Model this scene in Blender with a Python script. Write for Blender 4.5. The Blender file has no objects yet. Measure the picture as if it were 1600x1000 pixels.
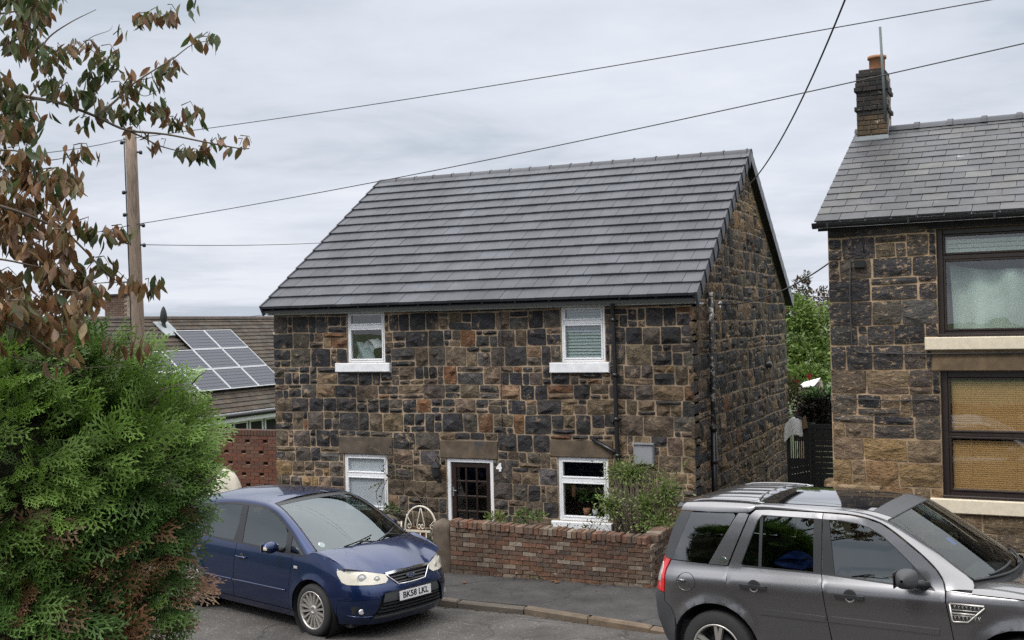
import bpy, math, random
import numpy as np
from math import sin, cos, pi, radians, sqrt, atan2
from mathutils import Vector, Matrix
from mathutils.geometry import delaunay_2d_cdt

SC = bpy.context.scene
COL = SC.collection
rnd = random.Random(7)

# ------------------------------------------------------------------ camera
FPX, YAW, PIT, ROL = 1750.0, radians(23.5), 10 / 1750, 0.022
CAM = np.array([0, 0, 3.97])
FW = np.array([-sin(YAW) * cos(PIT), cos(YAW) * cos(PIT), sin(PIT)])
RT0 = np.array([cos(YAW), sin(YAW), 0.0]); UP0 = np.cross(RT0, FW)
RT = cos(ROL) * RT0 - sin(ROL) * UP0
UP = sin(ROL) * RT0 + cos(ROL) * UP0
cd = bpy.data.cameras.new('camera'); cam = bpy.data.objects.new('camera', cd); COL.objects.link(cam)
cam.matrix_world = Matrix(((RT[0], UP[0], -FW[0], CAM[0]), (RT[1], UP[1], -FW[1], CAM[1]), (RT[2], UP[2], -FW[2], CAM[2]), (0, 0, 0, 1)))
cd.sensor_width = 36; cd.lens = FPX / 1600 * 36; cd.clip_end = 2000; cd.clip_start = 0.1
SC.camera = cam

# ------------------------------------------------------------------ sky and sun
SUN_EL, SUN_AZ = radians(52), radians(205)     # azimuth measured clockwise from +Y
W = bpy.data.worlds.new('World'); SC.world = W; W.use_nodes = True
nt = W.node_tree; N = nt.nodes; Lk = nt.links
for n in list(N): N.remove(n)
out = N.new('ShaderNodeOutputWorld')
sky = N.new('ShaderNodeTexSky'); sky.sky_type = 'NISHITA'; sky.sun_disc = False
sky.sun_elevation = SUN_EL; sky.sun_rotation = SUN_AZ; sky.air_density = 1.5; sky.dust_density = 3
bg1 = N.new('ShaderNodeBackground'); bg1.inputs[1].default_value = 0.08
Lk.new(sky.outputs[0], bg1.inputs[0])
tc = N.new('ShaderNodeTexCoord')
sep = N.new('ShaderNodeSeparateXYZ'); Lk.new(tc.outputs['Generated'], sep.inputs[0])
# a cloud deck seen in perspective: direction divided by height above the horizon
mz = N.new('ShaderNodeMath'); mz.operation = 'ABSOLUTE'; Lk.new(sep.outputs[2], mz.inputs[0])
az_ = N.new('ShaderNodeMath'); az_.operation = 'ADD'; az_.inputs[1].default_value = 0.10; Lk.new(mz.outputs[0], az_.inputs[0])
def dv(o):
    d = N.new('ShaderNodeMath'); d.operation = 'DIVIDE'; Lk.new(o, d.inputs[0]); Lk.new(az_.outputs[0], d.inputs[1]); return d.outputs[0]
cmb = N.new('ShaderNodeCombineXYZ'); Lk.new(dv(sep.outputs[0]), cmb.inputs[0]); Lk.new(dv(sep.outputs[1]), cmb.inputs[1])
def noise(scale, det, rough, off):
    mp = N.new('ShaderNodeMapping'); mp.inputs['Location'].default_value = off; Lk.new(cmb.outputs[0], mp.inputs[0])
    n = N.new('ShaderNodeTexNoise'); n.inputs['Scale'].default_value = scale; n.inputs['Detail'].default_value = det
    n.inputs['Roughness'].default_value = rough; n.inputs['Distortion'].default_value = 0.4; Lk.new(mp.outputs[0], n.inputs[0]); return n.outputs[0]
n1 = noise(0.55, 7, 0.55, (3.3, 1.2, 0)); n2 = noise(1.7, 6, 0.6, (8.1, 5.2, 2))
ad = N.new('ShaderNodeMath'); ad.operation = 'MULTIPLY_ADD'; ad.inputs[1].default_value = 0.45; Lk.new(n2, ad.inputs[0]); Lk.new(n1, ad.inputs[2])
# long low banks of darker cloud near the horizon
mp3 = N.new('ShaderNodeMapping'); mp3.inputs['Scale'].default_value = (3.2, 3.2, 26); mp3.inputs['Location'].default_value = (1.7, .4, .35); Lk.new(tc.outputs['Generated'], mp3.inputs[0])
n3 = N.new('ShaderNodeTexNoise'); n3.inputs['Scale'].default_value = 1.0; n3.inputs['Detail'].default_value = 7; n3.inputs['Roughness'].default_value = .52; Lk.new(mp3.outputs[0], n3.inputs[0])
w3 = N.new('ShaderNodeMapRange'); w3.inputs[1].default_value = .05; w3.inputs[2].default_value = .17; w3.inputs[3].default_value = 1.5; w3.inputs[4].default_value = 0; Lk.new(mz.outputs[0], w3.inputs[0])
s3 = N.new('ShaderNodeMath'); s3.operation = 'SUBTRACT'; s3.inputs[1].default_value = .47; Lk.new(n3.outputs[0], s3.inputs[0])
a3 = N.new('ShaderNodeMath'); a3.operation = 'MULTIPLY_ADD'; Lk.new(s3.outputs[0], a3.inputs[0]); Lk.new(w3.outputs[0], a3.inputs[1]); Lk.new(ad.outputs[0], a3.inputs[2])
rmp = N.new('ShaderNodeValToRGB'); Lk.new(a3.outputs[0], rmp.inputs[0])
el = rmp.color_ramp.elements
el[0].position = 0.57; el[0].color = (0.52, 0.58, 0.67, 1)
el[1].position = 0.93; el[1].color = (0.80, 0.835, 0.91, 1)
e = el.new(0.69); e.color = (0.655, 0.70, 0.785, 1)
e = el.new(0.79); e.color = (0.71, 0.75, 0.84, 1)
# overcast sky gets brighter towards the zenith
br = N.new('ShaderNodeMapRange'); br.inputs[1].default_value = 0.27; br.inputs[2].default_value = 0.80; br.inputs[3].default_value = 1.0; br.inputs[4].default_value = 3.4
Lk.new(sep.outputs[2], br.inputs[0])
# and whiter: the thick cloud overhead
wf_ = N.new('ShaderNodeMapRange'); wf_.inputs[1].default_value = 0.25; wf_.inputs[2].default_value = 0.7; wf_.inputs[3].default_value = 0; wf_.inputs[4].default_value = 0.8; Lk.new(sep.outputs[2], wf_.inputs[0])
wm = N.new('ShaderNodeMix'); wm.data_type = 'RGBA'; Lk.new(wf_.outputs[0], wm.inputs[0]); Lk.new(rmp.outputs[0], wm.inputs[6]); wm.inputs[7].default_value = (.80, .785, .76, 1)
bg2 = N.new('ShaderNodeBackground'); Lk.new(wm.outputs[2], bg2.inputs[0]); Lk.new(br.outputs[0], bg2.inputs[1])
mx = N.new('ShaderNodeMixShader'); mx.inputs[0].default_value = 0.93
Lk.new(bg1.outputs[0], mx.inputs[1]); Lk.new(bg2.outputs[0], mx.inputs[2]); Lk.new(mx.outputs[0], out.inputs[0])

sl = bpy.data.lights.new('sun', 'SUN'); sl.energy = 1.5; sl.angle = radians(14); sl.color = (1, 0.96, 0.9)
so = bpy.data.objects.new('sun', sl); COL.objects.link(so)
sd = Vector((sin(SUN_AZ) * cos(SUN_EL), cos(SUN_AZ) * cos(SUN_EL), sin(SUN_EL)))
so.rotation_euler = sd.to_track_quat('Z', 'Y').to_euler()

SC.view_settings.view_transform = 'Standard'; SC.view_settings.look = 'None'
SC.view_settings.exposure = 0.12; SC.view_settings.gamma = 1; SC.view_settings.use_curve_mapping = False
SC.render.engine = 'CYCLES'
SC.cycles.use_denoising = False; SC.cycles.max_bounces = 6; SC.cycles.transparent_max_bounces = 12
SC.cycles.caustics_reflective = False; SC.cycles.caustics_refractive = False

# ------------------------------------------------------------------ geometry helpers
def px(P):
    v = np.asarray(P, float) - CAM; c = v @ FW
    return 800 + FPX * (v @ RT) / c, 500 - FPX * (v @ UP) / c, c
def ray(x, y): return FW + RT * (x - 800) / FPX - UP * (y - 500) / FPX
def onY(x, y, Y): d = ray(x, y); return CAM + d * (Y - CAM[1]) / d[1]
def onZ(x, y, z): d = ray(x, y); return CAM + d * (z - CAM[2]) / d[2]
def at(x, y, D): return CAM + ray(x, y) * D
def onP(x, y, o, n):
    d = ray(x, y); o = np.asarray(o, float); n = np.asarray(n, float)
    return CAM + d * ((o - CAM) @ n) / (d @ n)
def V(*a): return np.array(a, float)
def unit(v): v = np.asarray(v, float); return v / max(1e-9, np.linalg.norm(v))

def thing(name, label, cat, loc=(0, 0, 0), rotz=0, group=None):
    o = bpy.data.objects.new(name, None); o.empty_display_size = 0.3; COL.objects.link(o)
    o.location = loc; o.rotation_euler = (0, 0, rotz); tag(o, label, cat, group); return o
def tag(o, label=None, cat=None, group=None, kind=None):
    if label: o['label'] = label
    if cat: o['category'] = cat
    if group: o['group'] = group
    if kind: o['kind'] = kind
    return o

class MB:
    """collects geometry, then links it as ONE mesh object"""
    def __init__(s): s.v = []; s.f = []; s.t = []; s.sm = []; s.mi = []
    def add(s, vs, fs, tint=(1, 1, 1), smooth=False, mi=0):
        b = len(s.v); s.v.extend([tuple(map(float, p)) for p in vs]); s.t.extend([tint] * len(vs))
        for f in fs: s.f.append(tuple(b + i for i in f)); s.sm.append(smooth); s.mi.append(mi)
        return s
    def join(s, o):
        b = len(s.v); s.v += o.v; s.t += o.t; s.f += [tuple(b + i for i in f) for f in o.f]; s.sm += o.sm; s.mi += o.mi; return s
    def hexa(s, p, tint=(1, 1, 1), mi=0):
        return s.add(p, [(0, 3, 2, 1), (4, 5, 6, 7), (0, 1, 5, 4), (1, 2, 6, 5), (2, 3, 7, 6), (3, 0, 4, 7)], tint, mi=mi)
    def box(s, a, b, tint=(1, 1, 1), mi=0):
        x0, y0, z0 = a; x1, y1, z1 = b
        return s.hexa([(x0, y0, z0), (x1, y0, z0), (x1, y1, z0), (x0, y1, z0), (x0, y0, z1), (x1, y0, z1), (x1, y1, z1), (x0, y1, z1)], tint, mi)
    def obox(s, o, e, f, g, tint=(1, 1, 1), bev=0, mi=0):
        """box at corner o with edge vectors e, f, g; bev chamfers the edges of the +g face"""
        o, e, f, g = map(lambda q: np.asarray(q, float), (o, e, f, g))
        if not bev: return s.hexa([o, o + e, o + e + f, o + f, o + g, o + e + g, o + e + f + g, o + f + g], tint, mi)
        ue, uf, ug = unit(e) * bev, unit(f) * bev, unit(g) * bev
        h = g - ug
        p = [o, o + e, o + e + f, o + f, o + h, o + e + h, o + e + f + h, o + f + h,
             o + g + ue + uf, o + e + g - ue + uf, o + e + f + g - ue - uf, o + f + g + ue - uf]
        return s.add(p, [(0, 3, 2, 1), (0, 1, 5, 4), (1, 2, 6, 5), (2, 3, 7, 6), (3, 0, 4, 7), (4, 5, 9, 8), (5, 6, 10, 9), (6, 7, 11, 10), (7, 4, 8, 11), (8, 9, 10, 11)], tint, mi=mi)
    def tube(s, pts, r, n=8, tint=(1, 1, 1), caps=True, smooth=True, mi=0):
        pts = [np.asarray(p, float) for p in pts]; m = len(pts)
        rr = r if hasattr(r, '__len__') else [r] * m
        vs = []; ref = None
        for i, p in enumerate(pts):
            t = unit(pts[min(i + 1, m - 1)] - pts[max(i - 1, 0)])
            if ref is None: ref = V(0, 0, 1) if abs(t[2]) < .9 else V(1, 0, 0)
            a = unit(np.cross(t, ref)); b = np.cross(a, t); ref = b
            for k in range(n):
                q = 2 * pi * k / n; vs.append(p + (a * cos(q) + b * sin(q)) * rr[i])
        fs = [(i * n + k, i * n + (k + 1) % n, (i + 1) * n + (k + 1) % n, (i + 1) * n + k) for i in range(m - 1) for k in range(n)]
        s.add(vs, fs, tint, smooth, mi)
        if caps:
            b = len(s.v) - m * n
            s.f.append(tuple(b + k for k in range(n))[::-1]); s.sm.append(False); s.mi.append(mi)
            s.f.append(tuple(b + (m - 1) * n + k for k in range(n))); s.sm.append(False); s.mi.append(mi)
        return s
    def lathe(s, o, axis, prof, n=24, tint=(1, 1, 1), smooth=True, mi=0, closed=False):
        """prof: list of (radius, distance along axis)"""
        o = np.asarray(o, float); ax = unit(axis); ref = V(0, 0, 1) if abs(ax[2]) < .9 else V(1, 0, 0)
        a = unit(np.cross(ax, ref)); b = np.cross(ax, a)
        vs = [o + ax * h + (a * cos(2 * pi * k / n) + b * sin(2 * pi * k / n)) * r for r, h in prof for k in range(n)]
        m = len(prof)
        fs = [(i * n + k, i * n + (k + 1) % n, (i + 1) * n + (k + 1) % n, (i + 1) * n + k) for i in range(m - 1) for k in range(n)]
        if closed: fs += [((m - 1) * n + k, (m - 1) * n + (k + 1) % n, (k + 1) % n, k) for k in range(n)]
        return s.add(vs, fs, tint, smooth, mi)
    def prism(s, poly, g, tint=(1, 1, 1), mi=0):
        """poly: 3-D outline, extruded by vector g"""
        n = len(poly); p = [np.asarray(q, float) for q in poly]; g = np.asarray(g, float)
        return s.add(p + [q + g for q in p], [tuple(range(n))[::-1], tuple(range(n, 2 * n))] + [(i, (i + 1) % n, n + (i + 1) % n, n + i) for i in range(n)], tint, mi=mi)
    def grid(s, fn, nu, nv, tint=(1, 1, 1), smooth=True, flip=False, mi=0):
        vs = [fn(i / nu, j / nv) for i in range(nu + 1) for j in range(nv + 1)]
        fs = [(i * (nv + 1) + j, (i + 1) * (nv + 1) + j, (i + 1) * (nv + 1) + j + 1, i * (nv + 1) + j + 1) for i in range(nu) for j in range(nv)]
        if flip: fs = [f[::-1] for f in fs]
        return s.add(vs, fs, tint, smooth, mi)
    def build(s, name, mat, parent=None, label=None, cat=None, group=None, kind=None, origin=None):
        v = np.array(s.v, float).reshape(-1, 3)
        pl = np.array(parent_abs(parent), float) if parent is not None else V(0, 0, 0)
        c = np.asarray(origin, float) if origin is not None else V((v[:, 0].min() + v[:, 0].max()) / 2, (v[:, 1].min() + v[:, 1].max()) / 2, v[:, 2].min())
        me = bpy.data.meshes.new(name); me.from_pydata((v - c).tolist(), [], s.f)
        at_ = me.color_attributes.new('tint', 'FLOAT_COLOR', 'POINT')
        tt = np.ones((len(v), 4), np.float32); tt[:, :3] = np.array(s.t, np.float32).reshape(-1, 3); at_.data.foreach_set('color', tt.ravel())
        me.polygons.foreach_set('use_smooth', np.array(s.sm, bool))
        for m in (mat if isinstance(mat, (list, tuple)) else [mat]): me.materials.append(m)
        if any(s.mi): me.polygons.foreach_set('material_index', np.array(s.mi, np.int32))
        me.update()
        o = bpy.data.objects.new(name, me); COL.objects.link(o)
        if parent is not None: o.parent = parent
        o.location = tuple(c - pl); ABS[o.name] = tuple(c)
        return tag(o, label, cat, group, kind)
ABS = {}
def parent_abs(p):
    """the point that geometry collected in build space is measured from"""
    if p.name in ABS: return ABS[p.name]
    if p.get('local'): return (0, 0, 0)
    return tuple(p.location)
def copy_to(o, loc, parent=None, name=None):
    c = o.copy(); COL.objects.link(c)
    if parent is not None: c.parent = parent; pa = V(*parent_abs(parent)); c.location = tuple(V(*loc) - pa)
    else: c.location = loc
    ABS[c.name] = tuple(loc)
    return c

def pxarea(mb):
    """rough size in the photograph of a piece, 0 when out of frame"""
    q = [px(p) for p in mb.v]
    if min(a[2] for a in q) < .2: return 0
    x0, x1 = min(a[0] for a in q), max(a[0] for a in q); y0, y1 = min(a[1] for a in q), max(a[1] for a in q)
    cx = max(0, min(x1, 1600) - max(x0, 0)); cy = max(0, min(y1, 1000) - max(y0, 0))
    return cx * cy
def pieces(lst, name, mat, parent, cap=300, rest='', blocked=None):
    """the cap pieces that show largest become objects, the rest one 'stuff' part"""
    sc_ = []
    for m in lst:
        a = pxarea(m)
        if blocked and a: a *= blocked(m)
        sc_.append(a)
    order = sorted(range(len(lst)), key=lambda i: -sc_[i])
    big = [i for i in order[:cap] if sc_[i] > 0]; bs = set(big)
    for i in big: lst[i].build(name, mat, parent)
    r = MB()
    for i in range(len(lst)):
        if i not in bs: r.join(lst[i])
    if r.v: r.build(rest or name + 's', mat, parent, kind='stuff')

# ------------------------------------------------------------------ materials
def mat(name, col=(.5, .5, .5), rough=.7, metal=0, spec=.5, tint=False, var=0, vscale=6, col2=None, f2=.5, s2=3, bump=0, bscale=40, bdist=.01, rand=0,
        coat=0, alpha=1, trans=0, obj=False, speck=None, stretch=None, rvar=0, coat_rough=.03, detail=6):
    m = bpy.data.materials.new(name); m.use_nodes = True; t = m.node_tree; n = t.nodes; l = t.links
    b = n['Principled BSDF']; b.inputs['Roughness'].default_value = rough; b.inputs['Metallic'].default_value = metal
    b.inputs['Specular IOR Level'].default_value = spec; b.inputs['Coat Weight'].default_value = coat; b.inputs['Coat Roughness'].default_value = coat_rough
    if obj: g = n.new('ShaderNodeTexCoord').outputs['Object']
    else: g = n.new('ShaderNodeNewGeometry').outputs['Position']
    if stretch:
        mp = n.new('ShaderNodeMapping'); mp.inputs['Scale'].default_value = stretch; l.new(g, mp.inputs[0]); g = mp.outputs[0]
    def nz(scale, det=detail, ro=.6):
        q = n.new('ShaderNodeTexNoise'); q.inputs['Scale'].default_value = scale; q.inputs['Detail'].default_value = det; q.inputs['Roughness'].default_value = ro
        l.new(g, q.inputs[0]); return q.outputs[0]
    def mapr(o, a, b_, c, d):
        q = n.new('ShaderNodeMapRange'); q.inputs[1].default_value = a; q.inputs[2].default_value = b_; q.inputs[3].default_value = c; q.inputs[4].default_value = d; l.new(o, q.inputs[0]); return q.outputs[0]
    def mixc(fac, a, b_, mode='MIX'):
        q = n.new('ShaderNodeMix'); q.data_type = 'RGBA'; q.blend_type = mode
        for sk, val in ((q.inputs[0], fac), (q.inputs[6], a), (q.inputs[7], b_)):
            if hasattr(val, 'links') or hasattr(val, 'is_linked'): l.new(val, sk)
            else: sk.default_value = val if not isinstance(val, tuple) else (*val, 1)[:4]
        return q.outputs[2]
    c = (*col, 1)
    if tint:
        a = n.new('ShaderNodeAttribute'); a.attribute_name = 'tint'; c = mixc(1.0, a.outputs['Color'], (*col, 1), 'MULTIPLY')
    if col2: c = mixc(mapr(nz(s2), f2 - .08, f2 + .08, 0, 1), c, (*col2, 1))
    if speck: c = mixc(mapr(nz(speck[1], 8, .7), speck[2], speck[2] + .08, 0, 1), c, (*speck[0], 1))
    if var:
        v = mapr(nz(vscale), .3, .7, 1 - var, 1 + var); cc = n.new('ShaderNodeCombineColor')
        for k in range(3): l.new(v, cc.inputs[k])
        c = mixc(1.0, c, cc.outputs[0], 'MULTIPLY')
    if rand:
        oi = n.new('ShaderNodeObjectInfo'); v = mapr(oi.outputs['Random'], 0, 1, 1 - rand, 1 + rand); cc = n.new('ShaderNodeCombineColor')
        for k in range(3): l.new(v, cc.inputs[k])
        c = mixc(1.0, c, cc.outputs[0], 'MULTIPLY')
    if isinstance(c, tuple): b.inputs['Base Color'].default_value = c
    else: l.new(c, b.inputs['Base Color'])
    if rvar: l.new(mapr(nz(vscale * 1.7), .3, .7, rough - rvar, rough + rvar), b.inputs['Roughness'])
    if bump:
        bp = n.new('ShaderNodeBump'); bp.inputs['Strength'].default_value = bump; bp.inputs['Distance'].default_value = bdist
        l.new(nz(bscale, 8, .65), bp.inputs['Height']); l.new(bp.outputs[0], b.inputs['Normal'])
    return m
def glass(name, tintc=(.6, .65, .65), refl=.10, rough=.0, gcol=(1, 1, 1), wob=0):
    m = bpy.data.materials.new(name); m.use_nodes = True; t = m.node_tree; n = t.nodes; l = t.links
    for q in list(n):
        if q.type != 'OUTPUT_MATERIAL': n.remove(q)
    o = n[0]; tr = n.new('ShaderNodeBsdfTransparent'); tr.inputs[0].default_value = (*tintc, 1)
    gl = n.new('ShaderNodeBsdfGlossy'); gl.inputs['Roughness'].default_value = rough; gl.inputs[0].default_value = (*gcol, 1)
    fr = n.new('ShaderNodeFresnel'); fr.inputs[0].default_value = 1.5
    ge = n.new('ShaderNodeNewGeometry'); io = n.new('ShaderNodeMapRange'); io.inputs[3].default_value = 1.5; io.inputs[4].default_value = 1 / 1.5; l.new(ge.outputs['Backfacing'], io.inputs[0]); l.new(io.outputs[0], fr.inputs[0])
    a = n.new('ShaderNodeMath'); a.operation = 'ADD'; a.use_clamp = True; a.inputs[1].default_value = refl; l.new(fr.outputs[0], a.inputs[0])
    x = n.new('ShaderNodeMixShader'); l.new(a.outputs[0], x.inputs[0]); l.new(tr.outputs[0], x.inputs[1]); l.new(gl.outputs[0], x.inputs[2]); l.new(x.outputs[0], o.inputs[0])
    if wob:
        g = n.new('ShaderNodeNewGeometry'); q = n.new('ShaderNodeTexNoise'); q.inputs['Scale'].default_value = 1.3; l.new(g.outputs['Position'], q.inputs[0])
        bp = n.new('ShaderNodeBump'); bp.inputs['Strength'].default_value = wob; bp.inputs['Distance'].default_value = .05; l.new(q.outputs[0], bp.inputs['Height']); l.new(bp.outputs[0], gl.inputs['Normal'])
    return m

M = {}
M['stone'] = mat('rock_faced_sandstone', tint=True, rough=.88, var=.55, vscale=11, speck=((.20, .145, .095), 5, .57), bump=1.0, bscale=24, bdist=.045)
M['mortar'] = mat('sandy_lime_mortar', (.30, .228, .158), rough=.95, var=.35, vscale=5, bump=.6, bscale=60, bdist=.01)
M['lintel'] = mat('dressed_sandstone', tint=True, rough=.85, var=.3, vscale=5, speck=((.05, .045, .045), 2.2, .60), bump=.4, bscale=60, bdist=.008)
M['stone_right'] = mat('pitched_dark_stone', tint=True, rough=.85, var=.40, vscale=10, speck=((.26, .185, .115), 13, .545), bump=1.0, bscale=20, bdist=.055, stretch=(1, 1, 1.7), detail=9)
M['mortar_tan'] = mat('buff_pointing', (.36, .26, .165), rough=.95, var=.25, vscale=5, bump=.5, bscale=50, bdist=.01)
M['tile'] = mat('interlocking_concrete_tile', (.056, .060, .071), rough=.6, rand=.14, var=.22, vscale=2.2, speck=((.13, .125, .105), 6, .68), bump=.3, bscale=70, bdist=.004)
M['slate'] = mat('weathered_slate', tint=True, rough=.55, rand=.16, var=.25, vscale=5, speck=((.27, .27, .26), 5, .665), bump=.5, bscale=35, bdist=.006)
M['black'] = mat('black_gloss_plastic', (.012, .012, .014), rough=.3)
M['black_matt'] = mat('black_matt', (.015, .015, .017), rough=.7, var=.2)
M['upvc'] = mat('white_plastic', (.74, .75, .77), rough=.4, var=.06, vscale=4)
M['upvc_old'] = mat('grey_white_painted_board', (.55, .57, .60), rough=.5, var=.12, vscale=4)
M['sill_white'] = mat('white_painted_stone', (.70, .71, .74), rough=.6, var=.12, vscale=8, bump=.2, bscale=30)
M['sill_cream'] = mat('cream_painted_stone', (.62, .55, .42), rough=.7, var=.10, vscale=14, bump=.3, bscale=90, bdist=.004)
M['brown_frame'] = mat('dark_brown_window_frame', (.022, .014, .012), rough=.4, var=.2)
M['door_wood'] = mat('dark_brown_door', (.022, .012, .009), rough=.35, var=.2)
M['glass'] = glass('window_glass', (.88, .90, .90), .02, wob=.03)
M['glass_old'] = glass('window_glass_wavy', (.90, .92, .91), .04, wob=.05)
M['dark_room'] = mat('dark_interior', (.02, .019, .02), rough=.9)
M['blind'] = mat('grey_green_blind', (.33, .40, .42), rough=.6)
M['blind_tan'] = mat('bamboo_blind', (.56, .31, .12), rough=.6, var=.12, vscale=3, stretch=(1, 1, 9))
M['sheet'] = mat('pale_green_cloth', (.50, .60, .54), rough=.8, var=.12, vscale=3)
M['frost'] = mat('pale_roller_blind', (.62, .64, .69), rough=.6, var=.05)
M['brick'] = mat('old_red_brick', tint=True, rough=.9, var=.35, vscale=16, speck=((.36, .29, .22), 11, .61), bump=.8, bscale=45, bdist=.012)
M['brick_new'] = mat('red_brick', tint=True, rough=.85, var=.2, vscale=18, bump=.4, bscale=60, bdist=.006)
M['brick_mortar'] = mat('grey_brown_mortar', (.23, .18, .14), rough=.95, var=.4, vscale=8, bump=.5, bscale=50)
M['asphalt'] = mat('worn_asphalt', (.066, .061, .057), rough=.9, var=.42, vscale=1.6, speck=((.20, .19, .175), 24, .58), bump=1.0, bscale=55, bdist=.012, detail=10)
M['pavement'] = mat('dark_tarmac_footway', (.042, .040, .040), rough=.88, var=.45, vscale=2.1, speck=((.11, .10, .09), 20, .60), bump=.9, bscale=45, bdist=.010, detail=10)
M['kerb'] = mat('sandstone_kerb', tint=True, rough=.85, var=.25, vscale=6, speck=((.09, .08, .07), 5, .6), bump=.5, bscale=50, bdist=.01)
M['soil'] = mat('earth', (.07, .05, .035), rough=.95, var=.3, bump=.8, bscale=15, bdist=.03)
M['grass'] = mat('rough_grass', (.06, .085, .03), rough=.9, var=.35, bump=.8, bscale=25, bdist=.04)
M['bark'] = mat('brown_bark', (.11, .085, .065), rough=.85, var=.3, bump=.6, bscale=40)
M['pole'] = mat('weathered_pole_wood', (.20, .15, .115), rough=.85, speck=((.07, .055, .045), 5, .57), var=.4, vscale=9, stretch=(6, 6, .5), bump=.6, bscale=14, bdist=.01)
M['leaf'] = mat('leaf', tint=True, rough=.5, var=.25, vscale=20)
M['conifer'] = mat('conifer_foliage', tint=True, rough=.55, var=.3, vscale=3)
M['cable'] = mat('black_cable', (.03, .03, .032), rough=.6)
M['lead'] = mat('lead_flashing', (.26, .29, .31), rough=.5, var=.15)
M['gate_cream'] = mat('rusting_cream_paint', (.60, .56, .46), rough=.55, speck=((.25, .10, .04), 22, .61), var=.1)
M['meter'] = mat('grey_meter_box', (.24, .25, .27), rough=.45, var=.08)
M['rust_white'] = mat('flaking_pipe_paint', (.03, .03, .033), rough=.6, speck=((.55, .53, .5), 9, .52), var=.2)
M['terracotta'] = mat('terracotta', (.34, .16, .085), rough=.8, var=.2)
M['cream_cloth'] = mat('cream_cover', (.50, .46, .38), rough=.85, var=.08, bump=.3, bscale=14, bdist=.02)
M['white_num'] = mat('white_metal_numeral', (.75, .75, .75), rough=.4)
M['steel'] = mat('grey_steel', (.3, .31, .32), rough=.4, metal=.8)

def cracks(m, scale, width, depth, col):
    """meandering cracks and dark repairs over a tarmac surface"""
    t = m.node_tree; n = t.nodes; l = t.links; b = n['Principled BSDF']; g = n.new('ShaderNodeNewGeometry')
    w = n.new('ShaderNodeTexNoise'); w.inputs['Scale'].default_value = 1.6; w.inputs['Detail'].default_value = 6; l.new(g.outputs['Position'], w.inputs[0])
    a = n.new('ShaderNodeVectorMath'); a.operation = 'MULTIPLY_ADD'; a.inputs[1].default_value = (.9, .9, 0); l.new(w.outputs['Color'], a.inputs[0]); l.new(g.outputs['Position'], a.inputs[2])
    v = n.new('ShaderNodeTexVoronoi'); v.feature = 'DISTANCE_TO_EDGE'; v.inputs['Scale'].default_value = scale; l.new(a.outputs[0], v.inputs[0])
    r = n.new('ShaderNodeMapRange'); r.inputs[1].default_value = 0; r.inputs[2].default_value = width; r.inputs[3].default_value = depth; r.inputs[4].default_value = 0; l.new(v.outputs[0], r.inputs[0])
    x = n.new('ShaderNodeMix'); x.data_type = 'RGBA'; l.new(r.outputs[0], x.inputs[0]); l.new(b.inputs['Base Color'].links[0].from_socket, x.inputs[6]); x.inputs[7].default_value = (*col, 1); l.new(x.outputs[2], b.inputs['Base Color'])
cracks(M['asphalt'], .45, .012, .75, (.02, .019, .018)); cracks(M['pavement'], .6, .014, .8, (.012, .012, .012))
def translucent(m, f):
    t = m.node_tree; n = t.nodes; l = t.links; b = n['Principled BSDF']; o = [q for q in n if q.type == 'OUTPUT_MATERIAL'][0]
    tr = n.new('ShaderNodeBsdfTranslucent'); x = n.new('ShaderNodeMixShader'); x.inputs[0].default_value = f
    src = b.inputs['Base Color'].links[0].from_socket; l.new(src, tr.inputs[0]); l.new(b.outputs[0], x.inputs[1]); l.new(tr.outputs[0], x.inputs[2]); l.new(x.outputs[0], o.inputs[0])
def soot(m, scale, lo, hi, stretch=(1, 1, 1)):
    t = m.node_tree; n = t.nodes; l = t.links; b = n['Principled BSDF']; g = n.new('ShaderNodeNewGeometry')
    mp = n.new('ShaderNodeMapping'); mp.inputs['Scale'].default_value = stretch; l.new(g.outputs['Position'], mp.inputs[0])
    w = n.new('ShaderNodeTexNoise'); w.inputs['Scale'].default_value = scale; w.inputs['Detail'].default_value = 7; w.inputs['Roughness'].default_value = .6; l.new(mp.outputs[0], w.inputs[0])
    r = n.new('ShaderNodeMapRange'); r.inputs[1].default_value = .36; r.inputs[2].default_value = .64; r.inputs[3].default_value = lo; r.inputs[4].default_value = hi; l.new(w.outputs[0], r.inputs[0])
    cc = n.new('ShaderNodeCombineColor'); [l.new(r.outputs[0], cc.inputs[k]) for k in range(3)]
    x = n.new('ShaderNodeMix'); x.data_type = 'RGBA'; x.blend_type = 'MULTIPLY'; x.inputs[0].default_value = 1; l.new(b.inputs['Base Color'].links[0].from_socket, x.inputs[6]); l.new(cc.outputs[0], x.inputs[7]); l.new(x.outputs[2], b.inputs['Base Color'])
soot(M['stone'], .9, .62, 1.35); soot(M['mortar'], .9, .65, 1.25); soot(M['stone_right'], .8, .78, 1.45); soot(M['mortar_tan'], .8, .7, 1.2); soot(M['tile'], .8, .80, 1.2, (1, .25, .25)); soot(M['slate'], .9, .8, 1.2, (1, .3, .3)); soot(M['brick'], 1.3, .75, 1.2); soot(M['lintel'], 3, .7, 1.2)
translucent(M['leaf'], .35); translucent(M['conifer'], .25)
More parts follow.
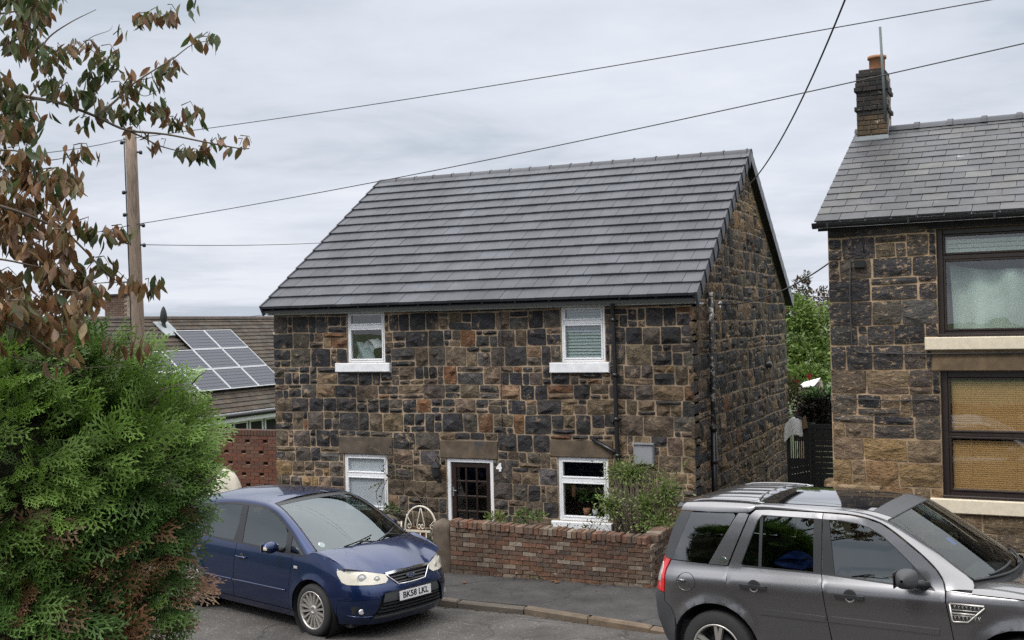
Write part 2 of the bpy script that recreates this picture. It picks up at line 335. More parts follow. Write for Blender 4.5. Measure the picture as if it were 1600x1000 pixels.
# ------------------------------------------------------------------ terrain, road, pavement, kerb
def sst(a, b, x):
    t = min(1, max(0, (x - a) / (b - a))); return t * t * (3 - 2 * t)
KX = [-60, -14, -12, -10, -8, -7.4, -6.02, -5.06, -4.08, 0, 6, 20, 60]; KY = [26, 15.7, 15.35, 14.85, 14.42, 14.32, 14.29, 14.09, 13.87, 13.0, 11.7, 8.7, 1]
def yk(x): return float(np.interp(x, KX, KY))
def road_z(x, y):
    pl = float(np.interp(x, [-12, -8.8, -6.3, -2.4, 0.3, 5, 30], [.2, .2, .22, .40, .50, .62, 1.2]))
    return pl * sst(0.0, 1.25, yk(x) - y)
BANK_Y = 5.45
def ground_z(x, y):
    if y < BANK_Y - .2: return 1.9
    if y < yk(x): return road_z(x, y) - .12
    z = 0.0
    if y > 15.85: z = -.02
    z -= 1.0 * sst(13.5, 18, -x) * sst(18.5, 28, y)
    z += .35 * sst(21, 30, y) * sst(-6, -4, x)
    return z
gx = [-400, -200, -100, -60, -40, -30] + [-24 + i for i in range(48)] + [30, 40, 60, 100, 200, 400]
gy = [-300, -100, -40, -15, -5, 0, 4, BANK_Y - .21, BANK_Y - .19] + [6 + .5 * i for i in range(28)] + [20 + i for i in range(14)] + [38, 46, 60, 90, 150, 300, 700]
g = MB(); g.add([(x, y, ground_z(x, y)) for x in gx for y in gy], [(i * len(gy) + j, (i + 1) * len(gy) + j, (i + 1) * len(gy) + j + 1, i * len(gy) + j + 1) for i in range(len(gx) - 1) for j in range(len(gy) - 1)], smooth=True)
g.build('ground', M['grass'], kind='structure')
r = MB(); nx = 180
xs = [-40 + 70 * i / nx for i in range(nx + 1)]
ds = [0, .1, .2, .35, .5, .7, .9, 1.1, 1.3, 1.8, 2.6, 3.6, 5, 7, 9.5]
r.add([(x, yk(x) - .12 - d if yk(x) - .12 - d > BANK_Y + .1 else BANK_Y + .1, road_z(x, yk(x) - .12 - d)) for x in xs for d in ds],
      [(i * len(ds) + j + 1, (i + 1) * len(ds) + j + 1, (i + 1) * len(ds) + j, i * len(ds) + j) for i in range(nx) for j in range(len(ds) - 1)], smooth=True)
r.build('road', M['asphalt'], kind='structure')
p = MB()
p.add([(x, yk(x) + (19.0 - yk(x)) * t if x > -4.5 or t < .99 else 15.95, .10 + .015 * t) for x in xs for t in (0, .3, .6, 1)],
      [(i * 4 + j, (i + 1) * 4 + j, (i + 1) * 4 + j + 1, i * 4 + j + 1) for i in range(nx) for j in range(3)], smooth=True)
p.build('pavement', M['pavement'], kind='structure')
# kerb: one long stone after another
kerb = thing('kerb', 'worn sandstone kerb stones between the dark pavement and the road', 'kerb', (-6, yk(-6), 0))
kerb['kind'] = 'structure'; del kerb['category']; del kerb['label']
s_ = -13.0; k = 0
while s_ < 9:
    ln = rnd.uniform(.88, 1.05); x0, x1 = s_ + .006, s_ + ln - .006
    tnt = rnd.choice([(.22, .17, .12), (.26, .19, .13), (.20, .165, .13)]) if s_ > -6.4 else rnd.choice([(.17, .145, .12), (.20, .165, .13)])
    a0 = V(x0, yk(x0) - .135, -.1); a1 = V(x1, yk(x1) - .135, -.1); h = .205 + rnd.uniform(-.008, .008)
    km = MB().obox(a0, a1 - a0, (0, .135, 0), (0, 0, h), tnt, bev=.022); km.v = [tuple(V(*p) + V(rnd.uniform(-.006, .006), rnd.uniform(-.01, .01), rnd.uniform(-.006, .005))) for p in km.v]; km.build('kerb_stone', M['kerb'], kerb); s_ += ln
# garden bank retaining wall on the near side, bottom left
gw = thing('retaining_wall', 'low reddish stone garden wall under the big conifer at the bottom left', 'wall', (-5, BANK_Y, .2))
MB().box((-16, BANK_Y - .3, -.1), (8, BANK_Y - .02, 1.92)).build('wall_core', M['mortar'], gw)
lst = []
x = -8.4
for row in range(6):
    x = -8.6 + rnd.uniform(0, .2)
    while x < -1:
        w = rnd.uniform(.25, .5); c = rnd.choice([(.20, .11, .07), (.17, .12, .09), (.22, .15, .10)])
        lst.append(MB().obox((x, BANK_Y - .1, .5 + row * .26), (w - .02, 0, 0), (0, 0, .24), (0, .12, 0), c, bev=.02)); x += w
x = -8.6
while x < -1:
    w = rnd.uniform(.35, .6); lst.append(MB().obox((x, BANK_Y - .38, 1.93), (w - .02, 0, 0), (0, .44, 0), (0, 0, .12), (.23, .13, .08), bev=.02)); x += w
pieces(lst, 'stone', M['stone'], gw, 80, 'hidden_stones')

# ------------------------------------------------------------------ stone walling
PAL = dict(dark=(.068, .063, .064), coal=(.042, .042, .048), grey=(.135, .112, .092), brown=(.20, .145, .098), tan=(.30, .205, .120), rust=(.26, .125, .060), gold=(.36, .225, .10), ash=(.13, .12, .112))
def pick(w, R):
    t = R.uniform(0, sum(w.values()))
    for k, q in w.items():
        t -= q
        if t <= 0: break
    c = PAL[k]; f = R.uniform(.82, 1.2); return tuple(a * f * R.uniform(.95, 1.05) for a in c)
def layout(u0, u1, v0, v1, holes, cu, cv, sizes, R):
    """random snecked rubble: rectangles on an uneven grid, never crossing a hole"""
    def brk(a, b, cuts, c):
        cuts = sorted(set([a, b] + [q for q in cuts if a < q < b])); o = [a]
        for s0, s1 in zip(cuts, cuts[1:]):
            if s1 - s0 < .03: o[-1] = s1 if len(o) > 1 else o[-1]; continue
            n = max(1, round((s1 - s0) / c))
            o += [s0 + (s1 - s0) * (i + 1) / n + (R.uniform(-.12, .12) * c if i < n - 1 else 0) for i in range(n)]
        return o
    us = brk(u0, u1, [q for h in holes for q in h[:2]], cu); vs = brk(v0, v1, [q for h in holes for q in h[2:]], cv)
    nu, nv = len(us) - 1, len(vs) - 1; occ = [[False] * nv for _ in range(nu)]
    for i in range(nu):
        for j in range(nv):
            a, b = (us[i] + us[i + 1]) / 2, (vs[j] + vs[j + 1]) / 2
            if any(h[0] < a < h[1] and h[2] < b < h[3] for h in holes): occ[i][j] = True
    res = []
    for j in range(nv):
        for i in range(nu):
            if occ[i][j]: continue
            w, h = R.choices([s[0] for s in sizes], [s[1] for s in sizes])[0]
            def fits(w, h):
                return i + w <= nu and j + h <= nv and not any(occ[a][b] for a in range(i, i + w) for b in range(j, j + h))
            while not fits(w, h):
                if w > 1 and (h <= 1 or not fits(w, 1)): w -= 1
                elif h > 1: h -= 1
                else: break
            if w == 1 and h <= 2 and fits(2, h): w = 2
            for a in range(i, i + w):
                for b in range(j, j + h): occ[a][b] = True
            res.append((us[i], us[i + w], vs[j], vs[j + h]))
    return res
def layout2(u0, u1, v0, v1, holes, hr, wr, split, R):
    """uneven bands of stones; each band is cut into stones, some of them stacks of two or three smaller ones"""
    res = []; v = v0
    while v < v1 - .02:
        h = R.uniform(*hr)
        if v + h > v1 - .12: h = v1 - v
        cuts = sorted(set([u0, u1] + [q for g_ in holes if g_[3] > v and g_[2] < v + h for q in g_[:2] if u0 < q < u1])); xs = []
        for a, b in zip(cuts, cuts[1:]):
            x = a
            while x < b - .01:
                w = R.uniform(*wr) * (R.choice((1, 1, 1, .6)))
                if x + w > b - wr[0] * .5: w = b - x
                if w > wr[1] * 1.15: w = w / 2
                xs.append((x, x + w)); x += w
        for a, b in xs:
            cm = (a + b) / 2; spans = [(v, v + h)]
            for g_ in holes:
                if g_[0] < cm < g_[1]:
                    ns = []
                    for c, d in spans:
                        if g_[3] <= c or g_[2] >= d: ns.append((c, d)); continue
                        if g_[2] > c: ns.append((c, g_[2]))
                        if g_[3] < d: ns.append((g_[3], d))
                    spans = ns
            for c, d in spans:
                if d - c < .05: continue
                hh = d - c; r_ = R.random()
                if hh > .2 and r_ < split:
                    k = R.choice((.33, .4, .6, .67)); m_ = c + hh * k + R.uniform(-.02, .02); parts = [(a, b, c, m_), (a, b, m_, d)]
                    o = []
                    for q in parts:
                        if q[1] - q[0] > .28 and R.random() < .5: w = q[0] + (q[1] - q[0]) * R.uniform(.3, .7); o += [(q[0], w, q[2], q[3]), (w, q[1], q[2], q[3])]
                        else: o.append(q)
                    res += o
                elif hh > .26 and r_ < split + .12 and b - a > .3:
                    w = a + (b - a) * R.choice((.25, .3, .7, .75)); sm, bg = ((a, w), (w, b)) if w - a < b - w else ((w, b), (a, w)); m_ = c + hh * R.uniform(.4, .6)
                    res += [(bg[0], bg[1], c, d), (sm[0], sm[1], c, m_), (sm[0], sm[1], m_, d)]
                else: res.append((a, b, c, d))
        v += h
    return res
def stone(O, U, Vv, Nn, r, tint, R, proud=.035, rough=.022, joint=.010, seat=.05):
    """one rock-faced block: a coarse uneven face, arrises worn, sides running back into the bed"""
    u0, u1, v0, v1 = r; u0 += joint; u1 -= joint; v0 += joint; v1 -= joint
    if u1 - u0 < .02 or v1 - v0 < .02: return None
    nu = 3 if u1 - u0 > .22 else 2; nv = 3 if v1 - v0 > .2 else 2
    jt = min(.010, (u1 - u0) * .06, (v1 - v0) * .06); vs = []
    cc = [R.uniform(-jt, jt) for _ in range(8)]
    for i in range(nu + 1):
        for j in range(nv + 1):
            a, b = i / nu, j / nv; ed = i in (0, nu) or j in (0, nv)
            u = u0 + (u1 - u0) * a; v = v0 + (v1 - v0) * b
            if i == 0: u += cc[0] * (1 - b) + cc[1] * b
            if i == nu: u += cc[2] * (1 - b) + cc[3] * b
            if j == 0: v += cc[4] * (1 - a) + cc[5] * a
            if j == nv: v += cc[6] * (1 - a) + cc[7] * a
            if not ed: u += R.uniform(-.25, .25) * (u1 - u0) / nu; v += R.uniform(-.25, .25) * (v1 - v0) / nv
            if i in (0, nu) and j in (0, nv):
                k_ = R.uniform(.0, .010); u += k_ * (1 if i == 0 else -1); v += k_ * (1 if j == 0 else -1)
            d = (.008 + R.uniform(0, .012)) if ed else proud + R.uniform(-rough, rough)
            v += .010 * math.sin(u * 2.3 + 1.1 * v0) ; vs.append(O + U * u + Vv * v + Nn * d)
    k = nv + 1; fs = []
    for i in range(nu):
        for j in range(nv):
            a, b, c, d = i * k + j, (i + 1) * k + j, (i + 1) * k + j + 1, i * k + j + 1
            if R.random() < .5: fs += [(a, b, c), (a, c, d)]
            else: fs += [(a, b, d), (b, c, d)]
    loop = [i * k for i in range(nu + 1)] + [nu * k + j for j in range(1, nv + 1)] + [i * k + nv for i in range(nu - 1, -1, -1)] + [j for j in range(nv - 1, 0, -1)]
    b0 = len(vs)
    for q in loop: vs.append(vs[q] - Nn * seat)
    n = len(loop)
    fs += [(loop[(i + 1) % n], loop[i], b0 + i, b0 + (i + 1) % n) for i in range(n)]
    if np.dot(np.cross(U, Vv), Nn) < 0: fs = [f[::-1] for f in fs]
    return MB().add(vs, fs, tint)
def slab_with_holes(mb, O, U, Vv, Nn, u0, u1, v0, v1, holes, th, top=None):
    us = sorted(set([u0, u1] + [q for h in holes for q in h[:2] if u0 < q < u1])); vs = sorted(set([v0, v1] + [q for h in holes for q in h[2:] if v0 < q < v1]))
    for a, b in zip(us, us[1:]):
        for c, d in zip(vs, vs[1:]):
            if any(h[0] <= (a + b) / 2 <= h[1] and h[2] <= (c + d) / 2 <= h[3] for h in holes): continue
            mb.add([O + U * a + Vv * c, O + U * b + Vv * c, O + U * b + Vv * d, O + U * a + Vv * d], [(0, 1, 2, 3)])
            mb.add([O + U * a + Vv * c - Nn * th, O + U * b + Vv * c - Nn * th, O + U * b + Vv * d - Nn * th, O + U * a + Vv * d - Nn * th], [(3, 2, 1, 0)])
    for h in holes + [(u0, u1, v0, v1)]:
        q = [O + U * h[0] + Vv * h[2], O + U * h[1] + Vv * h[2], O + U * h[1] + Vv * h[3], O + U * h[0] + Vv * h[3]]
        mb.add(q + [a - Nn * th for a in q], [(i, (i + 1) % 4, 4 + (i + 1) % 4, 4 + i) for i in range(4)])

def window_unit(parent, O, U, Vv, Nn, h, setback, fw, mframe, mglass, transom=None, name='window', depth=.07, backing=None, vmul=None, fw2=None, cas=True, transom_h=.06):
    """frame, glazing bars, panes; h = (u0,u1,v0,v1) in the wall plane"""
    u0, u1, v0, v1 = h; B = O - Nn * setback
    w = MB()
    def bar(a, b, c, d, g=depth, back=0): w.obox(B + U * a + Vv * c - Nn * (depth + back), U * (b - a), Vv * (d - c), Nn * g, bev=.006)
    bar(u0, u0 + fw, v0, v1); bar(u1 - fw, u1, v0, v1); bar(u0 + fw + .001, u1 - fw - .001, v0, v0 + fw); bar(u0 + fw + .001, u1 - fw - .001, v1 - fw, v1)
    cells = [(u0 + fw, u1 - fw, v0 + fw, v1 - fw)]
    if transom:
        tz = v0 + (v1 - v0) * transom; bar(u0 + fw + .001, u1 - fw - .001, tz - transom_h / 2, tz + transom_h / 2)
        cells = [(u0 + fw, u1 - fw, v0 + fw, tz - transom_h / 2), (u0 + fw, u1 - fw, tz + transom_h / 2, v1 - fw)]
    fr = w.build(name, mframe, parent)
    for ci, c in enumerate(cells):
        a, b, e, d = c
        if cas:
            s2 = MB(); k = .03
            for q in ((a + .002, a + k, e + .002, d - .002), (b - k, b - .002, e + .002, d - .002), (a + k + .001, b - k - .001, e + .002, e + k), (a + k + .001, b - k - .001, d - k, d - .002)):
                s2.obox(B + U * q[0] + Vv * q[2] - Nn * (depth - .012), U * (q[1] - q[0]), Vv * (q[3] - q[2]), Nn * (depth - .002), bev=.006)
            s2.build('sash', mframe, fr); a += k; b -= k; e += k; d -= k
        MB().obox(B + U * (a - .005) + Vv * (e - .005) - Nn * .035, U * (b - a + .01), Vv * (d - e + .01), Nn * .006).build('pane', mglass, fr)
        if backing and backing[ci] is not None:
            backing[ci](fr, B, a, b, e, d)
    return fr
EX, EY, EZ = V(1, 0, 0), V(0, 1, 0), V(0, 0, 1)

# ------------------------------------------------------------------ the stone cottage
FY, BY, LX, RX = 17.7, 26.3, -12.62, -4.54
EAVE, RIDGE_Y, RIDGE_Z = 4.40, 22.0, 7.30
def F(x, y): q = onY(x, y, FY); return q[0], q[2]
def FR(x0, y0, x1, y1):
    xm = (x0 + x1) / 2; ym = (y0 + y1) / 2
    return (F(x0, ym)[0], F(x1, ym)[0], F(xm, y1)[1], F(xm, y0)[1])
house = thing('stone_cottage', 'dark stone cottage with grey tiled roof and white windows behind the brick wall', 'house', ((LX + RX) / 2, FY, 0))
w1 = FR(542, 484, 601, 567); w2 = FR(876, 472, 945, 566); w3 = FR(538, 710, 606, 812); dr = FR(699, 717, 772, 880); w4 = FR(872, 715, 951, 815)
w1 = (*w1[:3], 4.305); w2 = (*w2[:3], 4.305); dr = (dr[0], dr[1], -.1, dr[3]); w3 = (w3[0], w3[1], w4[2], w3[3])
holes = [w1, w2, w3, dr, w4]
l3 = FR(530, 682, 614, 708); l0 = FR(688, 688, 778, 716); l4 = FR(860, 687, 958, 715)
l3 = (l3[0], l3[1], w3[3], l3[3]); l0 = (l0[0], l0[1], dr[3], l0[3]); l4 = (l4[0], l4[1], w4[3], l4[3])
s1 = FR(527, 569, 612, 583); s2 = FR(861, 566, 954, 582); s4 = FR(864, 815, 958, 829)
s1 = (s1[0], s1[1], w1[2] - .165, w1[2]); s2 = (s2[0], s2[1], w2[2] - .175, w2[2]); s4 = (s4[0], s4[1], w4[2] - .15, w4[2])
OF = V(0, FY, 0)
front = MB(); slab_with_holes(front, OF, EX, EZ, -EY, LX, RX, -.3, EAVE, holes, .35)
wall_f = front.build('front_wall', M['mortar'], house)
R = random.Random(11)
SIZ = [((2, 1), 2), ((3, 1), 3), ((4, 1), 3), ((3, 2), 6), ((4, 2), 8), ((5, 2), 5), ((2, 2), 3), ((3, 3), 7), ((4, 3), 6), ((5, 3), 3), ((2, 3), 2), ((1, 2), 1), ((4, 4), 1)]
rects = layout2(LX - .02, RX + .02, -.15, EAVE - .01, holes + [l3, l0, l4, s1, s2, s4], (.24, .37), (.26, .52), .42, R)
st = []
for q in rects:
    u, v = (q[0] + q[1]) / 2, (q[2] + q[3]) / 2
    if v < 1.9: wt = dict(dark=2, grey=5, brown=5, tan=1.2, coal=.5, ash=2, rust=.5)
    else: wt = dict(coal=5.5, dark=5.5, grey=2.6, brown=2.6, tan=1.3, rust=.5, ash=.8)
    if u > -6.4 and v < 3.4: wt = dict(dark=2.5, grey=2, brown=4, tan=3, rust=1.2, gold=.8)
    if u > -6.4 and v < 1.9: wt = dict(brown=4, tan=5, grey=1)
    if u < -11.4 and v < 1.6: wt = dict(dark=2, brown=4, gold=2, grey=3)
    m_ = stone(OF, EX, EZ, -EY, q, pick(wt, R), R, proud=.045, rough=.034, joint=.0125)
    if m_: st.append(m_)
# gable wall facing the side passage
SL = (RIDGE_Z - 4.42) / (RIDGE_Y - 17.46)
def roof_z(y): return RIDGE_Z - abs(y - RIDGE_Y) * SL
gb = MB(); OG = V(RX, 0, 0)
top = roof_z(FY) - .12
poly = [V(RX, FY + .001, -.3), V(RX, BY, -.3), V(RX, BY, top), V(RX, RIDGE_Y, RIDGE_Z - .12), V(RX, FY + .001, top)]
gb.prism(poly, (-.35, 0, 0)); wall_g = gb.build('gable_wall', M['mortar'], house)
R = random.Random(5)
rects = layout2(FY - .03, BY + .02, -.15, 7.1, [], (.20, .44), (.15, .50), .62, R)
sg = []
for q in rects:
    y0, y1, v0, v1 = q
    lim = min(roof_z(y0), roof_z(y1)) - .16
    if v0 + .09 > lim: continue
    q = (y0, y1, v0, min(v1, lim))
    u, v = (y0 + y1) / 2, (v0 + v1) / 2
    if v > 5.6 or (v > 3.6 and u < 19.2): wt = dict(tan=5, brown=5, dark=2, gold=.6)
    elif v < 1.6: wt = dict(brown=5, grey=4, tan=2, dark=2)
    else: wt = dict(dark=6, coal=5, brown=4.5, tan=3.2, grey=2, rust=.4)
    m_ = stone(OG, EY, EZ, EX, q, pick(wt, R), R, proud=.04, rough=.028, joint=.015)
    if m_: sg.append(m_)
def vis_front(m):   # what the near shrubs, cars and conifer hide
    q = px(m.v[0]); return 1 if q[1] < 800 and q[0] > 430 else .1
al = [(pxarea(m) * vis_front(m), m, 0) for m in st] + [(pxarea(m) * .6, m, 1) for m in sg]
al.sort(key=lambda a: -a[0]); rest = [MB(), MB()]
for i, (a, m, w) in enumerate(al):
    if i < 300 and a > 0: m.build('stone', M['stone'], (wall_f, wall_g)[w])
    else: rest[w].join(m)
rest[0].build('small_stones', M['stone'], wall_f, kind='stuff'); rest[1].build('small_stones', M['stone'], wall_g, kind='stuff')
for q, c in ((l3, (.16, .125, .092)), (l0, (.19, .14, .095)), (l4, (.20, .145, .095))):
    MB().obox(OF + EX * q[0] + EZ * (q[2] + .004) + EY * .05, EX * (q[1] - q[0]), EZ * (q[3] - q[2] - .012), -EY * .075, c, bev=.01).build('lintel', M['lintel'], wall_f)
for q in (s1, s2, s4):
    MB().obox(OF + EX * q[0] + EZ * (q[2]) + EY * .16, EX * (q[1] - q[0]), EZ * (q[3] - q[2] - .002), -EY * .245, bev=.012).build('window_sill', M['sill_white'], wall_f)
bk = MB().box((LX, BY - .35, -1), (RX - .36, BY, EAVE)); bk.build('rear_wall', M['mortar'], house)
lw = MB().prism([V(LX, FY + .36, -1), V(LX, BY - .36, -1), V(LX, BY - .36, roof_z(BY) - .12), V(LX, RIDGE_Y, RIDGE_Z - .14), V(LX, FY + .36, top)], (.35, 0, 0)); lw.build('far_gable_wall', M['mortar'], house)
# rooms behind the windows
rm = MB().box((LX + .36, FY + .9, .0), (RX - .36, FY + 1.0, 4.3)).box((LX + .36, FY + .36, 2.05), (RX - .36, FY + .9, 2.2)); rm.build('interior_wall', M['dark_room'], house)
def slats(fr, B, a, b, e, d):
    m = MB(); n = int((d - e) / .05)
    for i in range(n): m.obox(B + EX * a + EZ * (e + (d - e) * i / n) + EY * .06, EX * (b - a), V(0, .012, .042), V(0, .002, 0))
    m.build('venetian_blind', M['blind'], fr)
def clothes(fr, B, a, b, e, d):
    m = MB(); R2 = random.Random(3)
    m.grid(lambda s, t: B + EX * (a + (b - a) * (.02 + .6 * s)) + EZ * (e + (d - e) * (.0 + .62 * t * (1 - .3 * s))) + EY * (.16 + .05 * sin(9 * s + 4 * t)), 8, 8); m.build('pale_curtain', M['blind'], fr)
    m = MB(); m.grid(lambda s, t: B + EX * (a + (b - a) * (.25 + .4 * s + .2 * t)) + EZ * (e + (d - e) * (.35 + .3 * s * (1 - s) * 4 + .05 * t)) + EY * (.12 + .1 * t), 8, 3); m.build('white_cloth', M['upvc'], fr)
def plantpot(fr, B, a, b, e, d):
    m = MB(); m.lathe(B + EX * (a + .36) + EZ * e + EY * .14, EZ, [(.001, 0), (.05, 0), (.065, .12), (.05, .12)], 12); m.build('flower_pot', M['terracotta'], fr)
    m = MB(); R2 = random.Random(8)
    for i in range(26):
        c = B + EX * (a + .36 + R2.uniform(-.13, .13)) + EZ * (e + .2 + R2.uniform(0, .25)) + EY * (.14 + R2.uniform(-.06, .06)); q = unit([R2.uniform(-1, 1), R2.uniform(-.4, .4), R2.uniform(-.3, .6)]) * .07; s_ = unit(np.cross(q, V(0, 1, .2))) * .03
        m.add([c, c + q * .5 + s_, c + q, c + q * .5 - s_], [(0, 1, 2, 3)], (.08, .2, .03))
    m.build('leaves', M['leaf'], fr, kind='stuff')
    m = MB(); m.lathe(B + EX * (a + .13) + EZ * (e + .3) + EY * .15, EZ, [(.001, 0), (.035, 0), (.04, .2), (.02, .25), (.02, .3), (.001, .3)], 10, (1, 1, 1)); m.build('bottle', M['terracotta'], fr)
    m = MB(); m.lathe(B + EX * (a + .52) + EZ * e + EY * .12, EZ, [(.001, 0), (.04, 0), (.05, .1), (.001, .12)], 10); m.build('pale_mug', M['upvc'], fr)
def rblind(fr, B, a, b, e, d): MB().obox(B + EX * a + EZ * e + EY * .05, EX * (b - a), EZ * (d - e), EY * .004).build('roller_blind', M['frost'], fr)
window_unit(wall_f, OF, EX, EZ, -EY, w1, .03, .045, M['upvc'], M['glass'], .70, backing=[clothes, None])
window_unit(wall_f, OF, EX, EZ, -EY, w2, .03, .045, M['upvc'], M['glass'], .70, backing=[slats, slats])
window_unit(wall_f, OF, EX, EZ, -EY, w3, .03, .05, M['upvc'], M['glass'], .63, backing=[rblind, rblind])
window_unit(wall_f, OF, EX, EZ, -EY, w4, .03, .055, M['upvc'], M['glass'], .64, backing=[plantpot, None])
# door
d = MB(); fw = .07
for q in ((dr[0], dr[0] + fw, dr[2], dr[3]), (dr[1] - fw, dr[1], dr[2], dr[3]), (dr[0] + fw + .001, dr[1] - fw - .001, dr[3] - fw, dr[3])):
    d.obox(OF + EX * q[0] + EZ * q[2] + EY * .12, EX * (q[1] - q[0]), EZ * (q[3] - q[2]), -EY * .1, bev=.008)
door = d.build('door_frame', M['upvc'], wall_f)
a, b, e, t = dr[0] + fw + .006, dr[1] - fw - .006, dr[2] + .02, dr[3] - fw - .006
dl = MB(); cols, rows = 3, 5; stl = .085; gb_ = .035
pw = (b - a - 2 * stl - (cols - 1) * gb_) / cols; ph = (t - e - .3 - stl - (rows - 1) * gb_) / rows
def dbar(x0, x1, z0, z1, dd=.05): dl.obox(V(x0, FY + .1, z0), EX * (x1 - x0), EZ * (z1 - z0), -EY * dd, bev=.006)
dbar(a, a + stl, e, t); dbar(b - stl, b, e, t); dbar(a + stl + .001, b - stl - .001, t - stl, t); dbar(a + stl + .001, b - stl - .001, e, e + .3)
for c in range(1, cols): dbar(a + stl + c * pw + (c - 1) * gb_, a + stl + c * pw + c * gb_, e + .301, t - stl - .001, .04)
for r_ in range(1, rows): dbar(a + stl + .001, b - stl - .001, e + .3 + r_ * ph + (r_ - 1) * gb_, e + .3 + r_ * ph + r_ * gb_, .035)
dleaf = dl.build('front_door', M['door_wood'], wall_f)
for c in range(cols):
    for r_ in range(rows):
        x0 = a + stl + c * (pw + gb_); z0 = e + .3 + r_ * (ph + gb_)
        MB().box((x0 - .004, FY + .083, z0 - .004), (x0 + pw + .004, FY + .088, z0 + ph + .004)).build('pane', M['glass'], dleaf)
hd = MB().obox((a + .02, FY + .05, 1.0), (.03, 0, 0), (0, -.02, 0), (0, 0, .16)).tube([(a + .035, FY + .03, 1.1), (a + .035, FY - .01, 1.1), (a + .12, FY - .01, 1.1)], .009); hd.build('door_handle', M['steel'], dleaf)

# roof ------------------------------------------------------------------
roof = MB(); OVL, OVR = LX - .08, RX + .13
for sgn in (-1, 1):
    yb = RIDGE_Y + sgn * (RIDGE_Y - 17.46)
    a_ = [V(OVL, yb, 4.42 - .06), V(OVR, yb, 4.42 - .06), V(OVR, RIDGE_Y, RIDGE_Z - .06), V(OVL, RIDGE_Y, RIDGE_Z - .06)]
    roof.prism(a_ if sgn < 0 else a_[::-1], (0, 0, -.05))
roof_o = roof.build('roof', M['black_matt'], house)
sd_ = unit(V(0, RIDGE_Y - 17.42, RIDGE_Z - 4.40)); sn = unit(np.cross(EX, sd_)); slen = float(np.linalg.norm(V(0, RIDGE_Y - 17.42, RIDGE_Z - 4.40)))
NC = 15; ex = slen / NC; TW = .327; ntile = 25
E0 = V(0, 17.42, 4.40)
tm = MB(); tl = ex + .055
Ot = V(0, 0, 0); lo = sn * .050; hi = sn * .008
tm.hexa([Ot, Ot + EX * (TW - .006), Ot + EX * (TW - .006) + sd_ * tl, Ot + sd_ * tl, Ot + lo, Ot + lo + EX * (TW - .006), Ot + hi + EX * (TW - .006) + sd_ * tl, Ot + hi + sd_ * tl])
proto = None; total = OVR - OVL; cnt = 0; tiles = []; rest_t = MB()
hm = MB(); hw = TW / 2
for c in range(NC):
    x = OVL - (TW / 2 if c % 2 else 0)
    while x < OVR - .02:
        a_, b_ = max(x, OVL), min(x + TW, OVR)
        if b_ - a_ > .03: tiles.append((c, a_, b_))
        x += TW
full = [t_ for t_ in tiles if t_[2] - t_[1] > TW * .95]; part = [t_ for t_ in tiles if t_[2] - t_[1] <= TW * .95]
def tile_mb(c, a_, b_):
    m = MB(); o = E0 + sd_ * (ex * c) + EX * a_ + sn * rnd.uniform(-.002, .004); w_ = EX * (b_ - a_ - .006)
    return m.hexa([o, o + w_, o + w_ + sd_ * tl, o + sd_ * tl, o + lo, o + lo + w_, o + hi + w_ + sd_ * tl, o + hi + sd_ * tl])
full.sort(key=lambda t_: (t_[0]))
for i, (c, a_, b_) in enumerate(full[:280]):
    if proto is None:
        proto = tile_mb(c, a_, b_).build('roof_tile', M['tile'], roof_o); base = V(*ABS[proto.name]) - (E0 + sd_ * (ex * c) + EX * a_)
    else: copy_to(proto, tuple(E0 + sd_ * (ex * c) + EX * a_ + base + sn * rnd.uniform(-.002, .004)), roof_o)
for t_ in full[280:] + part: rest_t.join(tile_mb(*t_))
rest_t.build('upper_and_edge_tiles', M['tile'], roof_o, kind='stuff')
# back slope, unseen from the street
bs = MB()
for c in range(NC):
    o = V(0, 2 * RIDGE_Y - 17.42, 4.40) + V(0, -sd_[1], sd_[2]) * (ex * c); sb = V(0, -sd_[1], sd_[2]); nb = V(0, -sn[1], sn[2])
    bs.hexa([o + EX * OVL, o + EX * OVR, o + EX * OVR + sb * tl, o + EX * OVL + sb * tl, o + EX * OVL + nb * .034, o + EX * OVR + nb * .034, o + EX * OVR + sb * tl + nb * .01, o + EX * OVL + sb * tl + nb * .01])
bs.build('rear_tiles', M['tile'], roof_o, kind='stuff')
# ridge tiles with collars
x = OVL - .02; i = 0
while x < OVR:
    x1 = min(x + .46, OVR + .04); m = MB(); prof = []
    def rg(s, t, x=x, x1=x1):
        A = pi * (s * 1.0); return V(x + .004 + (x1 - x - .008) * t, RIDGE_Y - cos(A) * .125, RIDGE_Z - .055 + sin(A) * .10)
    m.grid(rg, 8, 1, flip=True); m.grid(lambda s, t: rg(s, .94 + .06 * t) + V(0, -cos(pi * s) * .012, sin(pi * s) * .014), 8, 1, flip=True)
    m.build('ridge_tile', M['tile'], roof_o); x += .46; i += 1
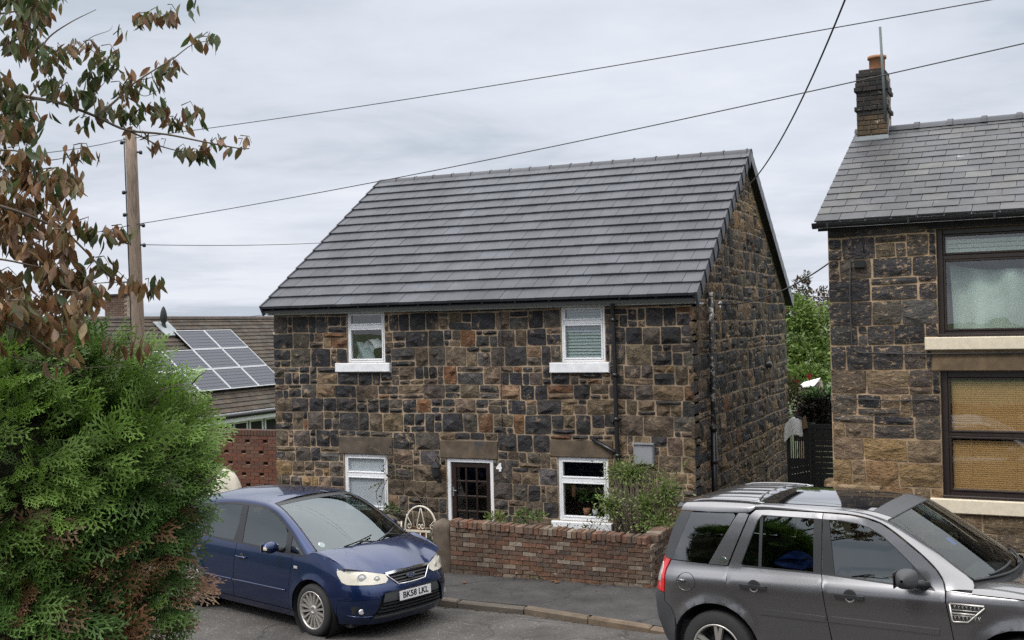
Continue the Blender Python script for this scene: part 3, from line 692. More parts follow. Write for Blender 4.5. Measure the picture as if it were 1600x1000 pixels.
# stepped verge caps, right and left
for X, sg_ in ((OVR, 1), (OVL, -1)):
    for c in range(NC):
        for side_ in (0, 1):
            o = E0 + sd_ * (ex * c) + EX * X; s2_ = sd_; n2 = sn
            if side_:
                if sg_ < 0: continue
                o = V(X, 2 * RIDGE_Y - o[1], o[2]); s2_ = V(0, -sd_[1], sd_[2]); n2 = V(0, -sn[1], sn[2])
            g_ = EX * .028 * sg_; p0 = o - n2 * .15 - s2_ * .012
            a1, b1 = n2 * .215, s2_ * (ex + .02)
            if side_ or sg_ < 0: MB().hexa([p0, p0 + b1, p0 + b1 + g_, p0 + g_, p0 + a1, p0 + a1 * .9 + b1, p0 + a1 * .9 + b1 + g_, p0 + a1 + g_]).build('verge_cap', M['black'] if side_ else M['tile'], roof_o)
            else:
                lo_ = o - s2_ * .014; up_e = o + s2_ * (ex + .01); G1, G0 = EX * .045, EX * .022
                MB().hexa([lo_ - n2 * .20, lo_ - n2 * .20 + G1, up_e - n2 * .13 + G0, up_e - n2 * .13, lo_ + n2 * .066, lo_ + n2 * .066 + G1, up_e + n2 * .030 + G0, up_e + n2 * .030]).build('verge_cap', M['tile'], roof_o)
# fascia, gutter, downpipes
MB().box((LX - .1, FY - .075, 4.275), (RX + .08, FY - .055, 4.44)).box((LX - .1, FY - .055, 4.275), (RX + .08, FY + .02, 4.29)).build('fascia', M['upvc_old'], house)
gt = MB()
def gut(s, t): A = pi * s; return V(OVL - .02 + (OVR - OVL - .02) * t, FY - .145 - cos(A) * .062, 4.425 - sin(A) * .06)
gt.grid(gut, 10, 1, flip=True); gt.grid(lambda s, t: gut(s, t) + V(0, 0, .003) + V(0, cos(pi * s) * .005, 0), 10, 1)
for i in range(14):
    x = LX + .1 + i * .62; gt.box((x, FY - .215, 4.325), (x + .035, FY - .08, 4.345)).box((x, FY - .215, 4.33), (x + .035, FY - .208, 4.42))
gt.box((OVL - .025, FY - .2, 4.335), (OVL - .018, FY - .09, 4.40)).box((OVR - .045, FY - .2, 4.335), (OVR - .038, FY - .09, 4.40)).build('gutter', M['black'], house)
def FP(x, y, off): q = onY(x, y, FY - off); return q
dp = MB().tube([FP(957, 462, .145), FP(957, 478, .145), FP(957, 486, .10), FP(958, 500, .095), FP(965, 712, .095), FP(967, 850, .095)], .037, 10)
for yy in (500, 586, 655, 712): q = FP(957 + (yy - 470) * .033, yy, .095); dp.lathe(q - EZ * .03, EZ, [(.036, 0), (.048, 0), (.048, .06), (.036, .06)], 12); dp.box((q[0] - .06, FY - .02, q[2] - .03), (q[0] + .06, FY, q[2] + .0))
dp.build('downpipe', M['black'], house)
MB().tube([FP(926, 686, .05), FP(953, 702, .08), FP(962, 708, .1)], .034, 10).build('waste_pipe', M['black'], house)
def G(x, y, off=0): return onP(x, y, (RX + off, 0, 0), (1, 0, 0))
a_, b_, c_ = G(1109, 462, .09), G(1116, 668, .09), G(1120, 775, .09); yv = (a_[1] + b_[1]) / 2
a_, b_, c_ = V(RX + .09, yv, a_[2]), V(RX + .09, yv, b_[2]), V(RX + .09, yv, .0)
MB().tube([a_, (a_ + b_) / 2 + V(0, .01, 0), b_], .04, 10).lathe(a_ - EZ * .02, EZ, [(.04, 0), (.058, .01), (.058, .07), (.045, .08)], 12).build('flaking_soil_pipe', M['rust_white'], house, label='upper length of the gable pipe, white paint flaking off')
m = MB().tube([b_, c_], .052, 10)
for zz in (b_[2] - .05, b_[2] - .6, b_[2] - 1.2): m.lathe(V(b_[0], b_[1], zz), EZ, [(.05, 0), (.066, 0), (.066, .07), (.05, .07)], 12)
m.build('soil_pipe', M['black'], house)
# meter box, house number, lantern, cable clipped to the wall
q = FR(994, 693, 1024, 725); m = MB().obox((q[0], FY, q[2]), EX * (q[1] - q[0]), EZ * (q[3] - q[2]), -EY * .14, bev=.02); m.obox((q[0] - .02, FY - .12, q[3]), EX * (q[1] - q[0] + .04), EZ * .025, -EY * .05).build('meter_box', M['meter'], house)
def text_mb(s, size, o, U, Vv, Nn, th=.01, bold=0, shear=0, sx=1):
    cu = bpy.data.curves.new('t', 'FONT'); cu.body = s; cu.size = size; cu.offset = bold; cu.align_x = 'CENTER'; cu.align_y = 'CENTER'; cu.shear = shear; cu.resolution_u = 3
    ob = bpy.data.objects.new('t', cu); COL.objects.link(ob); dg = bpy.context.evaluated_depsgraph_get(); me = ob.evaluated_get(dg).to_mesh()
    vs = [np.asarray(o) + U * (v.co.x * sx) + Vv * v.co.y + Nn * th for v in me.vertices]; fs = [tuple(p.vertices) for p in me.polygons]
    m = MB(); m.add(vs, fs)
    ed = {}
    for f in fs:
        for i in range(len(f)):
            e_ = (f[i], f[(i + 1) % len(f)]); ed[e_] = 1
    bd = [e_ for e_ in ed if (e_[1], e_[0]) not in ed]; k = len(vs)
    m.add(vs + [v - Nn * th for v in vs], [(a, a + k, b + k, b) for a, b in bd]); ob.evaluated_get(dg).to_mesh_clear()
    bpy.data.objects.remove(ob); bpy.data.curves.remove(cu); return m
q = FR(776, 722, 788, 738); text_mb('4', .175, V((q[0] + q[1]) / 2, FY - .05, (q[2] + q[3]) / 2), EX, EZ, -EY, .015, .012).build('house_number', M['white_num'], house)
q = FP(681, 736, .14)
m = MB().lathe(q - EZ * .14, EZ, [(.03, 0), (.065, .05), (.085, .2), (.10, .21), (.09, .23), (.03, .29), (.012, .31), (.012, .34), (.001, .35)], 6, smooth=False)
m.tube([q + EZ * .20, q + V(0, .07, .26), q + V(0, .14, .2)], .01); m.tube([q + V(0, 0, -.14), q + V(0, .06, -.2), q + V(0, .12, -.19)], .01); m.box((q[0] - .035, FY - .02, q[2] - .25), (q[0] + .035, FY, q[2] + .1)); m.build('wall_lantern', M['black_matt'], house)
cb = MB().tube([FP(781, 477, .06), FP(783, 560, .07), FP(784, 640, .06), FP(785, 668, .05)], .008, 5)
cb.tube([FP(779 + 7 * cos(a), 676 + 6 * sin(a), .07) for a in [i * .6 for i in range(11)]], .007, 5); cb.build('wall_cable', M['cable'], house)
# ------------------------------------------------------------------ the house on the right
A8 = radians(3.5); HE = V(cos(A8), -sin(A8), 0); HN = V(-sin(A8), -cos(A8), 0)     # along its front, out of its front
HO = V(-2.15, 15.97, 0); HB = -HN
def H(x, y, off=0.0): q = onP(x, y, HO + HN * off, HN); return float((q - HO) @ HE), float(q[2])
def HR(x0, y0, x1, y1):
    xm, ym = (x0 + x1) / 2, (y0 + y1) / 2
    return (H(x0, ym)[0], H(x1, ym)[0], H(xm, y1)[1], H(xm, y0)[1])
rh = thing('dark_stone_house', 'dark stone house at the right edge with brown window frames and cream sills', 'house', tuple(HO + HE * 3))
def hw(u, z, off=0.0): return HO + HE * u + EZ * z + HN * off
he = H(1297, 351)[1]; u1 = 5.6
k1 = HR(1464, 358, 1600, 523); k2 = HR(1469, 584, 1600, 780); wd = k1[1] - k1[0] + .62
k1 = (k1[0], k1[0] + 1.78, H(1530, 523)[1], H(1530, 354)[1]); k2 = (k1[0] + .01, k1[1] - .0, H(1540, 783)[1], H(1540, 580)[1])
z1 = H(1446, 527)[1]; q1 = (H(1446, 537)[0], k1[1] + .22, H(1446, 547)[1], z1)
z2 = H(1455, 777)[1]; q2 = (H(1455, 788)[0], k1[1] + .22, H(1455, 799)[1], z2)
k1 = (k1[0], k1[1], z1, k1[3]); k2 = (k2[0], k2[1], z2, k2[3])
lt2 = (H(1456, 565)[0], k1[1] + .25, k2[3], H(1458, 552)[1]); lt1 = (k1[0] - .12, k1[1] + .25, k1[3], he - .03)
hs = [k1, k2]
fr_ = MB(); slab_with_holes(fr_, HO, HE, EZ, HN, 0, u1, -.3, he, hs, .4); wf = fr_.build('front_wall', M['mortar_tan'], rh)
R = random.Random(21)
SZ2 = [((3, 3), 4), ((4, 3), 9), ((5, 3), 8), ((5, 4), 3), ((4, 4), 3), ((4, 2), 5), ((5, 2), 5), ((6, 3), 3), ((3, 2), 3), ((2, 2), 2), ((2, 3), 1), ((3, 1), 1.5)]
rects = layout2(0, u1, -.1, he - .01, hs + [lt1, lt2, q1, q2], (.27, .38), (.34, .66), .26, R); ls = []
for q in rects:
    v = (q[2] + q[3]) / 2
    wt = dict(coal=4, dark=6, grey=4, ash=1, brown=.8) if v > 3.2 else dict(dark=2.0, grey=5, brown=6, coal=.6, tan=2) if v > 2.35 else dict(tan=5, gold=8, brown=1.5)
    if v < .9: wt = dict(grey=3, ash=3, tan=3, dark=2)
    m_ = stone(HO, HE, EZ, HN, q, pick(wt, R), R, proud=.035, rough=.016, joint=.009)
    if m_: ls.append(m_)
pieces(ls, 'stone', M['stone_right'], wf, 290, 'small_stones')
for q, c in ((lt1, (.045, .042, .045)), (lt2, (.25, .17, .095))):
    MB().obox(hw(q[0], q[2] + .004, -.05), HE * (q[1] - q[0]), EZ * (q[3] - q[2] - .01), HN * .075, c, bev=.01).build('lintel', M['lintel'], wf)
for q in (q1, q2): MB().obox(hw(q[0], q[2], -.15), HE * (q[1] - q[0]), EZ * (q[3] - q[2]), HN * .24, bev=.012).build('window_sill', M['sill_cream'], wf)
def sheet(fr, B, a, b, e, d):
    m = MB()
    def f(s, t):
        drp = .10 * (1 - abs(2 * s - 1) ** 2) * (1 if t > .9 else 0)
        xx = a + .03 + (b - a) * (s * (.93 - .16 * (1 - t) ** 2) + .02 * (1 - t))
        return B + HE * xx + EZ * (e + (d - e) * t * .97 - drp) - HN * (.20 + .05 * sin(7 * s + 2.6 * (1 - t)) + .045 * sin(17 * s * (1 + .35 * t)))
    m.grid(f, 28, 10); m.build('hanging_sheet', M['sheet'], fr)
def rollup(fr, B, a, b, e, d):
    m = MB()
    for i in range(int((d - e) / .06)): m.obox(B + HE * a + EZ * (e + .06 * i) - HN * .06, HE * (b - a), EZ * .052, HN * .004)
    m.build('pale_blind', M['sheet'], fr)
def bamboo(fr, B, a, b, e, d):
    m = MB(); n = int((d - e) / .028)
    for i in range(n): m.obox(B + HE * (a + .01) + EZ * (e + .028 * i) - HN * .07, HE * (b - a - .02), EZ * .024, HN * .005)
    for x in (.15, .5, .85): m.obox(B + HE * (a + (b - a) * x) + EZ * e - HN * .06, HE * .012, EZ * (d - e), HN * .003)
    m.build('bamboo_blind', M['blind_tan'], fr)
window_unit(wf, HO, HE, EZ, HN, k1, .08, .075, M['brown_frame'], M['glass_old'], .735, backing=[sheet, rollup], depth=.08)
window_unit(wf, HO, HE, EZ, HN, k2, .08, .085, M['brown_frame'], M['glass_old'], .50, backing=[bamboo, bamboo], depth=.08, transom_h=.05)
for q, nm in ((k1, ''), (k2, '')): MB().obox(hw(q[0], q[2], -.06), HE * (q[1] - q[0]), EZ * .04, HN * .09, bev=.008).build('timber_sill', M['brown_frame'], wf)
# gable end, back and floor
DP = 6.4
HRD = DP / 2; es = .17
rz = float(onP(1520, 191, HO - HN * HRD, HN)[2])
eo = .20; ez = he + .03; hs_sl = (rz - ez) / (HRD + eo)
gpoly = [hw(0, -.3, -.401), hw(0, -.3, -DP), hw(0, he - .05, -DP), hw(0, rz - .16, -HRD), hw(0, he - .05, -.401)]
MB().prism(gpoly, HE * .4).build('gable_wall', M['stone_right'], rh)
MB().obox(hw(.41, -.3, -DP), HE * (u1 - .41), EZ * (he + .2), HN * .3).build('rear_wall', M['mortar_tan'], rh)
MB().prism([hw(u1, -.3, 0) - HN * .41, hw(u1, -.3, -DP), hw(u1, he - .05, -DP), hw(u1, rz - .16, -HRD), hw(u1, he - .05, -.41)], HE * -.3).build('party_wall', M['mortar_tan'], rh)
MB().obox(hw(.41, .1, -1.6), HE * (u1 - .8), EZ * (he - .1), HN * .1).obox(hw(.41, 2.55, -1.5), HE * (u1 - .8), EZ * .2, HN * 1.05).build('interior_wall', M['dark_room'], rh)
# roof
ro = MB(); rs = unit(V(0, 0, rz - ez) + HB * (HRD + eo)); rn = unit(np.cross(HE, rs)); rl = sqrt((rz - ez) ** 2 + (HRD + eo) ** 2)
uL, uR = -.14, u1
for s_ in (0, 1):
    w0, w1_ = (eo, -HRD) if not s_ else (-2 * HRD - eo, -HRD)
    q = [hw(uL + .02, ez - .02, w0), hw(uR, ez - .02, w0), hw(uR, rz - .02, w1_), hw(uL + .02, rz - .02, w1_)]
    ro.prism(q if not s_ else q[::-1], (0, 0, -.07))
rro = ro.build('roof', M['slate'], rh, )
NR = 15; ex2 = rl / NR; sw = .335; R = random.Random(4); tl2 = ex2 * 1.35; sls = []
for c in range(NR):
    u = uL - (sw * .5 if c % 2 else 0)
    while u < uR:
        a_, b_ = max(u, uL), min(u + sw, uR)
        if b_ - a_ > .04:
            o = hw(a_ + .003, ez, eo) + rs * (ex2 * c + R.uniform(-.006, .004)); w_ = HE * (b_ - a_ - .007); g0 = R.uniform(.018, .026)
            c_ = R.choice([(.098, .100, .112)] * 5 + [(.125, .125, .133), (.082, .085, .098), (.14, .14, .138)])
            m = MB(); m.hexa([o, o + w_, o + w_ + rs * tl2, o + rs * tl2, o + rn * g0, o + w_ + rn * g0, o + w_ + rs * tl2 + rn * .008, o + rs * tl2 + rn * .008], c_); sls.append(m)
        u += sw
pieces(sls, 'slate', M['slate'], rro, 300, 'edge_slates')
bk = MB()
for c in range(NR):
    rb = unit(V(0, 0, rz - ez) - HB * (HRD + eo)); nb = unit(np.cross(rb, HE)); o = hw(uL, ez, -2 * HRD - eo) + rb * ex2 * c
    bk.hexa([o, o + HE * (uR - uL), o + HE * (uR - uL) + rb * tl2, o + rb * tl2, o + nb * .02, o + HE * (uR - uL) + nb * .02, o + HE * (uR - uL) + rb * tl2 + nb * .008, o + rb * tl2 + nb * .008], (.13, .13, .145))
bk.build('rear_slates', M['slate'], rro, kind='stuff')
u = uL; i = 0
while u < uR:
    m = MB(); e_ = min(u + .5, uR)
    def rg2(s, t, u=u, e_=e_, k=0): A = pi * s; return hw(u + (e_ - u) * t, rz - .03 + sin(A) * (.10 + k), -HRD + cos(A) * (.13 + k))
    m.grid(rg2, 6, 1); m.grid(lambda s, t: rg2(s, .84 + .16 * t, k=.02), 6, 1, smooth=False); m.build('ridge_tile', M['tile'], rro); u += .5
MB().obox(hw(uL + .02, he - .09, .03), HE * (uR - uL), EZ * .08, HN * .03).build('eaves_board', M['black_matt'], rh)
gt = MB()
def gut2(s, t): A = pi * s; return hw(uL - .03 + (uR - uL) * t, ez - .02 - sin(A) * .075, .17 - cos(A) * .066)
gt.grid(gut2, 10, 1); gt.grid(lambda s, t: gut2(s, t) + V(0, 0, .003) + HN * cos(pi * s) * .005, 10, 1, flip=True)
gt.prism([gut2(i / 8, 0) for i in range(9)], HE * .006)
for i in range(5): gt.obox(gut2(.5, 0) + HE * (.2 + i * 1.05) - HN * .07 - EZ * .005, HE * .03, EZ * .08, HN * .145)
gt.build('gutter', M['black'], rh)
# chimney of uneven bricks
cu0 = H(1336, 215, -HRD + .35)[0] ; cu1 = H(1383, 215, -HRD + .35)[0]; cw = cu1 - cu0; cwd = .72
cu0 = max(cu0, -.06)
zt = float(onP(1358, 112, HO - HN * (HRD - .35), HN)[2]); zb = float(onP(1358, 226, HO - HN * (HRD - .35), HN)[2])
ch = MB().obox(hw(cu0 + .03, zb - .35, -HRD + .33), HE * (cw - .06), EZ * (zt - zb + .33), HB * (cwd - .06)).build('chimney', M['brick_mortar'], rh)
R = random.Random(31); rowh = (zt - zb) / 15; lb = []
for r_ in range(15):
    z = zb + r_ * rowh; pr = .03 if r_ in (7, 11) else (.012 if r_ in (12,) else 0)
    shade = [(.12, .085, .05), (.15, .10, .055), (.10, .075, .05)] if r_ < 6 else [(.045, .04, .04), (.06, .05, .045), (.035, .033, .035)]
    for face in range(2):
        L_ = cw if face == 0 else cwd; off = (r_ % 2) * .11; s0 = 0; q0 = 0
        cuts = [0]; x = .22 - off
        while x < L_ - .05: cuts.append(x); x += .22
        cuts.append(L_)
        for a_, b_ in zip(cuts, cuts[1:]):
            c_ = R.choice(shade); d_ = pr + R.uniform(-.004, .006)
            if face == 0:
                a2 = a_ - (pr if a_ == 0 else -.005); b2 = b_ + (pr if b_ == L_ else -.005)
                lb.append(MB().obox(hw(cu0 + a2, z + .005, -HRD + .35 - .09), HE * (b2 - a2), EZ * (rowh - .01), HN * (.09 + d_), c_, bev=.006))
            else:
                a2 = a_ + .005 if a_ > 0 else .092; b2 = b_ + (pr if b_ == L_ else -.005)
                lb.append(MB().obox(hw(cu1 - .09, z + .005, -HRD + .35 - a2), HB * (b2 - a2), EZ * (rowh - .01), HE * (.09 + d_), c_, bev=.006))
                # left-hand face, hidden from the street but there
                if a_ == 0: lb.append(MB().obox(hw(cu0 + .09, z + .005, -HRD + .35 - .09), HB * (cwd - .09), EZ * (rowh - .01), HE * -(.09 + d_), c_))
for m in lb: m.build('brick', M['brick'], ch)
m = MB()
m.obox(hw(cu0 + .04, zt, -HRD + .31), HE * (cw - .08), EZ * .05, HB * (cwd - .08), bev=.03, tint=(.06, .05, .045)); m.build('mortar_cap', M['brick'], ch)
pc = hw(cu0 + cw * .60, zt + .03, -HRD - .02)
MB().lathe(pc, EZ, [(.12, 0), (.125, .02), (.125, .23), (.15, .235), (.15, .28), (.12, .28), (.105, .05)], 20).build('chimney_pot', M['terracotta'], ch)
MB().obox(hw(cu0 - .03, zb - .02, -HRD + .41), HE * (cw + .06), EZ * .15, HN * .012).prism([hw(cu1 + .012, zb - .14, -HRD + .37), hw(cu1 + .012, zb - .14 + .44, -HRD - .05), hw(cu1 + .012, zb + .44, -HRD - .05), hw(cu1 + .012, zb + .03, -HRD + .37)], HE * .012).obox(hw(cu0 - .1, zb - .20, -HRD + .45), HE * (cw + .25), V(0, 0, .14) + HB * .18, rn * .02).build('lead_flashing', M['lead'], ch)
# steel aerial mast strapped to the chimney
pm = onP(1384, 190, HO - HN * (HRD - .33 - .42), HN); D_ = px(pm)[2]
pt_ = at(1375, 42, D_)
MB().tube([pm + V(0, 0, 0), pm * .5 + pt_ * .5, pt_], .020, 8).build('mast', mat('tarnished_mast', (.10, .12, .12), rough=.5), ch)
# wall cables and junction box
cbl = MB().tube([hw(*H(x, y), .05) for x, y in ((1335, 368), (1348, 362), (1351, 396))], .008, 5)
cbl.tube([hw(*H(x, y), .055) for x, y in ((1350, 402), (1330, 405), (1329, 460), (1332, 545), (1345, 551), (1440, 553), (1600, 551))], .011, 5)
cbl.tube([hw(*H(x, y), .05) for x, y in ((1298, 621), (1345, 623), (1400, 626), (1420, 625), (1464, 624))], .008, 5, (1, 1, 1)); cbl.build('wall_cable', M['cable'], rh)
q = HR(1336, 408, 1353, 419); MB().obox(hw(q[0], q[2], .03), HE * (q[1] - q[0]), EZ * (q[3] - q[2]), HN * .06, bev=.01).build('junction_box', M['black'], rh)

# ------------------------------------------------------------------ old brick garden wall
WL, WR, WY = -8.02, -4.72, 15.80
gwl = thing('garden_brick_wall', 'low old red brick garden wall with bricks on edge along its top', 'wall', ((WL + WR) / 2, WY, .1))
# the top steps gently: height from the photograph at both ends
zL, zR = onY(700, 823, WY)[2], onY(1013, 852, WY)[2]
rows = 10; zb0 = .09
MB().box((WL + .02, WY + .02, zb0), (WR - .02, WY + .205, min(zL, zR) - .02)).box((WR - .22, WY + .22, zb0), (WR - .02, 17.6, min(zL, zR) - .02)).build('wall_core', M['brick_mortar'], gwl)
R = random.Random(77); lb = []
def bcol(R):
    return R.choice([(.22, .115, .075), (.25, .125, .08), (.18, .11, .078), (.22, .15, .11), (.36, .28, .21), (.25, .165, .115), (.15, .105, .082), (.28, .14, .085), (.38, .31, .24), (.23, .155, .11), (.19, .13, .095)])
for r_ in range(rows):
    x = WL - (.11 if r_ % 2 else 0)
    while x < WR - .02:
        a_, b_ = max(x, WL), min(x + .225, WR)
        hL = (zL - .0 - zb0) / rows; hR = (zR - .0 - zb0) / rows; t_ = (a_ - WL) / (WR - WL); h_ = hL * (1 - t_) + hR * t_
        if b_ - a_ > .04:
            lb.append(MB().obox((a_ + .006, WY + R.uniform(-.006, .006), zb0 + r_ * h_ + .006), (b_ - a_ - .012, 0, R.uniform(-.003, .003)), (0, .10, 0), (0, 0, h_ - .012), bcol(R)))
            m = lb[-1]; m.v = [tuple(V(*p) + V(R.uniform(-.003, .003), R.uniform(-.004, .004), R.uniform(-.003, .003))) for p in m.v]
        x += .225
    y = WY + .1 + (.11 if r_ % 2 else 0)
    while y < 17.6:
        h_ = (zR - zb0) / rows; lb.append(MB().obox((WR + R.uniform(-.005, .005), y + .006, zb0 + r_ * h_ + .006), (-.10, 0, 0), (0, .213, 0), (0, 0, h_ - .012), bcol(R))); y += .225
x = WL + .02
while x < WR - .08:
    t_ = (x - WL) / (WR - WL); z = zL * (1 - t_) + zR * t_; w_ = .075
    lb.append(MB().obox((x, WY - .02 + R.uniform(-.012, .012), z + .004 + R.uniform(-.006, .01)), (w_ - .008, R.uniform(-.01, .01), R.uniform(-.006, .006)), (R.uniform(-.012, .012), .235, R.uniform(-.01, .01)), (R.uniform(-.012, .012), 0, .105), tuple(c * 1.1 for c in bcol(R)), bev=.008)); x += w_ + R.uniform(.001, .006)
y = WY + .24
while y < 17.55:
    lb.append(MB().obox((WR + .02, y, zR + .004 + R.uniform(-.006, .01)), (-.235, R.uniform(-.01, .01), 0), (0, .068, 0), (R.uniform(-.01, .01), 0, .105), tuple(c * 1.1 for c in bcol(R)), bev=.008)); y += .078
def vb(m): q = px(m.v[0]); return 1 if q[0] < 1045 else .05
pieces(lb, 'brick', M['brick'], gwl, 300, 'hidden_bricks', vb)
# stone gateposts
def gatepost(x, y, lab, pxx=None):
    o = thing('gatepost', lab, 'gatepost', (x, y, .1)); R = random.Random(int(x * 100)); m = MB(); n = 12
    H_ = onY(pxx[0], pxx[1], y)[2] - .09
    def f(s, t):
        A = 2 * pi * s; k = 1 - .1 * t; r0 = (.17, .13); q = (abs(cos(A)) ** .5 * (1 if cos(A) > 0 else -1), abs(sin(A)) ** .5 * (1 if sin(A) > 0 else -1))
        kk = (1 if t < .8 else sqrt(max(0, 1 - ((t - .8) / .2) ** 2)) * .9 + .1)
        w_ = .012 * sin(A * 3 + t * 9)
        return V(x + q[0] * (r0[0] + w_) * kk, y + q[1] * (r0[1] + w_) * kk, .09 + H_ * (t if t < .8 else .8 + .2 * (1 - (1 - (t - .8) / .2) ** 1.0)))
    m.grid(f, 16, 14, (.20, .155, .115), flip=False); m.build('stone_shaft', M['lintel'], o); return o
xr = onZ(706, 900, .1)[0]
gatepost(WL - .16, WY + .1, 'rounded stone gatepost between the cream gate and the brick wall', (706, 810))
gatepost(WL - 1.17, WY + .1, 'rounded stone gatepost to the left of the cream gate, partly behind the blue car', (623, 804))
gx0, gx1 = onY(630, 830, WY + .06)[0], onY(684, 836, WY + .06)[0]; gz = onY(657, 830, WY + .06)[2]; gyy = WY + .06
gt_ = thing('garden_gate', 'cream iron garden gate with round arched top and scrolls, paint rusting', 'gate', ((gx0 + gx1) / 2, gyy, .12))
m = MB(); cx_ = (gx0 + gx1) / 2 + .01; rr_ = (gx1 - gx0) / 2 - .03; hh_ = onY(657, 791, gyy)[2] - gz
m.tube([(cx_ - rr_ * cos(pi * i / 20), gyy, gz + hh_ * sin(pi * i / 20) ** .85) for i in range(21)], .015, 6); m.build('arch', M['gate_cream'], gt_)
m = MB().box((gx0, gyy - .012, gz - .015), (gx1, gyy + .012, gz + .015)).box((gx0, gyy - .012, .2), (gx1, gyy + .012, .23)).tube([(gx0 - .03, gyy, gz - .02), (gx0 - .03, gyy, gz + .14)], .014, 6)
m.box((gx0 + .03, gyy - .012, .15), (gx0 + .055, gyy + .012, gz + .05)).box((gx1 - .055, gyy - .012, .15), (gx1 - .03, gyy + .012, gz)); m.build('frame', M['gate_cream'], gt_)
for i in range(5):
    x = gx0 + .1 + (gx1 - gx0 - .2) * i / 4; MB().tube([(x, gyy, .21), (x, gyy, gz - .01)], .009, 6).build('bar', M['gate_cream'], gt_)
def scroll(x, z0, zt_, x2, sg):
    m = MB(); pts = [(x2, gyy, zt_)]; 
    pts += [(x2 + (x - x2) * t_, gyy, zt_ + (z0 + .10 - zt_) * t_) for t_ in (.4, .8, 1)]
    pts += [(x - sg * (.04 - .04 * (1 - i * .075) * cos(-i * .62)), gyy, z0 + .10 - .05 * (1 - i * .06) * sin(i * .62) - .02) for i in range(1, 11)]
    m.tube(pts, .008, 5); m.build('scroll', M['gate_cream'], gt_)
scroll(cx_ - .17, gz, gz + .26, cx_ - .26, 1); scroll(cx_ - .07, gz, gz + .37, cx_ - .0, -1); scroll(cx_ + .07, gz, gz + .37, cx_ + .01, 1); scroll(cx_ + .17, gz, gz + .20, cx_ + .27, -1)
# yard floor between wall and cottage
MB().box((WL - 3, WY + .22, -.02), (WR - .23, FY - .06, .02)).build('yard', M['soil'], kind='structure')

# ------------------------------------------------------------------ passage: gate, fence, clipped hedge
GY = 23.2
def PG(x, y, Y=GY): return onY(x, y, Y)
a_, b_ = PG(1230, 700)[0], PG(1266, 700)[0]; zt0, zt1 = PG(1230, 672)[2], PG(1264, 660)[2]; bz = .15
pg = thing('black_iron_gate', 'narrow black gate with an arched grille top in the side passage', 'gate', ((a_ + b_) / 2, GY, .15))
MB().box((a_, GY - .03, bz), (a_ + .07, GY + .03, zt0)).box((b_ - .12, GY - .03, bz), (b_, GY + .03, zt1)).box((a_ + .07, GY - .03, bz), (b_ - .12, GY + .03, PG(1245, 716)[2])).build('gate_panel', M['black_matt'], pg)
for i in range(6):
    x = a_ + .10 + (b_ - a_ - .25) * i / 5; MB().tube([(x, GY, PG(1245, 717)[2]), (x, GY, zt0 + .04 + .12 * sin(pi * i / 5))], .012, 6).build('bar', M['black_matt'], pg)
m = MB().tube([(a_ + .05 + (b_ - a_ - .16) * i / 10, GY, zt0 + .02 + .16 * sin(pi * i / 10) + (zt1 - zt0) * i / 10) for i in range(11)], .022, 6); m.build('arch_rail', M['black_matt'], pg)
m = MB()
for i in range(7):
    x = a_ + .1 + i * .055; m.lathe((x, GY - .035, PG(1245, 741)[2] + .012 * i), (0, -1, 0), [(.012, 0), (.012, .01), (.001, .012)], 6)
    m.lathe((x, GY - .035, PG(1245, 731)[2] + .012 * i), (0, -1, 0), [(.007, 0), (.007, .01), (.001, .012)], 6)
m.build('studs', M['sill_cream'], pg)
# white board and towel over the gate
m = MB()
def towel(s, t):
    x = a_ - .04 + (b_ - a_ - .09) * s; A = t * 2 - 1; z = zt0 + .10 + .14 * s + .10 * sin(pi * min(1, s * 1.1)) - abs(A) ** 1.5 * .34; y = GY - .06 * A * 1.3 + .01 * sin(9 * s)
    return V(x, y, z)
m.grid(towel, 12, 10); m.grid(lambda s, t: towel(s, t) - V(0, 0, .012), 12, 10, flip=True)
tag(m.build('hanging_cloth', mat('white_cloth_dark_streaks', (.62, .62, .62), rough=.8, speck=((.03, .03, .035), 6, .63))), 'white cloth with dark streaks hung over the arched top of the black gate', 'cloth')
x0 = PG(1256, 650)[0]; m = MB().prism([PG(1252, 653, GY - .1), PG(1259, 649, GY - .1), PG(1262, 668, GY - .1), PG(1254, 671, GY - .1)][::-1], (0, -.03, 0))
m.build('wooden_board', M['lintel'])
tag(bpy.data.objects['wooden_board'], 'small tan wooden board leaning at the right end of the white cloth', 'board'); 
for i_ in range(len(bpy.data.objects['wooden_board'].data.vertices)): bpy.data.objects['wooden_board'].data.attributes['tint'].data[i_].color = (.42, .30, .17, 1)
# horizontal black slat fence
FY2 = 22.6
a2, b2 = PG(1266, 700, FY2)[0], PG(1312, 700, FY2)[0]; zt = PG(1283, 662, FY2)[2]
fn = thing('slat_fence', 'black horizontal slat fence closing the passage beside the right-hand house', 'fence', ((a2 + b2) / 2, FY2, .15)); n = 16
for i in range(n):
    z = .2 + (zt - .2) * i / n; MB().obox((a2, FY2, z), (b2 - a2, 0, 0), (0, .02, 0), (0, -.014, (zt - .2) / n - .012), bev=0).build('slat', M['black_matt'], fn)
MB().box((a2, FY2 + .04, .15), (a2 + .09, FY2 + .12, zt)).box((b2 - .09, FY2 + .04, .15), (b2, FY2 + .12, zt)).build('post', M['black_matt'], fn)
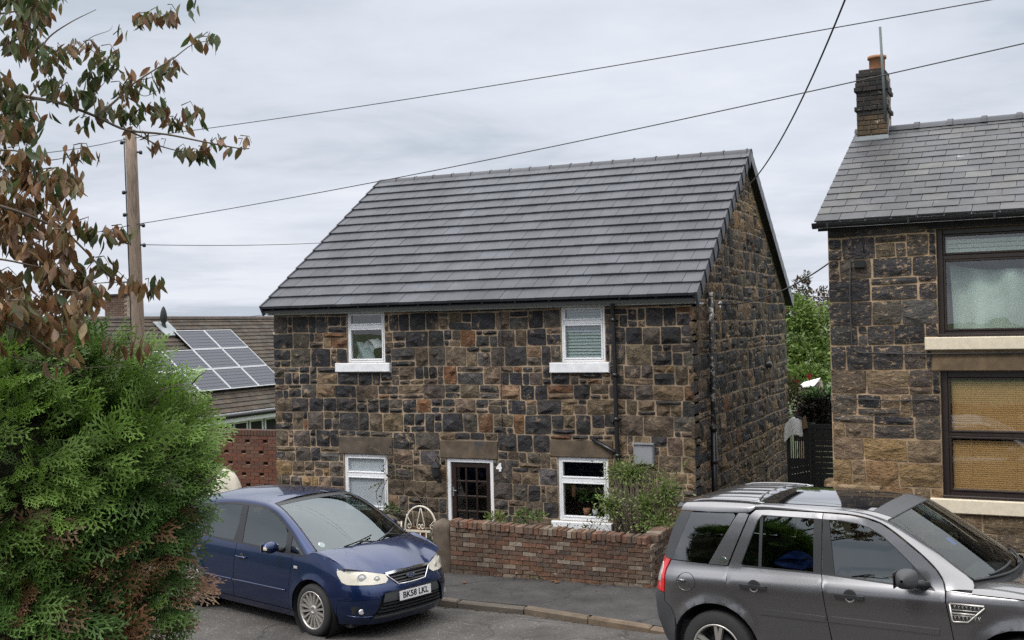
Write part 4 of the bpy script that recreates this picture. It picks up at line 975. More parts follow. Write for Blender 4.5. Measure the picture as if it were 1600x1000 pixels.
# stub of sandstone wall at the corner of the right-hand house
sw_ = thing('sandstone_wall_stub', 'short stub of rough tan sandstone wall behind the roof of the grey car', 'wall', tuple(HO - HE * .2 + V(0, -.1, .1)))
R = random.Random(3); uu = H(1288, 760, .1)[0]; zz = H(1310, 752, .1)[1]; u_ = uu; lb = []
for r_ in range(4):
    u_ = uu + (0 if r_ % 2 else -.02)
    for w_ in ((.45, .33) if r_ % 2 else (.30, .48)):
        b1 = zz - .30 * (r_ + 1) + .0; m = stone(HO + HN * .02, HE, EZ, HN, (u_, u_ + w_, b1, b1 + .29), R.choice([(.30, .19, .085), (.25, .17, .09), (.27, .18, .08)]), R, proud=.12, rough=.05, seat=.3); m.build('stone', M['stone_right'], sw_)
        u_ += w_
MB().obox(HO + HE * (uu + .03) + EZ * .05 - HN * .2, HE * .7, HN * .3, EZ * (zz - .1)).build('wall_core', M['mortar_tan'], sw_)

# ------------------------------------------------------------------ bungalow on the left with solar panels
bx = at(330, 497, 39.0); BX, BZ = bx[0], bx[2]; TH = radians(40)
sl2 = V(cos(TH), 0, -sin(TH)); nb2 = V(sin(TH), 0, cos(TH)); RO = V(BX, 0, BZ)
bun = thing('bungalow', 'long low bungalow with a brown tiled roof behind the conifer', 'house', (BX, 36, -.9))
Y0, Y1 = 22.5, 62.0; 
def BR(x, y): return onP(x, y, RO, nb2)
SLN = float((BR(392, 641) - RO) @ sl2)
bl = MB(); 
for k, s_ in enumerate((1, -1)):
    sl_ = V(cos(TH) * s_, 0, -sin(TH)); q = [RO + EY * Y0, RO + EY * Y1, RO + EY * Y1 + sl_ * SLN, RO + EY * Y0 + sl_ * SLN]
    bl.prism(q if k else q[::-1], (0, 0, -.12))
M['btile'] = mat('brown_concrete_tile', tint=True, rough=.9, var=.3, vscale=3, bump=.6, bscale=18, bdist=.03)
brf = bl.build('roof', M['btile'], bun)
brf.data.attributes['tint']; 
R = random.Random(9); tl_ = MB(); exb = .2; nr = int(SLN / exb); nyt = int((Y1 - Y0) / .33)
for r_ in range(nr):
    for i in range(nyt):
        o = RO + EY * (Y0 + i * .33 + (.165 if r_ % 2 else 0)) + sl2 * (r_ * exb) + nb2 * .0; c = R.choice([(.115, .085, .06), (.14, .105, .075), (.095, .075, .058), (.13, .11, .085)])
        tl_.hexa([o, o + sl2 * .23, o + sl2 * .23 + EY * .32, o + EY * .32, o + nb2 * .01, o + sl2 * .23 + nb2 * .04, o + sl2 * .23 + EY * .32 + nb2 * .04, o + EY * .32 + nb2 * .01], c)
tl_.build('roof_tiles', M['btile'], brf, kind='stuff')
y = Y0
for i in range(int((Y1 - Y0) / .45)):
    MB().grid(lambda s, t: V(BX + cos(pi * s) * .13, Y0 + i * .45 + .44 * t, BZ - .04 + sin(pi * s) * .11), 5, 1, (.13, .10, .08)).build('ridge_tile', M['btile'], brf)
# walls, fascia, windows of the bungalow
ev = RO + sl2 * SLN; wx = ev[0] - .45
MB().box((BX - 3.6, Y0 + .5, -1.5), (wx, Y1 - .5, ev[2] - .1)).build('wall', M['brick_mortar'], bun)
MB().box((wx, Y0 + .3, ev[2] - .30), (ev[0] + .02, Y1 - .3, ev[2] - .16)).box((ev[0] - .0, Y0, ev[2] - .28), (ev[0] + .03, Y1, ev[2] - .02)).build('white_fascia', M['upvc'], bun)
MB().tube([(ev[0] + .09, Y0, ev[2] - .1), (ev[0] + .09, Y1, ev[2] - .1)], .07, 8).build('gutter', M['black'], bun)
wz0, wz1 = ev[2] - 1.6, ev[2] - .34
def WYp(x): return float(onP(x, 660, (wx + .02, 0, 0), (1, 0, 0))[1])
for p0, p1 in ((250, 300), (310, 361), (364, 387), (389, 411), (413, 446)):
    window_unit(bun, V(wx + .02, 0, 0), EY, EZ, EX, (WYp(p0), WYp(p1), wz0, wz1), -.02, .08, M['upvc'], M['glass'], .62 if p0 > 400 else None, cas=False,
        backing=[lambda fr, B, a, b, e, d: MB().obox(B + EY * a + EZ * e - EX * .045, EY * (b - a), EZ * (d - e), EX * .004).build('net_curtain', M['frost'], fr), None] if p0 > 400 else None)
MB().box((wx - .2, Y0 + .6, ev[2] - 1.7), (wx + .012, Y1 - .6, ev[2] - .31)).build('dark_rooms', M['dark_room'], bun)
# chimney
pc = at(191, 500, 39.5); cw = .95
cm = MB().box((pc[0] - cw / 2, pc[1] - .3, pc[2] - .6), (pc[0] + cw / 2, pc[1] + .3, pc[2] + .84)).build('chimney', M['brick_mortar'], bun); R = random.Random(2)
for r_ in range(11):
    for i in range(4):
        x = pc[0] - cw / 2 + i * .24 - (.12 if r_ % 2 else 0); a3, b3 = max(x, pc[0] - cw / 2), min(x + .23, pc[0] + cw / 2)
        if b3 - a3 > .03: MB().obox((a3, pc[1] - .33, pc[2] + .0 + r_ * .077), (b3 - a3, 0, 0), (0, .05, 0), (0, 0, .067), R.choice([(.17, .10, .07), (.14, .08, .06), (.2, .13, .09)])).build('brick', M['brick_new'], cm)
MB().box((pc[0] - cw / 2 - .2, pc[1] - .4, pc[2] + .85), (pc[0] + cw / 2 + .06, pc[1] + .4, pc[2] + .91)).build('coping', M['black_matt'], cm)
MB().lathe((pc[0] + .2, pc[1], pc[2] + .9), EZ, [(.12, 0), (.12, .28), (.15, .3), (.1, .32)], 12).build('chimney_pot', M['terracotta'], cm)
# dark cowl beside the ridge, with its lead slate
q = BR(256, 515); vq = MB().lathe(q, EZ, [(.10, -.1), (.08, .12), (.06, .2), (.10, .28), (.12, .40), (.09, .58), (.05, .70), (.001, .76)], 12); vq.build('vent_cowl', M['black_matt'], bun)
MB().obox(q + EY * -.3 - sl2 * .3 + nb2 * .06, EY * .7, sl2 * .7, nb2 * .03).build('lead_flashing', M['lead'], bun)
# solar panels: landscape modules laid out on the roof plane
M['pv'] = mat('solar_cells', (.060, .064, .085), rough=.45, spec=.4)
M['alu'] = mat('aluminium_frame', (.50, .52, .54), rough=.5)
q00 = BR(357, 521)      # top right corner of the array
q11 = BR(430, 607); q01 = BR(266, 521)
pwid = float((q00 - q01) @ EY) / 2; s_0 = float((q00 - RO) @ sl2); s_1 = float((q11 - RO) @ sl2)
ph_ = (s_1 - s_0) / 3; yR = float(q00[1])
def panel(row, col, lab):
    """col counts from the far right column towards the camera"""
    o = RO + EY * (yR - (col + 1) * pwid) + sl2 * (s_0 + row * ph_) + nb2 * .12
    t = thing('solar_panel', lab, 'solar panel', tuple(o), 0, 'solar panels on the bungalow roof')
    MB().obox(o, EY * (pwid - .02), sl2 * (ph_ - .02), nb2 * .03).build('backing', M['black_matt'], t)
    f_ = .024; m = MB(); Y_, S_ = pwid - .02, ph_ - .02
    for (a, b, c, d) in ((0, Y_, 0, f_), (0, Y_, S_ - f_, S_), (0, f_, f_ + .001, S_ - f_ - .001), (Y_ - f_, Y_, f_ + .001, S_ - f_ - .001)): m.obox(o + EY * a + sl2 * c, EY * (b - a), sl2 * (d - c), nb2 * .055)
    m.build('frame', M['alu'], t); m = MB(); nx_, ny_ = 10, 6
    for i in range(nx_):
        for j in range(ny_):
            a = f_ + (Y_ - 2 * f_) * i / nx_; c = f_ + (S_ - 2 * f_) * j / ny_; m.obox(o + EY * (a + .006) + sl2 * (c + .006) + nb2 * .03, EY * ((Y_ - 2 * f_) / nx_ - .012), sl2 * ((S_ - 2 * f_) / ny_ - .012), nb2 * .01)
    m.build('cells', M['pv'], t, kind='stuff')
names = {(0, 0): 'top right solar panel of the array', (0, 1): 'top left solar panel, highest row beside the vent cowl', (1, 0): 'right-hand solar panel of the middle row', (1, 1): 'second solar panel from the right in the middle row',
         (1, 2): 'third solar panel from the right in the middle row, in front of the bare tiles', (1, 3): 'leftmost solar panel of the middle row, mostly behind the conifer', (2, 0): 'bottom right solar panel, nearest the stone cottage',
         (2, 1): 'second solar panel from the right in the bottom row', (2, 2): 'third solar panel from the right in the bottom row, touching the conifer', (2, 3): 'leftmost solar panel of the bottom row, behind the conifer'}
for (r_, c_), lab in names.items(): panel(r_, c_, lab)
q = BR(424, 524); panel_o = q + nb2 * .1
m = MB().obox(panel_o, EY * 1.4, sl2 * 1.0, nb2 * .06); tag(m.build('skylight', M['alu'], bun), 'pale roof window at the edge of the cottage')

# ------------------------------------------------------------------ pierced brick wall beside the cottage
PY = 19.4
zt = onY(400, 672, PY)[2]; xa, xb = -17.2, onY(434, 700, PY)[0] + .35
pwl = thing('pierced_brick_wall', 'red brick screen wall with rows of square holes beside the cottage', 'wall', ((xa + xb) / 2, PY, -.1))
MB().box((xa, PY + .13, -.3), (xb, PY + .20, zt - .1)).build('dark_backing_course', M['brick_mortar'], pwl)
R = random.Random(6); lb = []; rh_ = .077; nrow = 24
for r_ in range(nrow):
    z = zt - .12 - (r_ + 1) * rh_; x = xa - (.12 if r_ % 2 else 0); i = 0
    while x < xb:
        hole = (r_ % 3 == 1) and ((i + (r_ // 3)) % 2 == 0)
        w_ = .225; a3, b3 = x, x + w_ - .011
        if hole: a3 += .11
        if b3 < xb: lb.append(MB().obox((a3, PY + R.uniform(-.003, .003), z + .005), (b3 - a3, 0, 0), (0, .125, 0), (0, 0, rh_ - .011), R.choice([(.24, .085, .05), (.27, .10, .06), (.21, .08, .05), (.25, .12, .08), (.19, .09, .065)])))
        x += w_; i += 1
x = xa
while x < xb:
    lb.append(MB().obox((x, PY - .01, zt - .115), (.068, 0, 0), (0, .22, 0), (0, 0, .115), R.choice([(.20, .09, .055), (.17, .09, .06), (.15, .09, .065)]), bev=.006)); x += .078
# mortar beds between the courses, leaving the holes open
mb_ = MB()
for r_ in range(nrow): z = zt - .12 - (r_ + 1) * rh_; mb_.box((xa, PY + .012, z - .006), (xb, PY + .12, z + .005))
mb_.build('mortar_beds', M['mortar'], pwl)
pieces(lb, 'brick', M['brick_new'], pwl, 300, 'hidden_bricks', lambda m: 1 if px(m.v[0])[0] > 330 and px(m.v[0])[1] < 775 else .05)
# cream cover over a bulky thing behind the blue car
cvr = MB(); cq = at(349, 775, 18.0)
def cov(s, t):
    A = 2 * pi * s; hgt = 1.5 if 1 else 0
    r0 = .36 * (1 + .10 * sin(3 * A + 1) + .05 * sin(7 * A + 5 * t)); k = (1 - t) ** .42 if t > 0 else 1; k = sqrt(max(0, 1 - t ** 3.2))
    return V(cq[0] + cos(A) * r0 * k + .05 * t, cq[1] + sin(A) * r0 * .8 * k, .1 + t * (cq[2] + .44 - .1) + .02 * sin(5 * A) * t)
cvr.grid(cov, 28, 22); tag(cvr.build('covered_bundle', M['cream_cloth']), 'cream fabric cover over something upright behind the blue car', 'cover')

# ------------------------------------------------------------------ utility pole, lamp, overhead lines
PT = at(204, 204, 23.0); PB = at(216, 520, 23.0); dirp = (PB - PT) / np.linalg.norm(PB - PT); PBt = PT + dirp * (PT[2] / -dirp[2] + .2)
up_ = thing('utility_pole', 'weathered brown wooden utility pole behind the conifer', 'utility pole', tuple(PBt))
MB().tube([PT + (PBt - PT) * i / 8 for i in range(9)], [.112 + .004 * i for i in range(9)], 14).lathe(PT + V(0, 0, 0), (0, 0, 1), [(.112, 0), (.09, .02), (.001, .03)], 14).build('pole', M['pole'], up_)
def onpole(y_): t = (y_ - 204) / (520 - 204); return PT + (PB - PT) * t
m = MB()
for yy, sx in ((222, -1), (300, -1), (335, -1), (352, 1), (383, 1), (238, 1)): q = onpole(yy); m.tube([q + RT0 * .1 * sx, q + RT0 * .19 * sx], .02, 6).lathe(q + RT0 * .19 * sx - EZ * .05, EZ, [(.001, 0), (.035, .01), (.035, .07), (.001, .09)], 8)
m.build('insulators', M['black'], up_)
m = MB().tube([onpole(y_) - RT0 * .12 + V(-.0, -.03, 0) for y_ in (215, 280, 340, 400, 440, 520)], .013, 5); m.build('riser_cable', M['cable'], up_)
q = onpole(441); D_ = px(q)[2]; a_ = at(134, 443, D_ - .3)
lmp = MB().tube([q, q * .5 + a_ * .5 + V(0, 0, .02), a_], .02, 6); lamp_ = lmp.build('lamp_arm', M['steel'], up_)
dirn = unit(a_ - q); MB().tube([a_ + dirn * .0, a_ + dirn * .08, a_ + dirn * .28, a_ + dirn * .36], [.03, .07, .085, .03], 10).build('lamp_head', M['alu'], up_)
def wire(p0, p1, sag, r, lab, grp=None, n=24, cat='cable', extra=None, k=1):
    p0, p1 = np.asarray(p0, float), np.asarray(p1, float)
    if k > 1: p1 = p0 + k * (p1 - p0) + EZ * 4 * sag * k * (k - 1); sag *= k * k; n = 40
    m = MB().tube([p0 + (p1 - p0) * (i / n) - EZ * sag * 4 * (i / n) * (1 - i / n) for i in range(n + 1)], r, 5)
    if extra: m.tube(extra, r, 5)
    o = m.build('overhead_cable', M['cable']); tag(o, lab, cat, grp); return o
wire(onpole(216) + RT0 * .05, at(1700, -28, 13.0), .10, .0078, 'highest thin overhead cable, from the pole top to the upper right corner', k=1.7)
wire(onpole(216) - RT0 * .05, at(-60, 245, 19), .1, .0078, 'thin overhead cable leaving the pole top to the left through the cherry branches', k=1.8)
wire(onpole(351), at(1700, 45, 12.0), .12, .0078, 'thin overhead cable crossing just above the ridge of the stone cottage', k=1.6)
wire(onpole(351) - RT0 * .05, at(60, 372, 20), .05, .009, 'short length of cable running left from the middle of the pole', k=1.8)
wire(onpole(382), at(620, 371, 34), .1, .0078, 'lowest thin cable running level from the pole to behind the cottage roof')
ga = G(1155, 302, .05)
wire(ga, at(1336, -40, 11.5), .35, .011, 'thick black service cable dropping from the top edge to the cottage gable', k=1.5)
m = MB().tube([G(1155, 302, .0), G(1155, 302, .10)], .02, 6).tube([G(1150, 296, .05), G(1160, 306, .05)], .012, 6).lathe(G(1146, 304, .04), (0, 0, 1), [(.001, 0), (.04, .01), (.04, .06), (.001, .08)], 8); m.build('cable_bracket', M['black'], wall_g)
gb2 = G(1122, 476, .12); hb = hw(*H(1333, 384), .10)
wire(gb2, hb, .22, .011, 'twisted cable slung across the passage between the two stone houses', extra=[hb, hw(*H(1330, 372), .05)])
m = MB()
for k in range(2): m.tube([FP(1090 + i * 1.2, 469 + .35 * i + (1 if (i + k) % 2 else -1) * .6, .06 + .01 * (i % 2)) if 1090 + i * 1.2 < 1083 else V(RX + .06 + .02 * (i % 2), FY + .05 + i * .018, gb2[2] + .02 * ((i + k) % 2) - .0) for i in range(26)], .009, 5)
m.tube([gb2, gb2 + V(0, .12, -.06), gb2 + V(0, .22, .05), gb2 + V(0, .3, .0)], .012, 6); m.tube([gb2 + V(0, .02, 0), gb2 + V(0, .14, .06), gb2 + V(0, .25, -.05)], .012, 6)
m.build('twisted_cable', M['alu'], wall_g)
wire(at(345, 497, 38), onY(430, 490, 17.9), .02, .006, 'low cable running from the bungalow ridge to the corner of the cottage')
m = MB().lathe(G(1196, 570, .0), (1, 0, 0), [(.001, .14), (.07, .12), (.07, 0)], 12); m.build('overflow_pipe', M['black'], wall_g)
# ------------------------------------------------------------------ cars
def mpaint(name, col, metal, rough, coat=1.0):
    m = mat(name, col, rough=rough, metal=metal, coat=coat, obj=True); t = m.node_tree; n = t.nodes; l = t.links; b = n['Principled BSDF']
    # fine flake and a film of dust that makes the gloss uneven
    tc_ = n.new('ShaderNodeTexCoord'); q = n.new('ShaderNodeTexNoise'); q.inputs['Scale'].default_value = 3; q.inputs['Detail'].default_value = 8; l.new(tc_.outputs['Object'], q.inputs[0])
    mr = n.new('ShaderNodeMapRange'); mr.inputs[1].default_value = .35; mr.inputs[2].default_value = .7; mr.inputs[3].default_value = .02; mr.inputs[4].default_value = .12; l.new(q.outputs[0], mr.inputs[0]); l.new(mr.outputs[0], b.inputs['Coat Roughness'])
    return m
M['blue'] = mpaint('dark_blue_paint', (.0032, .018, .080), .70, .30)
M['grey'] = mpaint('grey_metallic_paint', (.205, .205, .215), .88, .28)
M['tyre'] = mat('tyre_rubber', (.022, .022, .023), rough=.8, obj=True, bump=.3, bscale=30)
M['alloy'] = mat('alloy_wheel', (.50, .48, .45), rough=.35, metal=.7)
M['chrome'] = mat('chrome', (.75, .76, .78), rough=.12, metal=1)
M['trim'] = mat('black_trim', (.020, .021, .024), rough=.5)
M['trim_grey'] = mat('dark_grey_plastic', (.045, .047, .052), rough=.6)
M['carglass'] = glass('car_glass', (.26, .31, .30), .10, gcol=(.93, 1, 1))
M['privacy'] = glass('dark_car_glass', (.10, .11, .12), .13)
M['screen'] = glass('windscreen_glass', (.50, .56, .54), .08, gcol=(.86, .96, 1))
M['screen_dark'] = glass('dark_windscreen_glass', (.45, .50, .48), .0, gcol=(.9, .97, 1))
M['seat'] = mat('dark_seat_fabric', (.035, .035, .038), rough=.9)
M['lens'] = mat('clouded_headlamp_lens', (.60, .57, .48), rough=.16, coat=1, var=.10, vscale=12, obj=True)
M['lens_clear'] = mat('silver_reflector', (.72, .72, .70), rough=.15, metal=.5, coat=1)
M['red_lens'] = mat('red_lamp_lens', (.55, .012, .012), rough=.12, coat=1)
M['plate'] = mat('white_number_plate', (.72, .72, .74), rough=.35)
M['ink'] = mat('black_ink', (.012, .012, .014), rough=.5)
M['badge_blue'] = mat('blue_badge', (.01, .03, .12), rough=.2, coat=1)
M['sticker'] = mat('blue_sticker', (.05, .14, .55), rough=.5)
M['bag'] = mat('blue_bag', (.02, .05, .30), rough=.6)
M['amber'] = mat('amber_lens', (.65, .55, .42), rough=.2, coat=1)

def smooth_tab(xs, ys):
    x = np.linspace(xs[0], xs[-1], 400); y = np.interp(x, xs, ys); k = np.hanning(17); k /= k.sum()
    yp = np.concatenate([2 * y[0] - y[8:0:-1], y, 2 * y[-1] - y[-2:-10:-1]]); return x, np.convolve(yp, k, 'valid')
class Car:
    def __init__(s, name, label, O, h, pitch, spec):
        s.t = thing(name, label, 'car', tuple(O)); s.t.rotation_euler = Matrix(((cos(h) * cos(pitch), -sin(h), -sin(pitch) * cos(h)), (sin(h) * cos(pitch), cos(h), -sin(pitch) * sin(h)), (sin(pitch), 0, cos(pitch)))).to_euler()
        ABS[s.t.name] = (0, 0, 0); s.h, s.p, s.O = h, pitch, V(*O); s.__dict__.update(spec)
        s.wt = smooth_tab(*s.W)
    def w(s, z): return float(np.interp(z, *s.wt))
    def plan(s, x):
        """share of the half width left at x (rounded corners)"""
        if x > s.xf0: return max(0, 1 - ((x - s.xf0) / (s.xf1 - s.xf0)) ** s.nf) ** (1 / s.nf) if x < s.xf1 else 0
        if x < s.xr0: return max(0, 1 - ((s.xr0 - x) / (s.xr0 - s.xr1)) ** s.nr) ** (1 / s.nr) if x > s.xr1 else 0
        return 1
    def nose(s, z): return float(np.interp(z, *s.NOSE))
    def tail(s, z): return float(np.interp(z, *s.TAIL))
    def side(s, x, z, off=0.0):
        y = s.w(z) * s.plan(x - (s.nose(z) if x > s.xf0 else s.tail(z)) * (max(0, x - s.xf0) / (s.xf1 - s.xf0) + max(0, s.xr0 - x) / (s.xr0 - s.xr1)))
        for ax in s.axles:
            d = math.hypot(x - ax, z - s.rw); R_ = s.arch
            if d < R_ + .16 and z < s.rw + R_ + .16: y += s.flare * math.exp(-((d - R_) / .055) ** 2) if d > R_ else s.flare
        return V(x, -(y + off), z)
    def face(s, y, z, off=0.0):
        """front fascia: point at width y (signed) and height z"""
        q = min(.999, abs(y) / s.w(z)); return V(s.xf0 + (s.xf1 - s.xf0) * (1 - q ** s.nf) ** (1 / s.nf) + s.nose(z) * (1 - q ** s.nf) ** (1 / s.nf) + off, y, z)
    def mir(s, fn, m): return fn if not m else (lambda *a: fn(*a) * V(1, -1, 1))
    def poly(s, pts, fn, name, mt, parent=None, step=.06, lip=.02, both=True, flip=False, mi_lip=None, label=None, hollow=None):
        res = []
        P2 = [Vector(p) for p in pts]; n = len(P2); vs = list(P2)
        a_ = sum(P2[i].x * P2[(i + 1) % n].y - P2[(i + 1) % n].x * P2[i].y for i in range(n))
        if a_ < 0: P2 = P2[::-1]; vs = list(P2)
        bd = []
        for i in range(n):
            p, q = P2[i], P2[(i + 1) % n]; k = max(1, int((q - p).length / step))
            for j in range(k): bd.append(p + (q - p) * (j / k))
        vs = list(bd); x0, x1 = min(p.x for p in bd), max(p.x for p in bd); z0, z1 = min(p.y for p in bd), max(p.y for p in bd)
        def inside(x, y):
            c = False
            for i in range(len(bd)):
                p, q = bd[i], bd[(i + 1) % len(bd)]
                if (p.y > y) != (q.y > y) and x < (q.x - p.x) * (y - p.y) / (q.y - p.y) + p.x: c = not c
            return c
        nx_, nz_ = int((x1 - x0) / step), int((z1 - z0) / step)
        for i in range(1, nx_ + 1):
            for j in range(1, nz_ + 1):
                x, y = x0 + (i - .5 + .25 * (j % 2)) * (x1 - x0) / (nx_ + .5), z0 + (j - .3) * (z1 - z0) / (nz_ + .5)
                if inside(x, y) and min((Vector((x, y)) - p).length for p in bd) > step * .35: vs.append(Vector((x, y)))
        r_ = delaunay_2d_cdt(vs, [], [list(range(len(bd)))], 1, 1e-5); v2, tri = r_[0], r_[2]
        for m in ((0, 1) if both else (0,)):
            f = s.mir(fn, m); p3 = [f(p.x, p.y) for p in v2]; fs = [tuple(t_) if not (m ^ flip) else tuple(t_)[::-1] for t_ in tri]
            mb = MB(); mb.add(p3, fs, smooth=True)
            if lip:
                ed = set()
                for t_ in fs:
                    for i in range(len(t_)): ed.add((t_[i], t_[(i + 1) % len(t_)]))
                bd_ = [e for e in ed if (e[1], e[0]) not in ed]; nn = {}
                for t_ in fs:
                    N_ = np.cross(p3[t_[1]] - p3[t_[0]], p3[t_[2]] - p3[t_[0]])
                    for i in t_: nn[i] = nn.get(i, 0) + N_
                vv = []; ff = []
                for a, b in bd_:
                    k = len(vv); vv += [p3[a], p3[b], p3[b] - unit(nn[b]) * lip, p3[a] - unit(nn[a]) * lip]; ff.append((k + 1, k, k + 3, k + 2))
                mb.add(vv, ff)
            res.append(mb.build(name, mt, parent if parent is not None else s.t, label))
        return res
    def loft(s, rows, name, mt, both=True, flip=False, parent=None, lip=0, n=None):
        """rows: list of equally long polylines (lists of points)"""
        out_ = []
        for m in ((0, 1) if both else (0,)):
            mb = MB(); k = len(rows[0]); q = V(1, -1, 1) if m else V(1, 1, 1)
            mb.add([p * q for r_ in rows for p in r_], [((i * k + j, (i + 1) * k + j, (i + 1) * k + j + 1, i * k + j + 1) if not (m ^ flip) else (i * k + j + 1, (i + 1) * k + j + 1, (i + 1) * k + j, i * k + j)) for i in range(len(rows) - 1) for j in range(k - 1)], smooth=True)
            out_.append(mb.build(name, mt, parent if parent is not None else s.t))
        return out_
    def wheel(s, x, y, spokes, sgn, r, rim, w_, style):
        t = MB(); o = V(x, y, s.rw); ax = V(0, sgn, 0)
        prof = [(rim, -w_ / 2), (rim + .02, -w_ / 2 - .004), (r - .03, -w_ / 2 + .002), (r - .008, -w_ / 2 + .02), (r, -w_ / 2 + .045), (r, w_ / 2 - .045), (r - .008, w_ / 2 - .02), (r - .03, w_ / 2 - .002), (rim + .02, w_ / 2 + .004), (rim + .004, w_ / 2), (rim, w_ / 2 - .02)]
        t.lathe(o, ax, prof, 40); ty = t.build('wheel', M['tyre'], s.t)
        m = MB().lathe(o, ax, [(rim + .006, w_ / 2 - .004), (rim + .004, w_ / 2 + .003), (rim - .010, w_ / 2 + .003), (rim - .016, w_ / 2 - .012), (rim - .022, w_ / 2 - .09), (rim - .02, -w_ / 2)], 40)
        a, b = V(1, 0, 0), V(0, 0, 1)
        hub = w_ / 2 - .018
        m.lathe(o, ax, [(.075, hub - .03), (.07, hub - .004), (.045, hub + .004), (.032, hub + .008), (.030, hub + .004), (.001, hub + .004)], 16)
        for k in range(spokes):
            for dd in ((-.085, .085) if style == 2 else (0,)):
                A = 2 * pi * k / spokes + .2; d0 = a * cos(A + dd * .9) + b * sin(A + dd * .9); d1 = a * cos(A + dd * 1.5) + b * sin(A + dd * 1.5); tn = np.cross(d1, ax)
                w0, w1_ = (.013, .019) if style == 1 else (.021, .024)
                p = [o + d0 * .06 - tn * w0 + ax * (hub - .02), o + d0 * .06 + tn * w0 + ax * (hub - .02), o + d1 * (rim - .014) + tn * w1_ + ax * (hub - .025), o + d1 * (rim - .014) - tn * w1_ + ax * (hub - .025)]
                q = [o + d0 * .06 - tn * w0 * .7 + ax * (hub + .0), o + d0 * .06 + tn * w0 * .7 + ax * (hub + .0), o + d1 * (rim - .014) + tn * w1_ * .7 + ax * (hub + .012), o + d1 * (rim - .014) - tn * w1_ * .7 + ax * (hub + .012)]
                m.hexa(p + q)
        m.build('rim', M['alloy'], ty)
        MB().lathe(o, ax, [(.001, w_ / 2 - .10), (rim * .62, w_ / 2 - .10), (rim * .62, w_ / 2 - .115)], 24).lathe(o, ax, [(rim * .62, w_ / 2 - .14), (rim - .02, w_ / 2 - .14)], 24).build('brake_disc', M['trim'], ty)
    def liners(s, zt_):
        for ax in s.axles:
            for sg in (-1, 1): MB().lathe((ax, sg * (s.w(.6) - .35), s.rw), (0, sg, 0), [(s.arch + .012, .33 - .0), (s.arch + .0, .0), (.001, 0)], 32).build('wheel_arch_liner', M['black_matt'], s.t)
def arc(cx, cz, r, a0, a1, n=14): return [(cx + r * cos(radians(a0 + (a1 - a0) * i / n)), cz + r * sin(radians(a0 + (a1 - a0) * i / n))) for i in range(n + 1)]
def ipl(pts, n):
    """resample a 3-D polyline smoothly"""
    p = np.array([np.asarray(q, float) for q in pts]); d = np.concatenate([[0], np.cumsum(np.linalg.norm(np.diff(p, axis=0), axis=1))]); t = np.linspace(0, d[-1], n)
    out_ = []
    for q in t:
        i = min(len(p) - 2, int(np.searchsorted(d, q, 'right') - 1)); i = max(i, 0); u = (q - d[i]) / (d[i + 1] - d[i])
        p0, p1, p2, p3 = p[max(i - 1, 0)], p[i], p[i + 1], p[min(i + 2, len(p) - 1)]
        m1 = (p2 - p0) / 2 if i > 0 else (p2 - p1); m2 = (p3 - p1) / 2 if i + 2 < len(p) else (p2 - p1)
        out_.append((2 * u ** 3 - 3 * u ** 2 + 1) * p1 + (u ** 3 - 2 * u ** 2 + u) * m1 + (-2 * u ** 3 + 3 * u ** 2) * p2 + (u ** 3 - u ** 2) * m2)
    return out_
def mirrorp(l): return [p * V(1, -1, 1) for p in l]
def span(L_, R_, k, bow=V(0, 0, 0), ex=2.0):
    """rows between two edge curves with a bow in the middle; bow may be a function of (index share)"""
    rows = []
    for j in range(k + 1):
        t = j / k; sh = 1 - abs(2 * t - 1) ** ex
        rows.append([L_[i] * (1 - t) + R_[i] * t + (bow(i / (len(L_) - 1)) if callable(bow) else bow) * sh for i in range(len(L_))])
    return rows
def seat(c, x, y, z0, back):
    m = MB(); m.obox((x - .25, y - .24, z0), (.5, 0, 0), (0, .48, 0), (0, 0, .14), bev=.04); m.hexa([(x - .30, y - .24, z0 + .05), (x - .18, y - .24, z0 + .05), (x - .18, y + .24, z0 + .05), (x - .30, y + .24, z0 + .05), (x - .48, y - .20, z0 + back), (x - .38, y - .20, z0 + back), (x - .38, y + .20, z0 + back), (x - .48, y + .20, z0 + back)])
    m.obox((x - .52, y - .12, z0 + back + .04), (.09, 0, 0), (0, .24, 0), (0, 0, .17), bev=.03); m.build('seat', M['seat'], c.t)

# ---- blue people carrier, front quarter towards us
c = Car('blue_car', 'dark blue five-door car with clouded headlamps parked half behind the conifer', (-8.81, 12.92, .2), -.311, 0, dict(
    W=([.1, .2, .32, .5, .68, .85, .965, 1.2, 1.45, 1.52, 1.6], [.80, .86, .90, .915, .905, .885, .862, .785, .700, .66, .60]), xf0=.9, xf1=2.16, nf=3.6, xr0=-1.2, xr1=-2.17, nr=3.4,
    NOSE=([.15, .25, .35, .48, .60, .66, .80, .9, 1.0], [-.10, -.02, .015, .03, .01, -.03, -.10, -.20, -.30]), TAIL=([.2, .5, .8, 1.0, 1.3, 1.5], [.05, 0, .0, .05, .25, .45]),
    axles=(1.30, -1.34), rw=.322, arch=.372, flare=.012))
BL = c; T = c.t
belt = lambda x: float(np.interp(x, [-2.1, -1.5, -1.0, -.36, .1, .7, 1.13], [1.0, .992, .995, .99, .975, .965, .962]))
